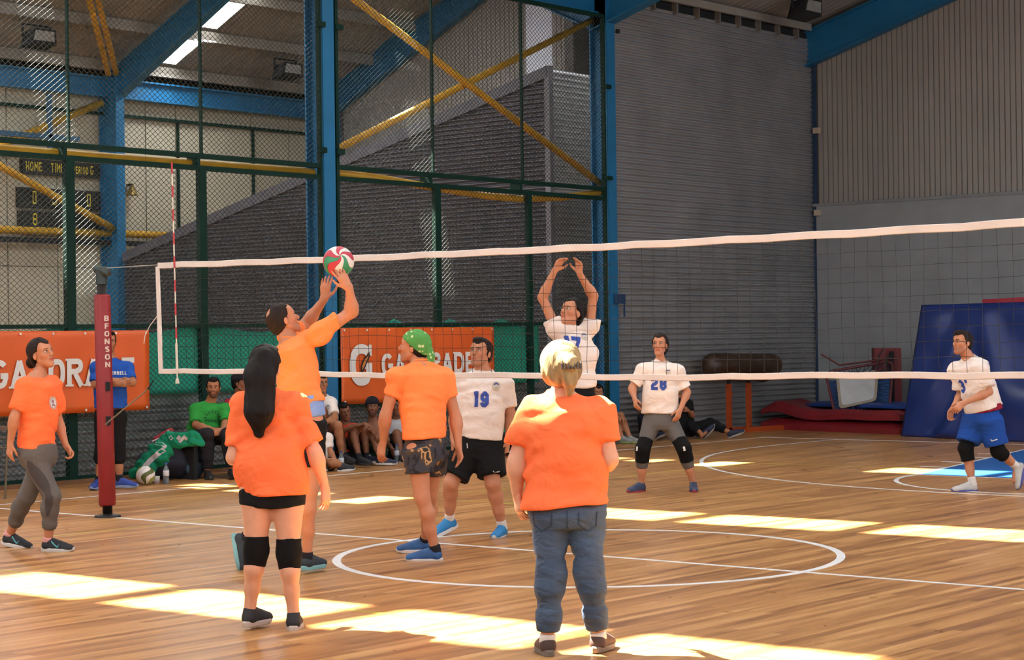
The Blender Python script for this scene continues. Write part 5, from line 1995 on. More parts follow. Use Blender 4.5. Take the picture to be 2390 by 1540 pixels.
# 1 ---- woman at the left edge, orange shirt, grey tights
D = depth_of(ground(88, 1286))
P_LEFT = person(dict(
    label='woman in orange t-shirt and grey cropped leggings walking at the left edge', fem=True, skin='mid', brow='231815',
    J=joints(D, hd=(97, 826, 0), nk=(88, 874, 0.0), shR=(62, 897, -0.11), shL=(124, 897, 0.12), elR=(33, 975, -0.16), wrR=(24, 1034, -0.12), elL=(136, 985, 0.20), wrL=(154, 1040, 0.12),
             hpR=(74, 1062, -0.06), hpL=(104, 1062, 0.06), knR=(122, 1158, -0.08), anR=(112, 1260, 0.0), knL=(62, 1160, 0.10), anL=(22, 1247, 0.32)),
    face=VV(0.86, 0.28, -0.50), hup=VV(-0.25, 1, 0), look=(0, 1), head=0.98,
    hdR=dict(d=VV(-0.10, -1, 0.05), n=VV(0.5, 0, 0.6), curl=0.55), hdL=dict(d=VV(0.55, -0.8, -0.1), n=VV(-0.5, -0.4, -0.6), curl=1.3),
    hair='bun', hairm=H_BROWN,
    shirt=dict(m=M_ORANGE, a=(0.150, 0.148, 0.165), b=(0.125, 0.125, 0.125), hem=at(86, 1046, D), sleeve=0.78, rs=0.062, flare=1.05, seed=1, wr=0.008,
               prints=[dict(u=0.045, v=0.62, r=0.048, m=mat('badge_white', 'd8cfca'), m2=mat('badge_grey', '6a5560'), m3=mat('badge_mauve', '8c6f86'), style='figure')]),
    bottom=dict(kind='tights', m=M_GREYT, len=1.72, w=0.155, d=0.13, wr=0.001,
                inset=[('R', 0.12, 0.95, lambda t: 0.02+0.09*math.sin(math.pi*t)**0.8, lambda t: -0.02+0.02*t, M_GREYD), ('R', 0.75, 1.45, lambda t: 0.012+0.05*math.sin(math.pi*t), lambda t: -0.005, M_GREYD)]),
    toeR=VV(0.97, 0, -0.22), toeL=VV(0.92, -0.16, -0.25), supL=VV(0.16, 1, 0), sock=(M_SOCKP, 0.03),
    shoes=dict(u=mat('shoe_black', '17161c', rough=0.7), s=M_SOLEW, l=mat('lace_dark', '22222a'), flash=mat('flash_teal', '49a3ad', rough=0.5), L=0.27)))

# 2 ---- girl with the long dark ponytail
D = depth_of(ground(632, 1470))
P_PONY = person(dict(
    label='girl with long dark ponytail in orange t-shirt and black shorts seen from behind', fem=True, skin='fair', leg=0.96, thigh=1.18, arm=1.08, h=0.011,
    J=joints(D, hd=(621, 858, 0.02), nk=(624, 915, 0.0), shL=(568, 948, 0.02), shR=(686, 945, 0.0), elL=(545, 1068, -0.02), wrL=(566, 1040, 0.24), elR=(735, 1056, -0.02), wrR=(757, 1132, 0.04),
             hpL=(600, 1146, 0), hpR=(672, 1148, 0), knL=(598, 1284, -0.02), knR=(674, 1290, -0.02), anL=(583, 1424, 0.02), anR=(685, 1434, 0.0)),
    face=VV(0.22, 0.12, 1.0), hup=VV(0, 1, -0.05),
    hdR=dict(d=VV(0.08, -1, 0.1), n=VV(-0.7, 0, 0.5), curl=0.5), hdL=dict(d=VV(0.1, 0.4, 1), n=VV(0.4, 0, 1), curl=0.6),
    hair='ponylong', hairm=H_BLACK,
    pony=[(at(614, 838, D-0.09), at(606, 880, D-0.13), 0.062, 0.082), (at(606, 880, D-0.13), at(606, 960, D-0.15), 0.082, 0.078), (at(606, 960, D-0.15), at(604, 1010, D-0.14), 0.075, 0.028)],
    shirt=dict(m=M_ORANGE, a=(0.190, 0.185, 0.178), b=(0.145, 0.135, 0.125), hem=at(638, 1156, D), sleeve=0.82, rs=0.066, flare=1.06, seed=2, wr=0.010, wf=22),
    bottom=dict(kind='shorts', m=M_BLACKC, len=0.22, w=0.158, d=0.118, r1=0.094, r2=0.096, wr=0.001),
    pads=(M_PADK, 0.24, 0.26), padr=0.070,
    toeL=VV(0.42, 0, 0.9), toeR=VV(-0.05, 0, 1), shoes=dict(u=mat('shoe_black2', '1b1b20', rough=0.7), s=mat('sole_offwhite', 'b5a9a0'), l=mat('lace_dark', '22222a'), L=0.26)))

# 3 ---- blond woman in jeans
D = depth_of(ground(1338, 1528))
P_BLOND = person(dict(
    label='blond woman in orange t-shirt and blue jeans seen from behind, nearest the camera', fem=True, skin='fair', bulk=1.15, arm=1.25, leg=1.1, h=0.011, brow='8a6a48',
    J=joints(D, hd=(1308, 856, 0.0), nk=(1308, 920, 0.0), shL=(1240, 960, 0.0), shR=(1397, 958, 0.0), elL=(1206, 1078, -0.02), wrL=(1207, 1152, 0.02), elR=(1422, 1072, -0.03), wrR=(1398, 1098, 0.24),
             hpL=(1284, 1196, 0), hpR=(1366, 1196, 0), knL=(1286, 1330, -0.02), knR=(1374, 1324, -0.02), anL=(1278, 1488, 0.0), anR=(1396, 1480, 0.06)),
    face=VV(-0.05, 0.05, 1.0), hup=(0, 0, 1), head=0.97,
    hdL=dict(d=VV(0.12, -1, 0.06), n=VV(0.75, 0, 0.4), curl=0.5), hdR=dict(d=VV(-0.3, 0.1, 1), n=VV(-0.4, 0, 1), curl=0.6),
    hair='ponyclip', hairm=H_BLOND,
    shirt=dict(m=M_ORANGE, a=(0.215, 0.212, 0.205), b=(0.165, 0.155, 0.15), hem=at(1322, 1176, D), sleeve=0.66, rs=0.076, flare=1.0, seed=3, wr=0.011, wf=20, wv=(0.1, 0.1, 1)),
    bottom=dict(kind='jeans', m=mat('denim', '42556e', rough=0.85, var=0.34, scale=4, bump=0.8, bscale=9, bdist=0.03, bdet=5, warp=0.6, stretch=(1, 1, 2.2)), len=1.90, w=0.200, d=0.138, r=(0.091, 0.062, 0.061, 0.047), ease=0.003, k=0.010, wr=0.0045, wf=34),
    toeL=VV(-0.15, 0, 1), toeR=VV(0.35, 0, 0.95), sock=(M_SOCKW, 0.02),
    shoes=dict(u=mat('shoe_brown', '4a3530', rough=0.8, var=0.3), s=mat('sole_brown', '6d625a', rough=0.8), l=mat('lace_dark', '22222a'), L=0.26)))

# 4 ---- setter reaching for the ball
D = depth_of(ground(722, 1338))
BALL_C = at(790, 611, D-0.05)
P_SET = person(dict(
    label='balding man in orange t-shirt stretching both arms up to the ball', skin='mid', brow='2a1c16', beard=0.15, h=0.011,
    J=joints(D, hd=(661, 747, 0.05), nk=(677, 795, 0.02), shR=(742, 782, -0.10), shL=(672, 790, 0.16), elR=(822, 727, -0.08), wrR=(815, 672, -0.15), elL=(718, 752, 0.26), wrL=(757, 698, 0.14),
             hpR=(726, 985, -0.05), hpL=(684, 985, 0.08), knR=(724, 1140, -0.04), anR=(716, 1300, 0.0), knL=(640, 1140, 0.16), anL=(572, 1258, 0.30)),
    face=VV(0.80, 0.42, 0.45), hup=VV(-0.45, 0.85, -0.1), head=1.0,
    hdR=dict(d=VV(-0.52, 0.85, 0.0), n=VV(-0.25, 0.05, 1.0), curl=0.25, spread=0.35), hdL=dict(d=VV(0.12, 1, -0.15), n=VV(0.2, -0.1, 1), curl=0.3, spread=0.2, thumb=1.2),
    hair='receding', hairm=hair_mat('dkbrown', '241a15'),
    shirt=dict(m=M_ORANGE2, a=(0.165, 0.160, 0.165), b=(0.135, 0.13, 0.13), hem=at(704, 942, D), sleeve=0.62, rs=0.066, seed=4, wr=0.010, wf=26, wv=(0.5, 0.2, 1),
               under=(cloth('lightblue', '7d9cd4'), 0.10)),
    bottom=dict(kind='shorts', m=M_BLACKC, len=0.66, w=0.165, d=0.13, r1=0.105, r2=0.098),
    toeR=VV(0.42, 0, 0.85), toeL=VV(0.16, -0.85, -0.1), supL=VV(0.95, 0.3, 0), sock=(M_SOCKD, 0.04),
    shoes=dict(u=mat('shoe_darkteal', '1c2a33', rough=0.7), s=mat('sole_teal', '6fa6ad', rough=0.6), l=mat('lace_dark', '22222a'))))

# 5 ---- man with the green bandana
D = depth_of(ground(1000, 1306))
P_CAP = person(dict(
    label='man in green bandana, orange t-shirt and camouflage shorts looking left', skin='mid', brow='2a1c16', beard=0.2, h=0.011,
    J=joints(D, hd=(966, 810, 0.03), nk=(984, 848, 0.0), shL=(925, 880, -0.05), shR=(1037, 880, 0.08), elL=(899, 972, -0.08), wrL=(894, 1032, -0.02), elR=(1064, 976, 0.10), wrR=(1070, 1040, 0.06),
             hpL=(974, 1052, -0.08), hpR=(1010, 1052, 0.09), knL=(985, 1160, -0.10), anL=(1016, 1283, -0.04), knR=(1004, 1155, 0.22), anR=(992, 1262, 0.46)),
    face=VV(-0.93, 0.16, 0.28), hup=VV(0.15, 1, -0.05),
    hdL=dict(d=VV(-0.18, -1, 0.0), n=VV(0.5, 0, 0.6), curl=0.7), hdR=dict(d=VV(0.15, -1, 0.0), n=VV(-0.6, 0, -0.3), curl=0.6),
    hair='bandana', hairm=H_BLACK,
    shirt=dict(m=M_ORANGE2, a=(0.178, 0.172, 0.170), b=(0.13, 0.125, 0.13), hem=at(991, 1022, D), sleeve=0.49, rs=0.062, flare=1.0, seed=5, wr=0.006),
    bottom=dict(kind='shorts', m=M_CAMO, len=0.48, w=0.175, d=0.135, r1=0.108, r2=0.105),
    toeL=VV(-0.93, 0, 0.05), toeR=VV(-0.9, 0, -0.1), sock=(M_SOCKD, 0.04),
    shoes=dict(u=mat('shoe_blue_teal', '1c4f86', rough=0.6, var=0.35, scale=14), s=M_SOLEW, l=mat('lace_navy', '1d2740'), L=0.27)))

# 6 ---- player 19
D = depth_of(ground(1110, 1250))
P_19 = person(dict(
    label='man in white t-shirt numbered 19 and black shorts behind the net', skin='mid', brow='2a1c16', beard=0.18, bulk=1.12, arm=1.08, leg=1.08,
    J=joints(D, hd=(1122, 824, -0.02), nk=(1128, 868, 0.0), shR=(1078, 893, -0.04), shL=(1176, 896, 0.04), elR=(1062, 968, -0.02), wrR=(1058, 1024, -0.06), elL=(1193, 975, 0.04), wrL=(1186, 1026, 0.0),
             hpR=(1096, 1042, 0), hpL=(1138, 1042, 0), knR=(1052, 1128, -0.10), anR=(1049, 1211, 0.08), knL=(1150, 1128, -0.10), anL=(1172, 1229, 0.0)),
    face=VV(-0.50, 0.24, -0.80), hup=(0, 0, 1), look=(-0.5, 1),
    hdL=dict(d=VV(-0.15, -1, -0.1), n=VV(-0.8, 0, 0.2), curl=0.8), hdR=dict(d=VV(0, -1, 0), n=VV(0.8, 0, 0), curl=0.7),
    hair='short', hairm=H_BROWN,
    shirt=dict(m=M_WHITE, a=(0.195, 0.19, 0.185), b=(0.15, 0.15, 0.14), bow=0.02, hem=at(1117, 1022, D), sleeve=0.72, rs=0.070, seed=6, wr=0.006, ck=1.05,
               prints=[dict(u=-0.035, v=0.60, text='19', h=0.125, m=M_NUM, asp=0.85), dict(u=0.085, v=0.80, r=0.036, m=mat('badge_cream', 'c9bfae'), m2=mat('badge_tan', 'b99c86'), m3=M_NUM)]),
    bottom=dict(kind='shorts', m=M_BLACKC, len=0.82, w=0.20, d=0.15, r1=0.125, r2=0.118),
    toeR=VV(-0.72, -0.30, -0.5), supR=VV(-0.3, 0.9, -0.2), toeL=VV(-0.28, 0, -0.9), sock=(M_SOCKW, 0.06),
    shoes=dict(u=mat('shoe_azure', '1b78b4', rough=0.6), s=M_SOLEW, l=mat('lace_azure', '5fb0d8'), L=0.275)))

# 7 ---- player 17, jumping to block
D = 15.15
P_17 = person(dict(
    label='woman in white t-shirt numbered 17 jumping with both arms raised at the net', fem=True, skin='mid', brow='231815',
    J=joints(D, hd=(1334, 731, -0.02), nk=(1337, 776, 0.0), shR=(1298, 768, -0.05), shL=(1374, 768, 0.05), elR=(1266, 694, -0.04), wrR=(1294, 632, -0.10), elL=(1385, 690, 0.02), wrL=(1353, 640, -0.06),
             hpR=(1322, 930, 0), hpL=(1362, 930, 0), knR=(1318, 1042, -0.06), anR=(1322, 1160, 0.12), knL=(1366, 1042, -0.06), anL=(1366, 1160, 0.12)),
    face=VV(-0.66, 0.42, -0.62), hup=VV(0.15, 1, 0.2), look=(-0.5, 1), head=0.98,
    hdR=dict(d=VV(0.55, 0.9, -0.1), n=VV(0.55, -0.3, -0.7), side=1, curl=0.6), hdL=dict(d=VV(-0.05, 1, -0.2), n=VV(-0.6, 0, -0.6), side=-1, curl=0.6, thumb=1.3),
    hair='bun', hairm=H_BLACK,
    shirt=dict(m=M_WHITE, a=(0.150, 0.160, 0.185), b=(0.12, 0.12, 0.125), hem=at(1346, 905, D), sleeve=0.30, rs=0.066, flare=1.2, seed=7, wr=0.007,
               prints=[dict(u=-0.055, v=0.79, text='17', h=0.125, m=M_NUM, asp=0.85, rot=-6), dict(u=0.06, v=0.93, r=0.03, m=mat('badge_cream', 'c9bfae'), m2=mat('badge_tan', 'b99c86'), m3=M_NUM)]),
    bottom=dict(kind='shorts', m=M_BLACKC, len=0.42, w=0.165, d=0.13, r1=0.10, r2=0.10),
    toeR=VV(-0.4, -0.75, -0.3), supR=VV(-0.5, 0.5, -0.6), toeL=VV(-0.4, -0.75, -0.3), supL=VV(-0.5, 0.5, -0.6), sock=(M_SOCKW, 0.05),
    shoes=dict(u=mat('shoe_black', '17161c'), s=M_SOLEW)))

# 8 ---- player 28
D = depth_of(ground(1556, 1146))
P_28 = person(dict(
    label='woman in white t-shirt numbered 28 with grey tights and black knee pads', fem=True, skin='mid', brow='231815', bulk=1.05, leg=1.02,
    J=joints(D, hd=(1540, 806, -0.02), nk=(1541, 843, 0.0), shR=(1502, 862, 0.0), shL=(1580, 864, 0.0), elR=(1475, 905, -0.02), wrR=(1481, 930, -0.14), elL=(1604, 915, 0.0), wrL=(1588, 955, -0.10),
             hpR=(1522, 985, 0), hpL=(1562, 985, 0), knR=(1500, 1048, -0.10), anR=(1497, 1129, 0.0), knL=(1596, 1046, -0.10), anL=(1618, 1128, 0.0)),
    face=VV(-0.30, 0.20, -0.90), hup=(0, 0, 1), look=(-0.3, 1), head=0.98,
    hdR=dict(d=VV(0.1, -0.8, -0.5), n=VV(0.8, 0, 0.3), curl=0.7), hdL=dict(d=VV(-0.35, -0.9, -0.3), n=VV(-0.5, 0, 0.6), curl=0.5),
    hair='bun', hairm=H_BROWN,
    shirt=dict(m=M_WHITE, a=(0.185, 0.180, 0.165), b=(0.14, 0.14, 0.135), hem=at(1541, 964, D), sleeve=0.80, rs=0.062, flare=1.06, seed=8, wr=0.007,
               prints=[dict(u=-0.025, v=0.57, text='28', h=0.128, m=M_NUM, asp=0.85), dict(u=0.072, v=0.80, r=0.03, m=mat('badge_cream', 'c9bfae'), m2=mat('badge_tan', 'b99c86'), m3=M_NUM)]),
    bottom=dict(kind='tights', m=M_GREYT, len=1.55, w=0.17, d=0.135, wr=0.001),
    pads=(M_PADK, 0.40, 0.36), padr=0.074,
    toeR=VV(-0.68, 0, -0.65), toeL=VV(-0.05, 0, -1),
    shoes=dict(u=mat('shoe_slate', '2f3a56', rough=0.6, var=0.3, scale=16), s=mat('sole_crimson', '8f3040'), l=mat('lace_aqua', '5aa3a8'), L=0.26)))

# 9 ---- player 31 at the right
D = depth_of(ground(2258, 1146))
P_31 = person(dict(
    label='man in white t-shirt and blue shorts stepping forward at the right edge', skin='mid', brow='2a1c16', beard=0.25,
    J=joints(D, hd=(2246, 800, 0.0), nk=(2262, 836, 0.02), shL=(2289, 862, -0.12), shR=(2232, 862, 0.16), elL=(2308, 915, -0.14), wrL=(2250, 940, -0.22), elR=(2244, 920, 0.20), wrR=(2224, 952, 0.02),
             hpL=(2310, 980, -0.06), hpR=(2276, 980, 0.08), knR=(2254, 1046, 0.02), anR=(2270, 1128, 0.0), knL=(2330, 1052, -0.06), anL=(2372, 1088, 0.05)),
    face=VV(-0.86, 0.10, -0.42), hup=VV(-0.1, 1, 0), look=(-0.3, 0.5),
    hdL=dict(d=VV(-0.75, -0.6, -0.1), n=VV(0.2, -0.3, 0.9), curl=0.8), hdR=dict(d=VV(-0.35, -0.9, -0.1), n=VV(0.4, 0, -0.8), curl=0.9),
    hair='short', hairm=H_BROWN,
    shirt=dict(m=M_WHITE, a=(0.185, 0.180, 0.172), b=(0.165, 0.15, 0.145), hem=at(2297, 956, D), sleeve=0.78, rs=0.072, flare=1.15, seed=9, wr=0.009, under=(cloth('undershirt_red', '8e1f33'), 0.02),
               prints=[dict(u=-0.035, v=0.51, text="3'", h=0.135, m=M_NUM, asp=0.85, rot=4)]),
    bottom=dict(kind='shorts', m=cloth('royal_blue', '1f4a9c'), len=0.80, w=0.19, d=0.155, r1=0.125, r2=0.118),
    pads=(M_PADK, 0.28, 0.36), padr=0.072,
    toeR=VV(-0.94, 0, -0.2), toeL=VV(-0.25, -0.85, -0.2), supL=VV(-0.8, 0.45, 0), sock=(M_SOCKW, 0.07),
    shoes=dict(u=mat('shoe_white', 'b9b8b4', rough=0.6), s=mat('sole_violet', '4a4f94'), l=mat('lace_white', 'd0d0d0'), L=0.28)))

# 10 ---- man in blue behind the red post
D = depth_of(ground(255, 1141))
P_BLUE = person(dict(
    label='man in blue t-shirt with folded arms standing behind the red net post', skin='tan', brow='1d1411', h=0.014, hh=0.006, beard=0.2,
    J=joints(D, hd=(254, 798, 0.0), nk=(257, 838, 0.0), shR=(226, 858, -0.03), shL=(296, 858, 0.03), elR=(222, 898, -0.10), wrR=(272, 896, -0.26), elL=(310, 893, -0.10), wrL=(258, 886, -0.30),
             hpR=(243, 975, 0), hpL=(272, 975, 0), knR=(238, 1050, 0.0), anR=(230, 1121, 0.0), knL=(276, 1050, 0.0), anL=(279, 1118, 0.0)),
    face=VV(0.30, 0.02, -0.95), hup=(0, 0, 1),
    hdR=dict(d=VV(1, 0.05, -0.1), n=VV(0, 0.1, 1), curl=0.6), hdL=dict(d=VV(-1, 0, 0.0), n=VV(0, 0, 1), curl=0.6),
    hair='short', hairm=H_BLACK,
    shirt=dict(m=cloth('cobalt', '2350a4'), a=(0.18, 0.175, 0.17), b=(0.135, 0.13, 0.13), hem=at(258, 952, D), sleeve=0.80, rs=0.064, seed=10, h=0.013,
               prints=[dict(u=0.075, v=0.72, text='MERRELL', h=0.036, m=M_WHITEP, asp=1.0, w=0.24)]),
    bottom=dict(kind='trousers', m=M_BLACKC, len=1.15, w=0.17, d=0.13, ease=0.018, h=0.013),
    toeR=VV(-0.15, 0, -1), toeL=VV(0.92, 0, -0.35), sock=(M_SOCKD, 0.05),
    shoes=dict(u=mat('shoe_royal', '203c88', rough=0.6), s=mat('sole_pale', '7d93b8'))))

# ---- small printed marks
for o in part_of(P_19, 'shorts'):
    px_print(o, [(1151, 1099), (1154, 1103), (1166, 1100)], 2.4, M_WHITEP, 'flash')
    px_print(o, [(1090, 1034), (1091, 1046)], 2.0, M_WHITEP, 'draw_cord')
for o in part_of(P_31, 'shorts'):
    px_print(o, [(2312, 1025), (2315, 1029), (2328, 1025)], 2.4, M_WHITEP, 'flash')
for o in part_of(P_28, 'knee_pad')+part_of(P_31, 'knee_pad'):
    px_print(o, [(1487, 1042), (1486, 1052)], 4.0, M_WHITEP, 'pad_mark')
    px_print(o, [(1596, 1042), (1598, 1052)], 5.0, M_WHITEP, 'pad_mark')
    px_print(o, [(2237, 1034), (2238, 1042)], 5.0, M_WHITEP, 'pad_mark')

M_STITCH = mat('denim_stitch', '2c3a4c', rough=0.9)
for o in part_of(P_BLOND, 'jeans'):
    for x0 in (1244, 1350):
        px_print(o, [(x0, 1194), (x0+2, 1226), (x0+22, 1240), (x0+42, 1226), (x0+44, 1194)], 2.2, M_STITCH, 'pocket_seam', step=4)
    px_print(o, [(1323, 1190), (1324, 1236)], 2.2, M_STITCH, 'seat_seam', step=4)


# ---- people sitting along the fence
def seated(label, D, px, **kw):
    sp = dict(label=label, h=0.015, hh=0.0065, hair_h=0.0075, J=joints(D, **px))
    sp.update(kw)
    for k, v in (('face', VV(0.1, 0, -1)), ('toeR', VV(0.3, 0, -0.9)), ('toeL', VV(0.3, 0, -0.9))):
        sp.setdefault(k, v)
    if sp.get('shirt'):
        sp['shirt'].setdefault('h', 0.014)
        sp['shirt'].setdefault('a', (0.175, 0.17, 0.165))
        sp['shirt'].setdefault('b', (0.14, 0.13, 0.125))
    if sp.get('bottom'):
        sp['bottom'].setdefault('h', 0.014)
    return person(sp)


def floor_depth(x, y):
    return depth_of(ground(x, y))


M_SHOEK = mat('shoe_black', '17161c')
D = floor_depth(490, 1117)
P_GREEN = seated('bearded man in green t-shirt sitting beside the blue backpack', D+0.25, dict(
    hd=(498, 904, 0), nk=(490, 941, 0.06), shR=(456, 956, 0.03), shL=(524, 954, 0.03), elR=(457, 992, -0.12), wrR=(508, 1006, -0.34), elL=(526, 988, -0.10), wrL=(520, 1008, -0.34),
    hpR=(462, 1018, 0.10), hpL=(494, 1018, 0.10), knR=(484, 1014, -0.34), knL=(530, 1014, -0.34), anR=(484, 1100, -0.30), anL=(540, 1096, -0.30)),
    skin='tan', brow='15100e', beard=0.75, face=VV(0.12, -0.02, -1), hair='short', hairm=H_BLACK,
    hdR=dict(d=VV(1, -0.1, -0.1), n=VV(0, -0.2, 1), curl=0.6), hdL=dict(d=VV(-1, -0.1, -0.1), n=VV(0, -0.2, 1), curl=0.6),
    shirt=dict(m=cloth('grass_green', '2f8f3c'), hem=at(474, 1012, D+0.3), sleeve=0.85, rs=0.070, seed=21, wr=0.005, a=(0.20, 0.19, 0.175),
               ),
    bottom=dict(kind='trousers', m=cloth('charcoal', '222126'), len=1.92, ease=0.02, w=0.18, d=0.15), shoes=dict(u=M_SHOEK, s=mat('sole_dark', '2a2a2c')))
bx = grp('bench', ground(500, 1112), 'low dark bench under the man in green', 'bench')
c0 = at(520, 1018, D+0.40)
MB().obox(np.array([c0[0], c0[1], 0.40]), np.array([0.62, 0, 0]), np.array([0, 0.17, 0]), np.array([0, 0, 0.025])).build('seat', mat('bench_dark', '1d1b1b', rough=0.7), bx)
for dx in (-0.54, 0.54):
    MB().obox(np.array([c0[0]+dx, c0[1], 0.19]), np.array([0.03, 0, 0]), np.array([0, 0.15, 0]), np.array([0, 0, 0.19])).build('leg', M_DARK, bx)

seated('man in red t-shirt and black cap sitting behind the ponytailed girl', D+0.45, dict(
    hd=(562, 894, 0), nk=(560, 930, 0.04), shR=(534, 944, 0.0), shL=(592, 944, 0.0), elR=(530, 985, -0.08), wrR=(550, 1006, -0.3), elL=(600, 985, -0.08), wrL=(580, 1006, -0.3),
    hpR=(546, 1014, 0.08), hpL=(578, 1014, 0.08), knR=(540, 1012, -0.36), knL=(590, 1012, -0.36), anR=(542, 1094, -0.30), anL=(594, 1092, -0.30)),
    skin='dark', brow='15100e', face=VV(0.95, 0.02, -0.3), hair='cap', capm=cloth('cap_dark', '1b1a20'), hairm=H_BLACK,
    shirt=dict(m=cloth('crimson', 'a31f38'), hem=at(562, 1008, D+0.5), sleeve=0.8, rs=0.066, seed=22), bottom=dict(kind='trousers', m=M_BLACKC, len=1.9, ease=0.02), shoes=dict(u=M_SHOEK, s=M_SOLEW))

D = floor_depth(800, 1093)
seated('man in white t-shirt sitting behind the setter', D+0.30, dict(
    hd=(750, 894, 0.0), nk=(752, 926, 0.04), shR=(722, 942, 0.0), shL=(772, 938, 0.02), elR=(716, 980, -0.05), wrR=(745, 995, -0.3), elL=(782, 975, -0.12), wrL=(752, 990, -0.36),
    hpR=(740, 1008, 0.1), hpL=(764, 1006, 0.1), knR=(752, 1004, -0.35), knL=(788, 992, -0.30), anR=(765, 1068, -0.25), anL=(797, 1062, -0.25)),
    skin='tan', face=VV(0.5, 0, -0.9), hair='short', hairm=H_BLACK, toeL=VV(0.75, 0, -0.6), hdL=dict(d=VV(-0.9, -0.3, -0.2), n=VV(0, -0.3, 1), curl=0.5),
    shirt=dict(m=M_WHITE, hem=at(755, 990, D+0.6), sleeve=0.75, rs=0.068, seed=23, prints=[dict(u=0.07, v=0.72, r=0.03, m=mat('badge_cream', 'c9bfae'), m2=mat('badge_tan', 'b99c86'), m3=M_NUM)]),
    bottom=dict(kind='shorts', m=cloth('slate_shorts', '3a3f52'), len=0.55, r1=0.11, r2=0.105), shoes=dict(u=M_SHOEK, s=mat('sole_dark', '2a2a2c')))
bx = grp('bench', at(752, 1070, D+0.6)*np.array([1, 1, 0]), 'low pale bench under the man in white', 'bench')
c0 = at(752, 1010, D+0.43)
MB().obox(np.array([c0[0], c0[1], 0.36]), np.array([0.5, 0, 0]), np.array([0, 0.16, 0]), np.array([0, 0, 0.02])).build('seat', mat('bench_pale', '77767a', rough=0.7), bx)
for dx in (-0.42, 0.42):
    MB().obox(np.array([c0[0]+dx, c0[1], 0.17]), np.array([0.03, 0, 0]), np.array([0, 0.14, 0]), np.array([0, 0, 0.17])).build('leg', mat('bench_pale', '77767a'), bx)

D = floor_depth(790, 1098)
seated('child in white t-shirt sitting on the floor with hands clasped', D+0.1, dict(
    hd=(739, 985, 0.0), nk=(742, 1013, 0.03), shR=(728, 1022, 0.0), shL=(764, 1022, 0.0), elR=(724, 1058, -0.05), wrR=(772, 1076, -0.2), elL=(772, 1056, -0.06), wrL=(784, 1076, -0.2),
    hpR=(738, 1088, 0.08), hpL=(760, 1088, 0.08), knR=(722, 1078, -0.25), knL=(775, 1080, -0.28), anR=(752, 1082, -0.30), anL=(796, 1084, -0.22)),
    skin='tan', fem=True, head=0.92, face=VV(0.7, 0, -0.7), hair='short', hairm=H_BLACK, toeL=VV(0.95, 0.1, 0.1), arm=0.9, leg=0.85,
    hdR=dict(d=VV(0.9, -0.3, -0.1), n=VV(0, -0.3, 1), curl=0.9, s=0.85), hdL=dict(d=VV(-0.3, -0.9, -0.1), n=VV(-0.8, 0, 0.4), curl=0.9, s=0.85),
    shirt=dict(m=M_WHITE, hem=at(748, 1082, D+0.12), sleeve=0.7, rs=0.056, seed=24, a=(0.14, 0.135, 0.13), b=(0.11, 0.11, 0.10)), bottom=dict(kind='shorts', m=M_BLACKC, len=0.75, r1=0.085, r2=0.085, w=0.14), shoes=dict(u=M_SHOEK, s=M_SOLEW, L=0.22))

D = floor_depth(848, 1090)
seated('dark-haired boy in red t-shirt sitting with knees drawn up', D+0.35, dict(
    hd=(804, 960, 0.0), nk=(806, 992, 0.06), shR=(786, 1002, 0.06), shL=(826, 1000, 0.04), elR=(788, 1010, -0.25), wrR=(835, 992, -0.40), elL=(838, 1002, -0.25), wrL=(850, 988, -0.42),
    hpR=(800, 1056, 0.10), hpL=(824, 1056, 0.10), knR=(790, 998, -0.22), knL=(822, 999, -0.26), anR=(806, 1066, -0.30), anL=(839, 1068, -0.42)),
    skin='dark', head=0.95, face=VV(0.35, -0.15, -0.9), hup=VV(-0.3, 1, 0), hair='short', hairm=H_BLACK, toeL=VV(0.8, 0, -0.5), toeR=VV(0.8, 0, -0.5), arm=0.85, leg=0.92,
    hdR=dict(d=VV(0.95, 0.2, -0.1), n=VV(0, -1, 0.2), curl=0.5), hdL=dict(d=VV(0.8, -0.3, -0.1), n=VV(0, -1, 0.2), curl=0.5),
    shirt=dict(m=cloth('scarlet', 'b53a26'), hem=at(812, 1054, D+0.4), sleeve=0.5, rs=0.06, seed=25, a=(0.15, 0.145, 0.145), b=(0.12, 0.115, 0.11)), bottom=dict(kind='shorts', m=M_BLACKC, len=0.5, r1=0.09, r2=0.09, w=0.14), sock=(M_SOCKD, 0.05), shoes=dict(u=M_SHOEK, s=mat('sole_dark', '2a2a2c'), L=0.25))

D = floor_depth(895, 1086)
seated('bearded man in black cap sitting with knees drawn up beside the boy', D+0.40, dict(
    hd=(869, 949, 0.0), nk=(872, 984, 0.06), shR=(846, 996, 0.05), shL=(898, 996, 0.05), elR=(838, 1030, -0.06), wrR=(866, 1002, -0.36), elL=(902, 1028, -0.10), wrL=(880, 1008, -0.38),
    hpR=(862, 1060, 0.1), hpL=(886, 1060, 0.1), knR=(849, 1000, -0.24), knL=(868, 1004, -0.28), anR=(856, 1064, -0.32), anL=(886, 1068, -0.44)),
    skin='dark', beard=0.6, face=VV(0.15, -0.02, -1), hair='cap', capm=cloth('cap_dark', '1b1a20'), brim=-1, hairm=H_BLACK, toeL=VV(0.95, 0, -0.2), toeR=VV(0.9, 0, -0.4),
    hdR=dict(d=VV(0.7, -0.6, -0.2), n=VV(0, -0.3, 1), curl=0.6), hdL=dict(d=VV(0.2, -0.9, -0.2), n=VV(0, -0.3, 1), curl=0.6),
    bottom=dict(kind='shorts', m=cloth('dark_green', '1e3a2c'), len=0.6, r1=0.10, r2=0.10), sock=(M_SOCKD, 0.04), shoes=dict(u=mat('shoe_navy', '1a1f38'), s=M_SOLEW, l=M_SOLEW))

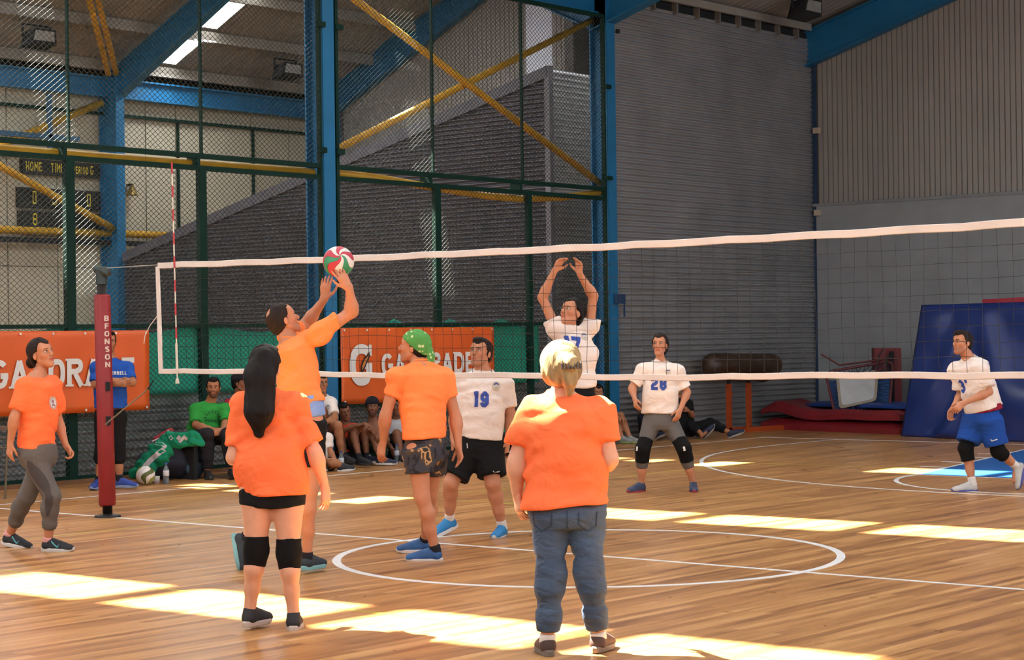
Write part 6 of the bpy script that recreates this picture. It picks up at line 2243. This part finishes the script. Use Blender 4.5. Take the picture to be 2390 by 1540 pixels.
D = floor_depth(926, 1079)
seated('person in white and grey t-shirt sitting behind the man with the bandana', D+0.40, dict(
    hd=(928, 948, 0.0), nk=(926, 980, 0.05), shR=(906, 992, 0.04), shL=(950, 992, 0.04), elR=(904, 1030, -0.05), wrR=(914, 1046, -0.30), elL=(956, 1030, -0.06), wrL=(930, 1046, -0.3),
    hpR=(918, 1056, 0.1), hpL=(942, 1056, 0.1), knR=(926, 1012, -0.24), knL=(952, 1010, -0.24), anR=(935, 1064, -0.35), anL=(960, 1062, -0.35)),
    skin='dark', face=VV(0.2, 0, -1), hair='short', hairm=H_BLACK, hdR=dict(d=VV(0.3, -0.8, -0.3), n=VV(0.6, 0, 0.5), curl=0.3, spread=0.25),
    shirt=dict(m=cloth('pale_grey', 'a9a9ae'), hem=at(930, 1050, D+0.45), sleeve=0.6, rs=0.064, seed=26), bottom=dict(kind='shorts', m=M_BLACKC, len=0.8, r1=0.095, r2=0.095), shoes=dict(u=M_SHOEK, s=M_SOLEW))

D = floor_depth(1180, 1062)
seated('dark-haired person in a green and white jacket sitting behind number 19', D+0.2, dict(
    hd=(1162, 962, 0.0), nk=(1168, 992, 0.05), shR=(1150, 1000, 0.04), shL=(1188, 1000, 0.04), elR=(1146, 1034, -0.05), wrR=(1166, 1036, -0.3), elL=(1190, 1030, -0.06), wrL=(1178, 1036, -0.3),
    hpR=(1160, 1054, 0.1), hpL=(1182, 1054, 0.1), knR=(1174, 1022, -0.24), knL=(1196, 1020, -0.24), anR=(1180, 1040, -0.35), anL=(1204, 1038, -0.35)),
    skin='dark', face=VV(0.2, 0, -1), hair='short', hairm=H_BLACK,
    shirt=dict(m=cloth('jacket_green', '137a5c'), hem=at(1172, 1050, D+0.25), sleeve=0.95, rs=0.068, seed=27, prints=[dict(u=0.05, v=0.6, text='LL', h=0.06, m=M_WHITEP)]), bottom=dict(kind='trousers', m=M_BLACKC, len=1.9, ease=0.015), shoes=dict(u=M_SHOEK, s=M_SOLEW))

D = floor_depth(1462, 1035)
seated('dark-haired woman sitting by the blue column with arms round her knees', D+0.35, dict(
    hd=(1396, 916, 0.0), nk=(1400, 946, 0.05), shR=(1378, 960, 0.04), shL=(1420, 958, 0.04), elR=(1384, 990, -0.15), wrR=(1436, 976, -0.40), elL=(1436, 972, -0.12), wrL=(1450, 970, -0.42),
    hpR=(1398, 1010, 0.1), hpL=(1420, 1010, 0.1), knR=(1432, 968, -0.24), knL=(1448, 970, -0.28), anR=(1452, 1020, -0.36), anL=(1470, 1020, -0.40)),
    skin='tan', fem=True, face=VV(0.1, -0.02, -1), hair='bun', hairm=H_BLACK, toeL=VV(0.75, 0, -0.6), toeR=VV(0.75, 0, -0.6), arm=0.95,
    hdR=dict(d=VV(0.8, -0.1, -0.1), n=VV(0, -0.3, 1), curl=0.7), hdL=dict(d=VV(0.3, -0.5, -0.3), n=VV(-0.6, -0.3, 0.4), curl=0.7),
    shirt=dict(m=M_BLACKC, hem=at(1408, 1006, D+0.4), sleeve=0.5, rs=0.058, seed=28, a=(0.15, 0.14, 0.14), b=(0.12, 0.11, 0.11)), bottom=dict(kind='shorts', m=M_BLACKC, len=0.6, r1=0.09, r2=0.085), shoes=dict(u=mat('shoe_grey', '7d8080', rough=0.7), s=mat('sole_lime', '8a9a5a'), l=M_SOLEW, L=0.25))

D = floor_depth(1536, 1027)
seated('person in grey t-shirt and dark trousers sitting behind number 28', D+0.35, dict(
    hd=(1516, 886, 0.0), nk=(1514, 915, 0.05), shR=(1496, 926, 0.04), shL=(1536, 926, 0.04), elR=(1492, 958, -0.08), wrR=(1508, 972, -0.3), elL=(1542, 956, -0.06), wrL=(1528, 970, -0.3),
    hpR=(1506, 1002, 0.1), hpL=(1530, 1002, 0.1), knR=(1500, 975, -0.26), knL=(1540, 974, -0.26), anR=(1512, 1012, -0.36), anL=(1534, 1012, -0.40)),
    skin='dark', face=VV(0.0, 0, -1), hair='short', hairm=H_BLACK, toeL=VV(0.5, 0.3, -0.8), toeR=VV(-0.2, 0, -0.9),
    shirt=dict(m=cloth('mid_grey', '6d7078'), hem=at(1516, 998, D+0.4), sleeve=0.6, rs=0.064, seed=29), bottom=dict(kind='trousers', m=cloth('navy_trouser', '12141d'), len=1.9, ease=0.015), shoes=dict(u=mat('shoe_navy', '1a1f38'), s=mat('sole_grey', '9c9890')))

D = floor_depth(1640, 1026)
seated('person in black sitting against the grey wall with one leg stretched out', D+0.35, dict(
    hd=(1580, 900, 0.0), nk=(1584, 930, 0.05), shR=(1564, 942, 0.04), shL=(1606, 942, 0.04), elR=(1560, 975, -0.05), wrR=(1580, 985, -0.3), elL=(1616, 970, 0.0), wrL=(1606, 958, -0.2),
    hpR=(1588, 1006, 0.1), hpL=(1612, 1004, 0.12), knR=(1610, 990, -0.05), knL=(1658, 986, 0.05), anR=(1638, 1012, -0.36), anL=(1702, 1008, -0.05)),
    skin='tan', face=VV(0.3, 0, -1), hair='short', hairm=H_BLACK, toeR=VV(0.65, 0.75, -0.2), supR=VV(-0.6, 0.5, -0.5), toeL=VV(0.9, 0.35, -0.2), supL=VV(-0.35, 0.9, -0.2),
    hdL=dict(d=VV(-0.3, 0.2, -0.8), n=VV(0, -0.3, 1), curl=0.7),
    shirt=dict(m=M_BLACKC, hem=at(1598, 1000, D+0.42), sleeve=0.6, rs=0.064, seed=30), bottom=dict(kind='trousers', m=M_BLACKC, len=1.75, ease=0.015), shoes=dict(u=mat('shoe_navy', '1a1f38'), s=mat('sole_grey', '9c9890')))
# arched print on the green shirt, too small to read
for o in part_of(P_GREEN, 't_shirt'):
    for k, t in enumerate(np.linspace(200, -15, 9)):
        ca, sa = math.cos(math.radians(t)), math.sin(math.radians(t))
        px_print(o, [(496+13*ca, 976-12*sa), (496+20*ca, 976-18.5*sa)], 2.6, mat('print_dkgreen', '1a5030', rough=0.8), 'lettering', step=2)
    for x in (486, 491, 496, 502):
        px_print(o, [(x, 979), (x+1, 984)], 2.6, mat('print_dkgreen', '1a5030'), 'lettering', step=2)


# ================================================================== BALLS, BAGS, MATS
def panel_ball(name, c, r, R, colours, swirl, label, panels=18, group=None):
    """ball whose curved panels are separate pieces over a core"""
    g = grp(name, (c[0], c[1], c[2]-r), label, 'ball', group)
    c = np.asarray(c, float)
    n_lat, n_lon = 20, 6
    core = MB()
    core.tube_rings([[c+R @ (0.985*r*np.array([math.sin(a)*math.cos(t), math.sin(a)*math.sin(t), math.cos(a)])) for t in np.linspace(0, 2*math.pi, 24, endpoint=False)] for a in np.linspace(0.02, math.pi-0.02, 16)])
    core.build('core', mat('seam_dark', '4a4440', rough=0.6), g, smooth=True)
    for k in range(panels):
        t0, t1 = 2*math.pi*k/panels, 2*math.pi*(k+1)/panels
        vs, fs = [], []
        for i in range(n_lat+1):
            a = 0.03+(math.pi-0.06)*i/n_lat
            tw = swirl*math.sin(2*a)+swirl*0.6*(a-math.pi/2)
            for j in range(n_lon+1):
                t = t0+(t1-t0)*(0.025+0.95*j/n_lon)+tw
                vs.append(c+R @ (r*np.array([math.sin(a)*math.cos(t), math.sin(a)*math.sin(t), math.cos(a)])))
        for i in range(n_lat):
            for j in range(n_lon):
                q = i*(n_lon+1)+j
                fs.append((q, q+1, q+n_lon+2, q+n_lon+1))
        MB().add(vs, fs).build('panel', colours[k % len(colours)], g, smooth=True)
    return g


BW = mat('ball_white', 'd9d5d2', rough=0.5, var=0.04)
BG = mat('ball_green', '2f8a62', rough=0.5, var=0.06)
BR = mat('ball_red', 'b83246', rough=0.5, var=0.06)
Rb = frame_of(VV(0.20, 0.36, -0.9), VV(0.3, 1, 0))
Rb = np.stack([Rb[:, 0], Rb[:, 2], Rb[:, 1]], 1)
vb = panel_ball('volleyball', BALL_C, 0.105, Rb, [BW, BR, BW, BR, BW, BG, BW, BR, BG, BR], 0.8, 'red, white and green volleyball above the setter\'s hands at the net', panels=10)

Rf = frame_of(VV(0.5, 0.3, -0.8), VV(0.2, 1, 0.3))
pf = ground(340, 1131)
panel_ball('football', (pf[0], pf[1], 0.105), 0.105, Rf, [BW, BW, mat('ball_olive', '4f5a24', rough=0.5), BW, mat('ball_lime', '8f9a4a', rough=0.5)], 0.9, 'white football with olive green swirls below the jackets', panels=10)
pf = at(1646, 1003, depth_of(ground(1640, 1020)))
panel_ball('small_ball', (pf[0], pf[1]+0.1, 0.10), 0.10, Rf, [mat('ball_yellow', 'b8c93a', rough=0.5), mat('ball_sky', '2f74a8', rough=0.5)], 0.5, 'yellow and blue ball behind the outstretched leg by the grey wall', panels=8)


def bottle(px, py, label, tint='9fb4c4'):
    p = ground(px, py)
    g = grp('water_bottle', p, label, 'bottle')
    MB().lathe(p, [(0.0, 0.0), (0.030, 0.0), (0.033, 0.01), (0.032, 0.07), (0.030, 0.085), (0.033, 0.10), (0.033, 0.15), (0.022, 0.19), (0.012, 0.205), (0.012, 0.22), (0.0, 0.22)], 16).build('bottle', mat('bottle_clear', tint, rough=0.1, trans=0.75, var=0.03), g, smooth=True)
    MB().lathe(p+np.array([0, 0, 0.09]), [(0.0335, 0.0), (0.0345, 0.002), (0.0345, 0.058), (0.0335, 0.06)], 16).build('label_wrap', mat('bottle_label', 'b9bcc6', rough=0.5), g, smooth=True)
    MB().lathe(p+np.array([0, 0, 0.218]), [(0.0, 0.0), (0.015, 0.0), (0.015, 0.018), (0.0, 0.019)], 12).build('bottle_cap', mat('cap_blue', '2b4f9a', rough=0.5), g)
    return g


bottle(388, 1129, 'clear water bottle standing between football and blue backpack')
bottle(797, 1098, 'clear water bottle in front of the child in white')
bottle(926, 1079, 'clear water bottle beside the person in white and grey')
pm = ground(372, 1128)
mg = grp('small_mug', pm, 'small white mug lying behind the water bottle', 'mug')
MB().lathe(pm+np.array([0, 0.05, 0.0]), [(0.0, 0.0), (0.035, 0.0), (0.038, 0.08), (0.033, 0.08), (0.03, 0.01), (0, 0.01)], 14).build('cup', M_SOLEW, mg, smooth=True)
MB().tube([pm+np.array([-0.035, 0.03, 0.02]), pm+np.array([-0.065, 0.02, 0.035]), pm+np.array([-0.06, 0.02, 0.06]), pm+np.array([-0.03, 0.03, 0.065])], 0.006, 6).build('handle', M_SOLEW, mg)

# bags and jackets
DB = depth_of(ground(400, 1122))
P_ = lambda x, y, d=0.0: at(x, y, DB+d)
bk = grp('backpack', ground(448, 1124), 'slate blue backpack standing beside the green jackets', 'backpack')
gz = lambda v, z: np.array([v[0], v[1], z])
c0 = ground(448, 1116)
blob('bag_body', [cone(gz(c0, 0.10), gz(c0, 0.30), 0.13, 0.11, 0.05), ball(gz(c0, 0.14)+RGT*0.06-FWD*0.06, (0.10, 0.09, 0.11), None, 0.04)], 0.014, mat('bag_slate', '22394d', rough=0.8, var=0.2), bk, disp=wrinkle(0.006, 30, 4), cuts=[lambda x, y, z: -z+0.002+0*x+0*y])
MB().tube([gz(c0, 0.40)-FWD*0.02-RGT*0.05, gz(c0, 0.46)-FWD*0.03, gz(c0, 0.40)-FWD*0.02+RGT*0.05], 0.012, 8).build('carry_loop', M_BLACKC, bk)
blob('pocket', [ball(gz(c0, 0.12)-FWD*0.12+RGT*0.02, (0.09, 0.05, 0.08), None, 0.02)], 0.012, mat('bag_slate_pocket', '2b4459', rough=0.8), bk)

c1 = ground(372, 1118)
rb = grp('sports_bag', c1, 'dark sports bag with a red and white panel under the jackets', 'bag')
blob('bag_body', [cone(gz(c1, 0.16)-RGT*0.12, gz(c1, 0.18)+RGT*0.20, 0.16, 0.17, 0.05), cone(gz(c1, 0.34)+RGT*0.05, gz(c1, 0.42)+RGT*0.22, 0.12, 0.10, 0.05)], 0.016, mat('bag_navy', '181c2b', rough=0.8, var=0.2), rb, disp=wrinkle(0.008, 26, 6), cuts=[lambda x, y, z: -z+0.002+0*x+0*y])
blob('side_panel', [cone(at(366, 1026, DB+0.02), at(398, 1006, DB+0.06), 0.045, 0.04, 0.02, squash=FWD, e=1.6)], 0.010, mat('bag_red', '8a1f26', rough=0.7), rb)
MB().tube([at(356, 1030, DB-0.06), at(375, 1022, DB-0.07), at(394, 1004, DB-0.03)], 0.010, 8).build('piping', M_SOLEW, rb)

M_JACK = cloth('jacket_green', '137a5c', var=0.12)
M_JACKW = cloth('jacket_pale', 'a9a3a8', var=0.1)


def jacket(label, chain, stripes, seed):
    base_ = np.array(chain[-1][0])
    g = grp('jacket', (base_[0], base_[1], 0.0), label, 'jacket')
    P = [cone(chain[i][0], chain[i+1][0], chain[i][1], chain[i+1][1], 0.05, squash=FWD, e=1.3) for i in range(len(chain)-1)]
    jo = blob('jacket_body', P, 0.012, M_JACK, g, disp=wrinkle(0.017, 52, seed, (0.6, 0.3, 0.7)), cuts=[lambda x, y, z: -z+0.003+0*x+0*y])
    tree = BVHTree.FromPolygons([tuple(v.co) for v in jo.data.vertices], [tuple(p.vertices) for p in jo.data.polygons])
    o3 = np.array(PLACE[jo.name])
    for pts, w in stripes:
        v2, f = stroke(pts, w, 6)
        P3 = []
        for v in v2:
            p = at(v[0], v[1], DB-1.0)
            d = ray(v[0], v[1])
            hit = tree.ray_cast(Vector(p-o3), Vector(nrm(d)), 3.0)
            P3.append((np.array(hit[0])+o3-nrm(d)*0.006) if hit[0] is not None else None)
        ok = [k for k, p in enumerate(P3) if p is not None]
        mp_ = {k: i for i, k in enumerate(ok)}
        ff = [tuple(mp_[k] for k in q) for q in f if all(k in mp_ for k in q)]
        if ff:
            MB().add([P3[k] for k in ok], ff).build('pale_panel', M_JACKW, g)
    return g


jacket('green and white jacket hanging down beside the football', [(P_(392, 1030, -0.1), 0.10), (P_(370, 1060, -0.22), 0.12), (P_(345, 1085, -0.26), 0.10), (P_(312, 1105, -0.22), 0.06)],
       [([(330, 1098), (350, 1075), (372, 1056), (384, 1048)], 12), ([(308, 1086), (330, 1066), (352, 1050)], 9), ([(362, 1034), (378, 1036), (388, 1044)], 8)], 3)
jacket('green jacket draped over the top of the blue backpack', [(P_(398, 1022, -0.14), 0.085), (P_(420, 1030, -0.2), 0.075), (P_(448, 1022, -0.2), 0.08), (P_(468, 1034, -0.2), 0.05)],
       [([(396, 1024), (408, 1014), (420, 1024)], 10), ([(418, 1032), (430, 1020), (437, 1026)], 7)], 8)

# folding table legs at the left edge
tb = grp('folding_table', ground(14, 1166), 'folding table with thin metal legs at the far left', 'table')
DT = depth_of(ground(14, 1166))
M_LEG = mat('leg_metal', '6b5f4d', rough=0.4, metal=0.5)
A_ = ground(12, 1165)
for k, (dx, dy) in enumerate(((0, 0), (-1.1, 0.0), (0, 0.5), (-1.1, 0.5))):
    MB().tube([(A_[0]+dx, A_[1]+dy, 0.0), (A_[0]+dx+0.04, A_[1]+dy, 0.70)], 0.012, 8).build('leg', M_LEG, tb)
MB().box((A_[0]-1.2, A_[1]-0.05, 0.70), (A_[0]+0.2, A_[1]+0.6, 0.73)).build('table_top', mat('table_top_brown', '5a4636', rough=0.5), tb)
for z in (0.52, 0.62):
    MB().tube([(A_[0]-1.1, A_[1], z), (A_[0]+0.05, A_[1], z)], 0.008, 6).build('cross_bar', M_LEG, tb)

# vaulting horse on an orange stand
vh = grp('vaulting_horse', (15.0, 8.8, 0), 'old brown leather vaulting horse on an orange stand by the grey wall', 'vaulting horse')
fl, fr_ = ground(1742, 1008), ground(1826, 1003)
VY = 8.82
top_l, top_r = onY(1665, 852, VY), onY(1795, 852, VY)
DV = depth_of(top_r)
M_LEA = mat('leather_brown', '3d2a1b', rough=0.5, var=0.4, scale=5, bump=0.3, bscale=14)
ax_ = nrm(gz(top_r-top_l, 0.0))
blob('leather_body', [cone(top_l, top_r, 0.20, 0.205, 0.05, squash=(0, 0, 1), e=1.05), ball(onY(1778, 872, VY), (0.22, 0.19, 0.14), None, 0.05)], 0.016, M_LEA, vh, disp=wrinkle(0.005, 20, 2))
blob('end_cap', [ball(top_r+ax_*0.13, (0.10, 0.17, 0.17), None, 0.02)], 0.014, mat('leather_tan', '5f4722', rough=0.6, var=0.3), vh)
M_ORP = mat('stand_orange', 'a8461c', rough=0.5, var=0.2)
for i, (xx, yb) in enumerate(((1702, 1002), (1748, 1000))):
    bpos = onY(xx, yb, VY)
    bpos[2] = 0.04
    MB().beam(bpos, gz(bpos, 0.78), 0.07, 0.07, up=(0, 1, 0)).build('leg', M_ORP, vh)
    MB().beam(gz(bpos, 0.78), gz(bpos, 1.02), 0.045, 0.045, up=(0, 1, 0)).build('leg_slide', M_STEELD, vh)
    MB().beam(gz(bpos, 0.62)-ax_*0.03, gz(bpos, 0.62)+ax_*0.10, 0.03, 0.03).build('clamp', M_ORP, vh)
q0, q1 = gz(fl, 0.04), gz(fr_, 0.04)
MB().beam(q0, q1, 0.08, 0.08).build('base_bar', M_ORP, vh)
b1 = onY(1702, 1002, VY); b2 = onY(1748, 1000, VY)
MB().beam(gz(b1, 0.04)-ax_*0.15, gz(b2, 0.04)+ax_*0.1, 0.07, 0.07).build('base_bar', M_ORP, vh)

# crash mats and trampoline in the corner
M_MATR = mat('mat_red', '7d1d24', rough=0.5, var=0.15, scale=3, bump=0.3, bscale=4)
M_MATB = mat('mat_blue', '1f3f86', rough=0.45, var=0.15, scale=3, bump=0.35, bscale=4)
M_MATN = mat('mat_navy', '1e3270', rough=0.27, var=0.12, scale=2, bump=0.5, bscale=3)


def mat_slab(name, corners, z0, th, m, parent, seed, amp=0.02, bump_fn=None):
    """soft slab with a wavy top: corners a, b, c, d on the floor plan"""
    a, b_, c, d = [np.array([p[0], p[1], 0.0]) for p in corners]
    nu, nv = 26, 10
    rg = np.random.default_rng(seed)
    ph = rg.uniform(0, 6, 4)
    tv, bv = [], []
    for i in range(nu+1):
        for j in range(nv+1):
            u, v = i/nu, j/nv
            p = (a*(1-u)+b_*u)*(1-v)+(d*(1-u)+c*u)*v
            e = min(1, 8*min(u, 1-u, v, 1-v)+0.55)
            w = amp*(math.sin(5*u*math.pi+ph[0]+2*v)+math.sin(3*v*math.pi+ph[1]+3*u))
            x = bump_fn(u, v) if bump_fn else 0.0
            tv.append(p+np.array([0, 0, z0+th*e+w*0.5+x]))
            bv.append(p+np.array([0, 0, z0+(w*0.3+x if z0 > 0.01 else 0.0)]))
    n = len(tv)
    fs = []
    W_ = nv+1
    for i in range(nu):
        for j in range(nv):
            q = i*W_+j
            fs += [(q, q+W_, q+W_+1, q+1), (n+q, n+q+1, n+q+W_+1, n+q+W_)]
    bd = [i*W_ for i in range(nu)]+[nu*W_+j for j in range(nv)]+[i*W_+nv for i in range(nu, 0, -1)]+[j for j in range(nv, 0, -1)]
    for p, q in zip(bd, bd[1:]+bd[:1]):
        fs.append((p, q, n+q, n+p))
    return MB().add(tv+bv, fs).build(name, m, parent, smooth=False)


fa, fb = ground(1776, 1001), ground(2100, 1014)
back = np.array([1.55, 0.25, 0])
cm = grp('crash_mat', gz((fa+fb)/2, 0), 'red crash mat lying folded on the floor under another', 'mat')
mat_slab('mat_body', [fa, fb, fb+back, fa+back], 0.0, 0.18, M_MATR, cm, 3, 0.012)
hump = lambda u, v: 0.10*math.exp(-((u-0.10)/0.13)**2)-0.02*math.exp(-((u-0.45)/0.15)**2)+0.015
cm = grp('crash_mat', gz((fa+fb)/2, 0.2), 'red crash mat slumped on top of the lower red mat', 'mat')
mat_slab('mat_body', [fa+np.array([0.03, 0.02, 0]), fb, fb+back*0.8, fa+back*0.8], 0.185, 0.15, M_MATR, cm, 5, 0.02, hump)
cm = grp('crash_mat', gz((fa+fb)/2, 0.3), 'flat blue mat lying behind the red crash mats', 'mat')
mat_slab('mat_body', [lerp(fa, fb, 0.22)+back*0.45, fb+back*0.30, fb+back*1.1, lerp(fa, fb, 0.22)+back*1.1], 0.37, 0.07, M_MATB, cm, 7, 0.01)

# big blue mat leaning back
ml, mr = ground(2098, 1018), ground(2600, 1043)
MW = mr-ml
lean = np.array([0.42, 0.05, 0.0])
bm_ = grp('crash_mat', gz((ml+mr)/2, 0), 'large dark blue crash mat standing upright in the corner', 'mat')
nu, nv = 70, 40
H_M = 1.98
fr_v, bk_v = [], []
nn = nrm(np.array([-MW[1], MW[0], 0]))
if nn @ FWD < 0:
    nn = -nn
for i in range(nu+1):
    for j in range(nv+1):
        u, v = i/nu, j/nv
        k = 1-0.10*v*(1-u)*0
        left_in = 0.06*v
        p = ml+MW*(u*(1-left_in)+left_in)+lean*v+np.array([0, 0, H_M*v])
        X = u*np.linalg.norm(MW)
        # sagging folds fanning from the upper corners
        f1 = math.sin(9*(v+0.55*abs(X-1.3)**0.9)+0.8*math.sin(4*X))
        f2 = math.sin(16*(v*0.8+0.35*X)+1.1)
        am = 0.085*(1-v)**0.6*min(1, 4*u+0.2)
        edge = min(1.0, 14*min(u, v+0.03, 1-v)+0.1)
        p = p-nn*(am*f1+0.008*f2)*edge+nn*(0.05*(1-edge))
        fr_v.append(p)
        bk_v.append(ml+MW*(u*(1-left_in)+left_in)+lean*v+np.array([0, 0, H_M*v])+nn*0.26)
n = len(fr_v)
fs = []
W_ = nv+1
for i in range(nu):
    for j in range(nv):
        q = i*W_+j
        fs += [(q, q+W_, q+W_+1, q+1), (n+q, n+q+1, n+q+W_+1, n+q+W_)]
bd = [i*W_ for i in range(nu)]+[nu*W_+j for j in range(nv)]+[i*W_+nv for i in range(nu, 0, -1)]+[j for j in range(nv, 0, -1)]
for p, q in zip(bd, bd[1:]+bd[:1]):
    fs.append((p, q, n+q, n+p))
MB().add(fr_v+bk_v, fs).build('mat_body', M_MATN, bm_, smooth=True)
rm = grp('crash_mat', gz(ml+MW*0.5+nn*0.7, 0), 'red mat edge showing above the large blue crash mat', 'mat')
a_, b_ = ml+MW*0.28+nn*0.62, ml+MW*1.0+nn*0.62
MB().hexa([gz(a_, 0), gz(b_, 0), gz(b_+nn*0.2, 0), gz(a_+nn*0.2, 0), gz(a_, 2.04), gz(b_, 2.08), gz(b_+nn*0.2, 2.08), gz(a_+nn*0.2, 2.04)]).build('mat_body', mat('mat_red_bright', 'a8323e', rough=0.5), rm)

# mini trampoline tipped up behind the red mats
DT = depth_of(ground(1990, 1008))+0.75
T4 = [at(1958, 880, DT-0.1), at(2044, 868, DT-0.1), at(2040, 930, DT-0.35), at(1965, 947, DT-0.35)]
tr = grp('mini_trampoline', gz((T4[2]+T4[3])/2, 0.45), 'tipped mini trampoline with white bed and blue cords behind red mats', 'trampoline')
cen = sum(T4)/4
nb = nrm(np.cross(T4[1]-T4[0], T4[3]-T4[0]))
if nb @ FWD < 0:
    nb = -nb


def quad_round(cs, k, off, n=6):
    out = []
    for i in range(4):
        a, b0, c = cs[i-1], cs[i], cs[(i+1) % 4]
        p0, p1 = lerp(b0, a, k), lerp(b0, c, k)
        for t in np.linspace(0, 1, n):
            out.append((1-t)**2*p0+2*t*(1-t)*b0+t*t*p1+off)
    return out


MB().prism(quad_round(T4, 0.12, 0), nb*0.012).build('bed', mat('bed_white', 'b4b6b8', rough=0.7), tr)
O4 = [cen+(p-cen)*1.16 for p in T4]
MB().prism(quad_round(O4, 0.12, nb*0.008), nb*0.012).build('bed_border', mat('bed_beige', '948a78', rough=0.8), tr)
F4 = [at(1926, 868, DT-0.05), at(2085, 842, DT-0.05), at(2076, 955, DT-0.4), at(1950, 972, DT-0.42)]
MB().tube(quad_round(F4, 0.14, 0), 0.022, 10, closed=True).build('frame', mat('frame_maroon', '5a2024', rough=0.5), tr, smooth=True)
F5 = [p+nb*0.10 for p in [at(1930, 884, DT), at(2080, 862, DT), at(2074, 950, DT-0.3), at(1952, 965, DT-0.3)]]
MB().prism(quad_round(F5, 0.1, 0), nb*0.03).build('backing_sheet', mat('sheet_blue', '234f8a', rough=0.7), tr)
M_BUN = mat('cord_navy', '14233f', rough=0.7)
for i in range(4):
    for t in np.linspace(0.08, 0.92, 7):
        a = lerp(O4[i], O4[(i+1) % 4], t)
        for dt in (-0.05, 0.05):
            MB().tube([a+nb*0.01, lerp(F4[i], F4[(i+1) % 4], min(1, max(0, t+dt)))], 0.006, 5).build('bungee_cord', M_BUN, tr)
MB().tube([at(1916, 826, DT+0.1), at(1960, 852, DT), at(2080, 836, DT)], 0.016, 8).build('leg_bar', mat('frame_maroon', '5a2024'), tr)
MB().tube([at(2045, 868, DT-0.1), at(2052, 830, DT-0.1), at(2062, 814, DT-0.1)], 0.013, 8).build('leg_bar', M_STEELD, tr)
MB().tube([at(2064, 866, DT-0.1), at(2074, 828, DT-0.1)], 0.016, 8).build('leg_bar', M_STEELD, tr)
rbx = grp('vault_box', at(2068, 1000, DT+0.5), 'dark red vault box panel between trampoline and blue mat', 'box')
MB().obox(at(2070, 900, DT+0.45), RGT*0.22, FWD*0.12, np.array([0, 0, 0.62])).build('box_body', mat('box_red', '6b1a20', rough=0.6), rbx)
MB().obox(at(2082, 905, DT+0.28), RGT*0.035, FWD*0.02, np.array([0, 0, 0.60])).build('box_edge', M_DARK, rbx)
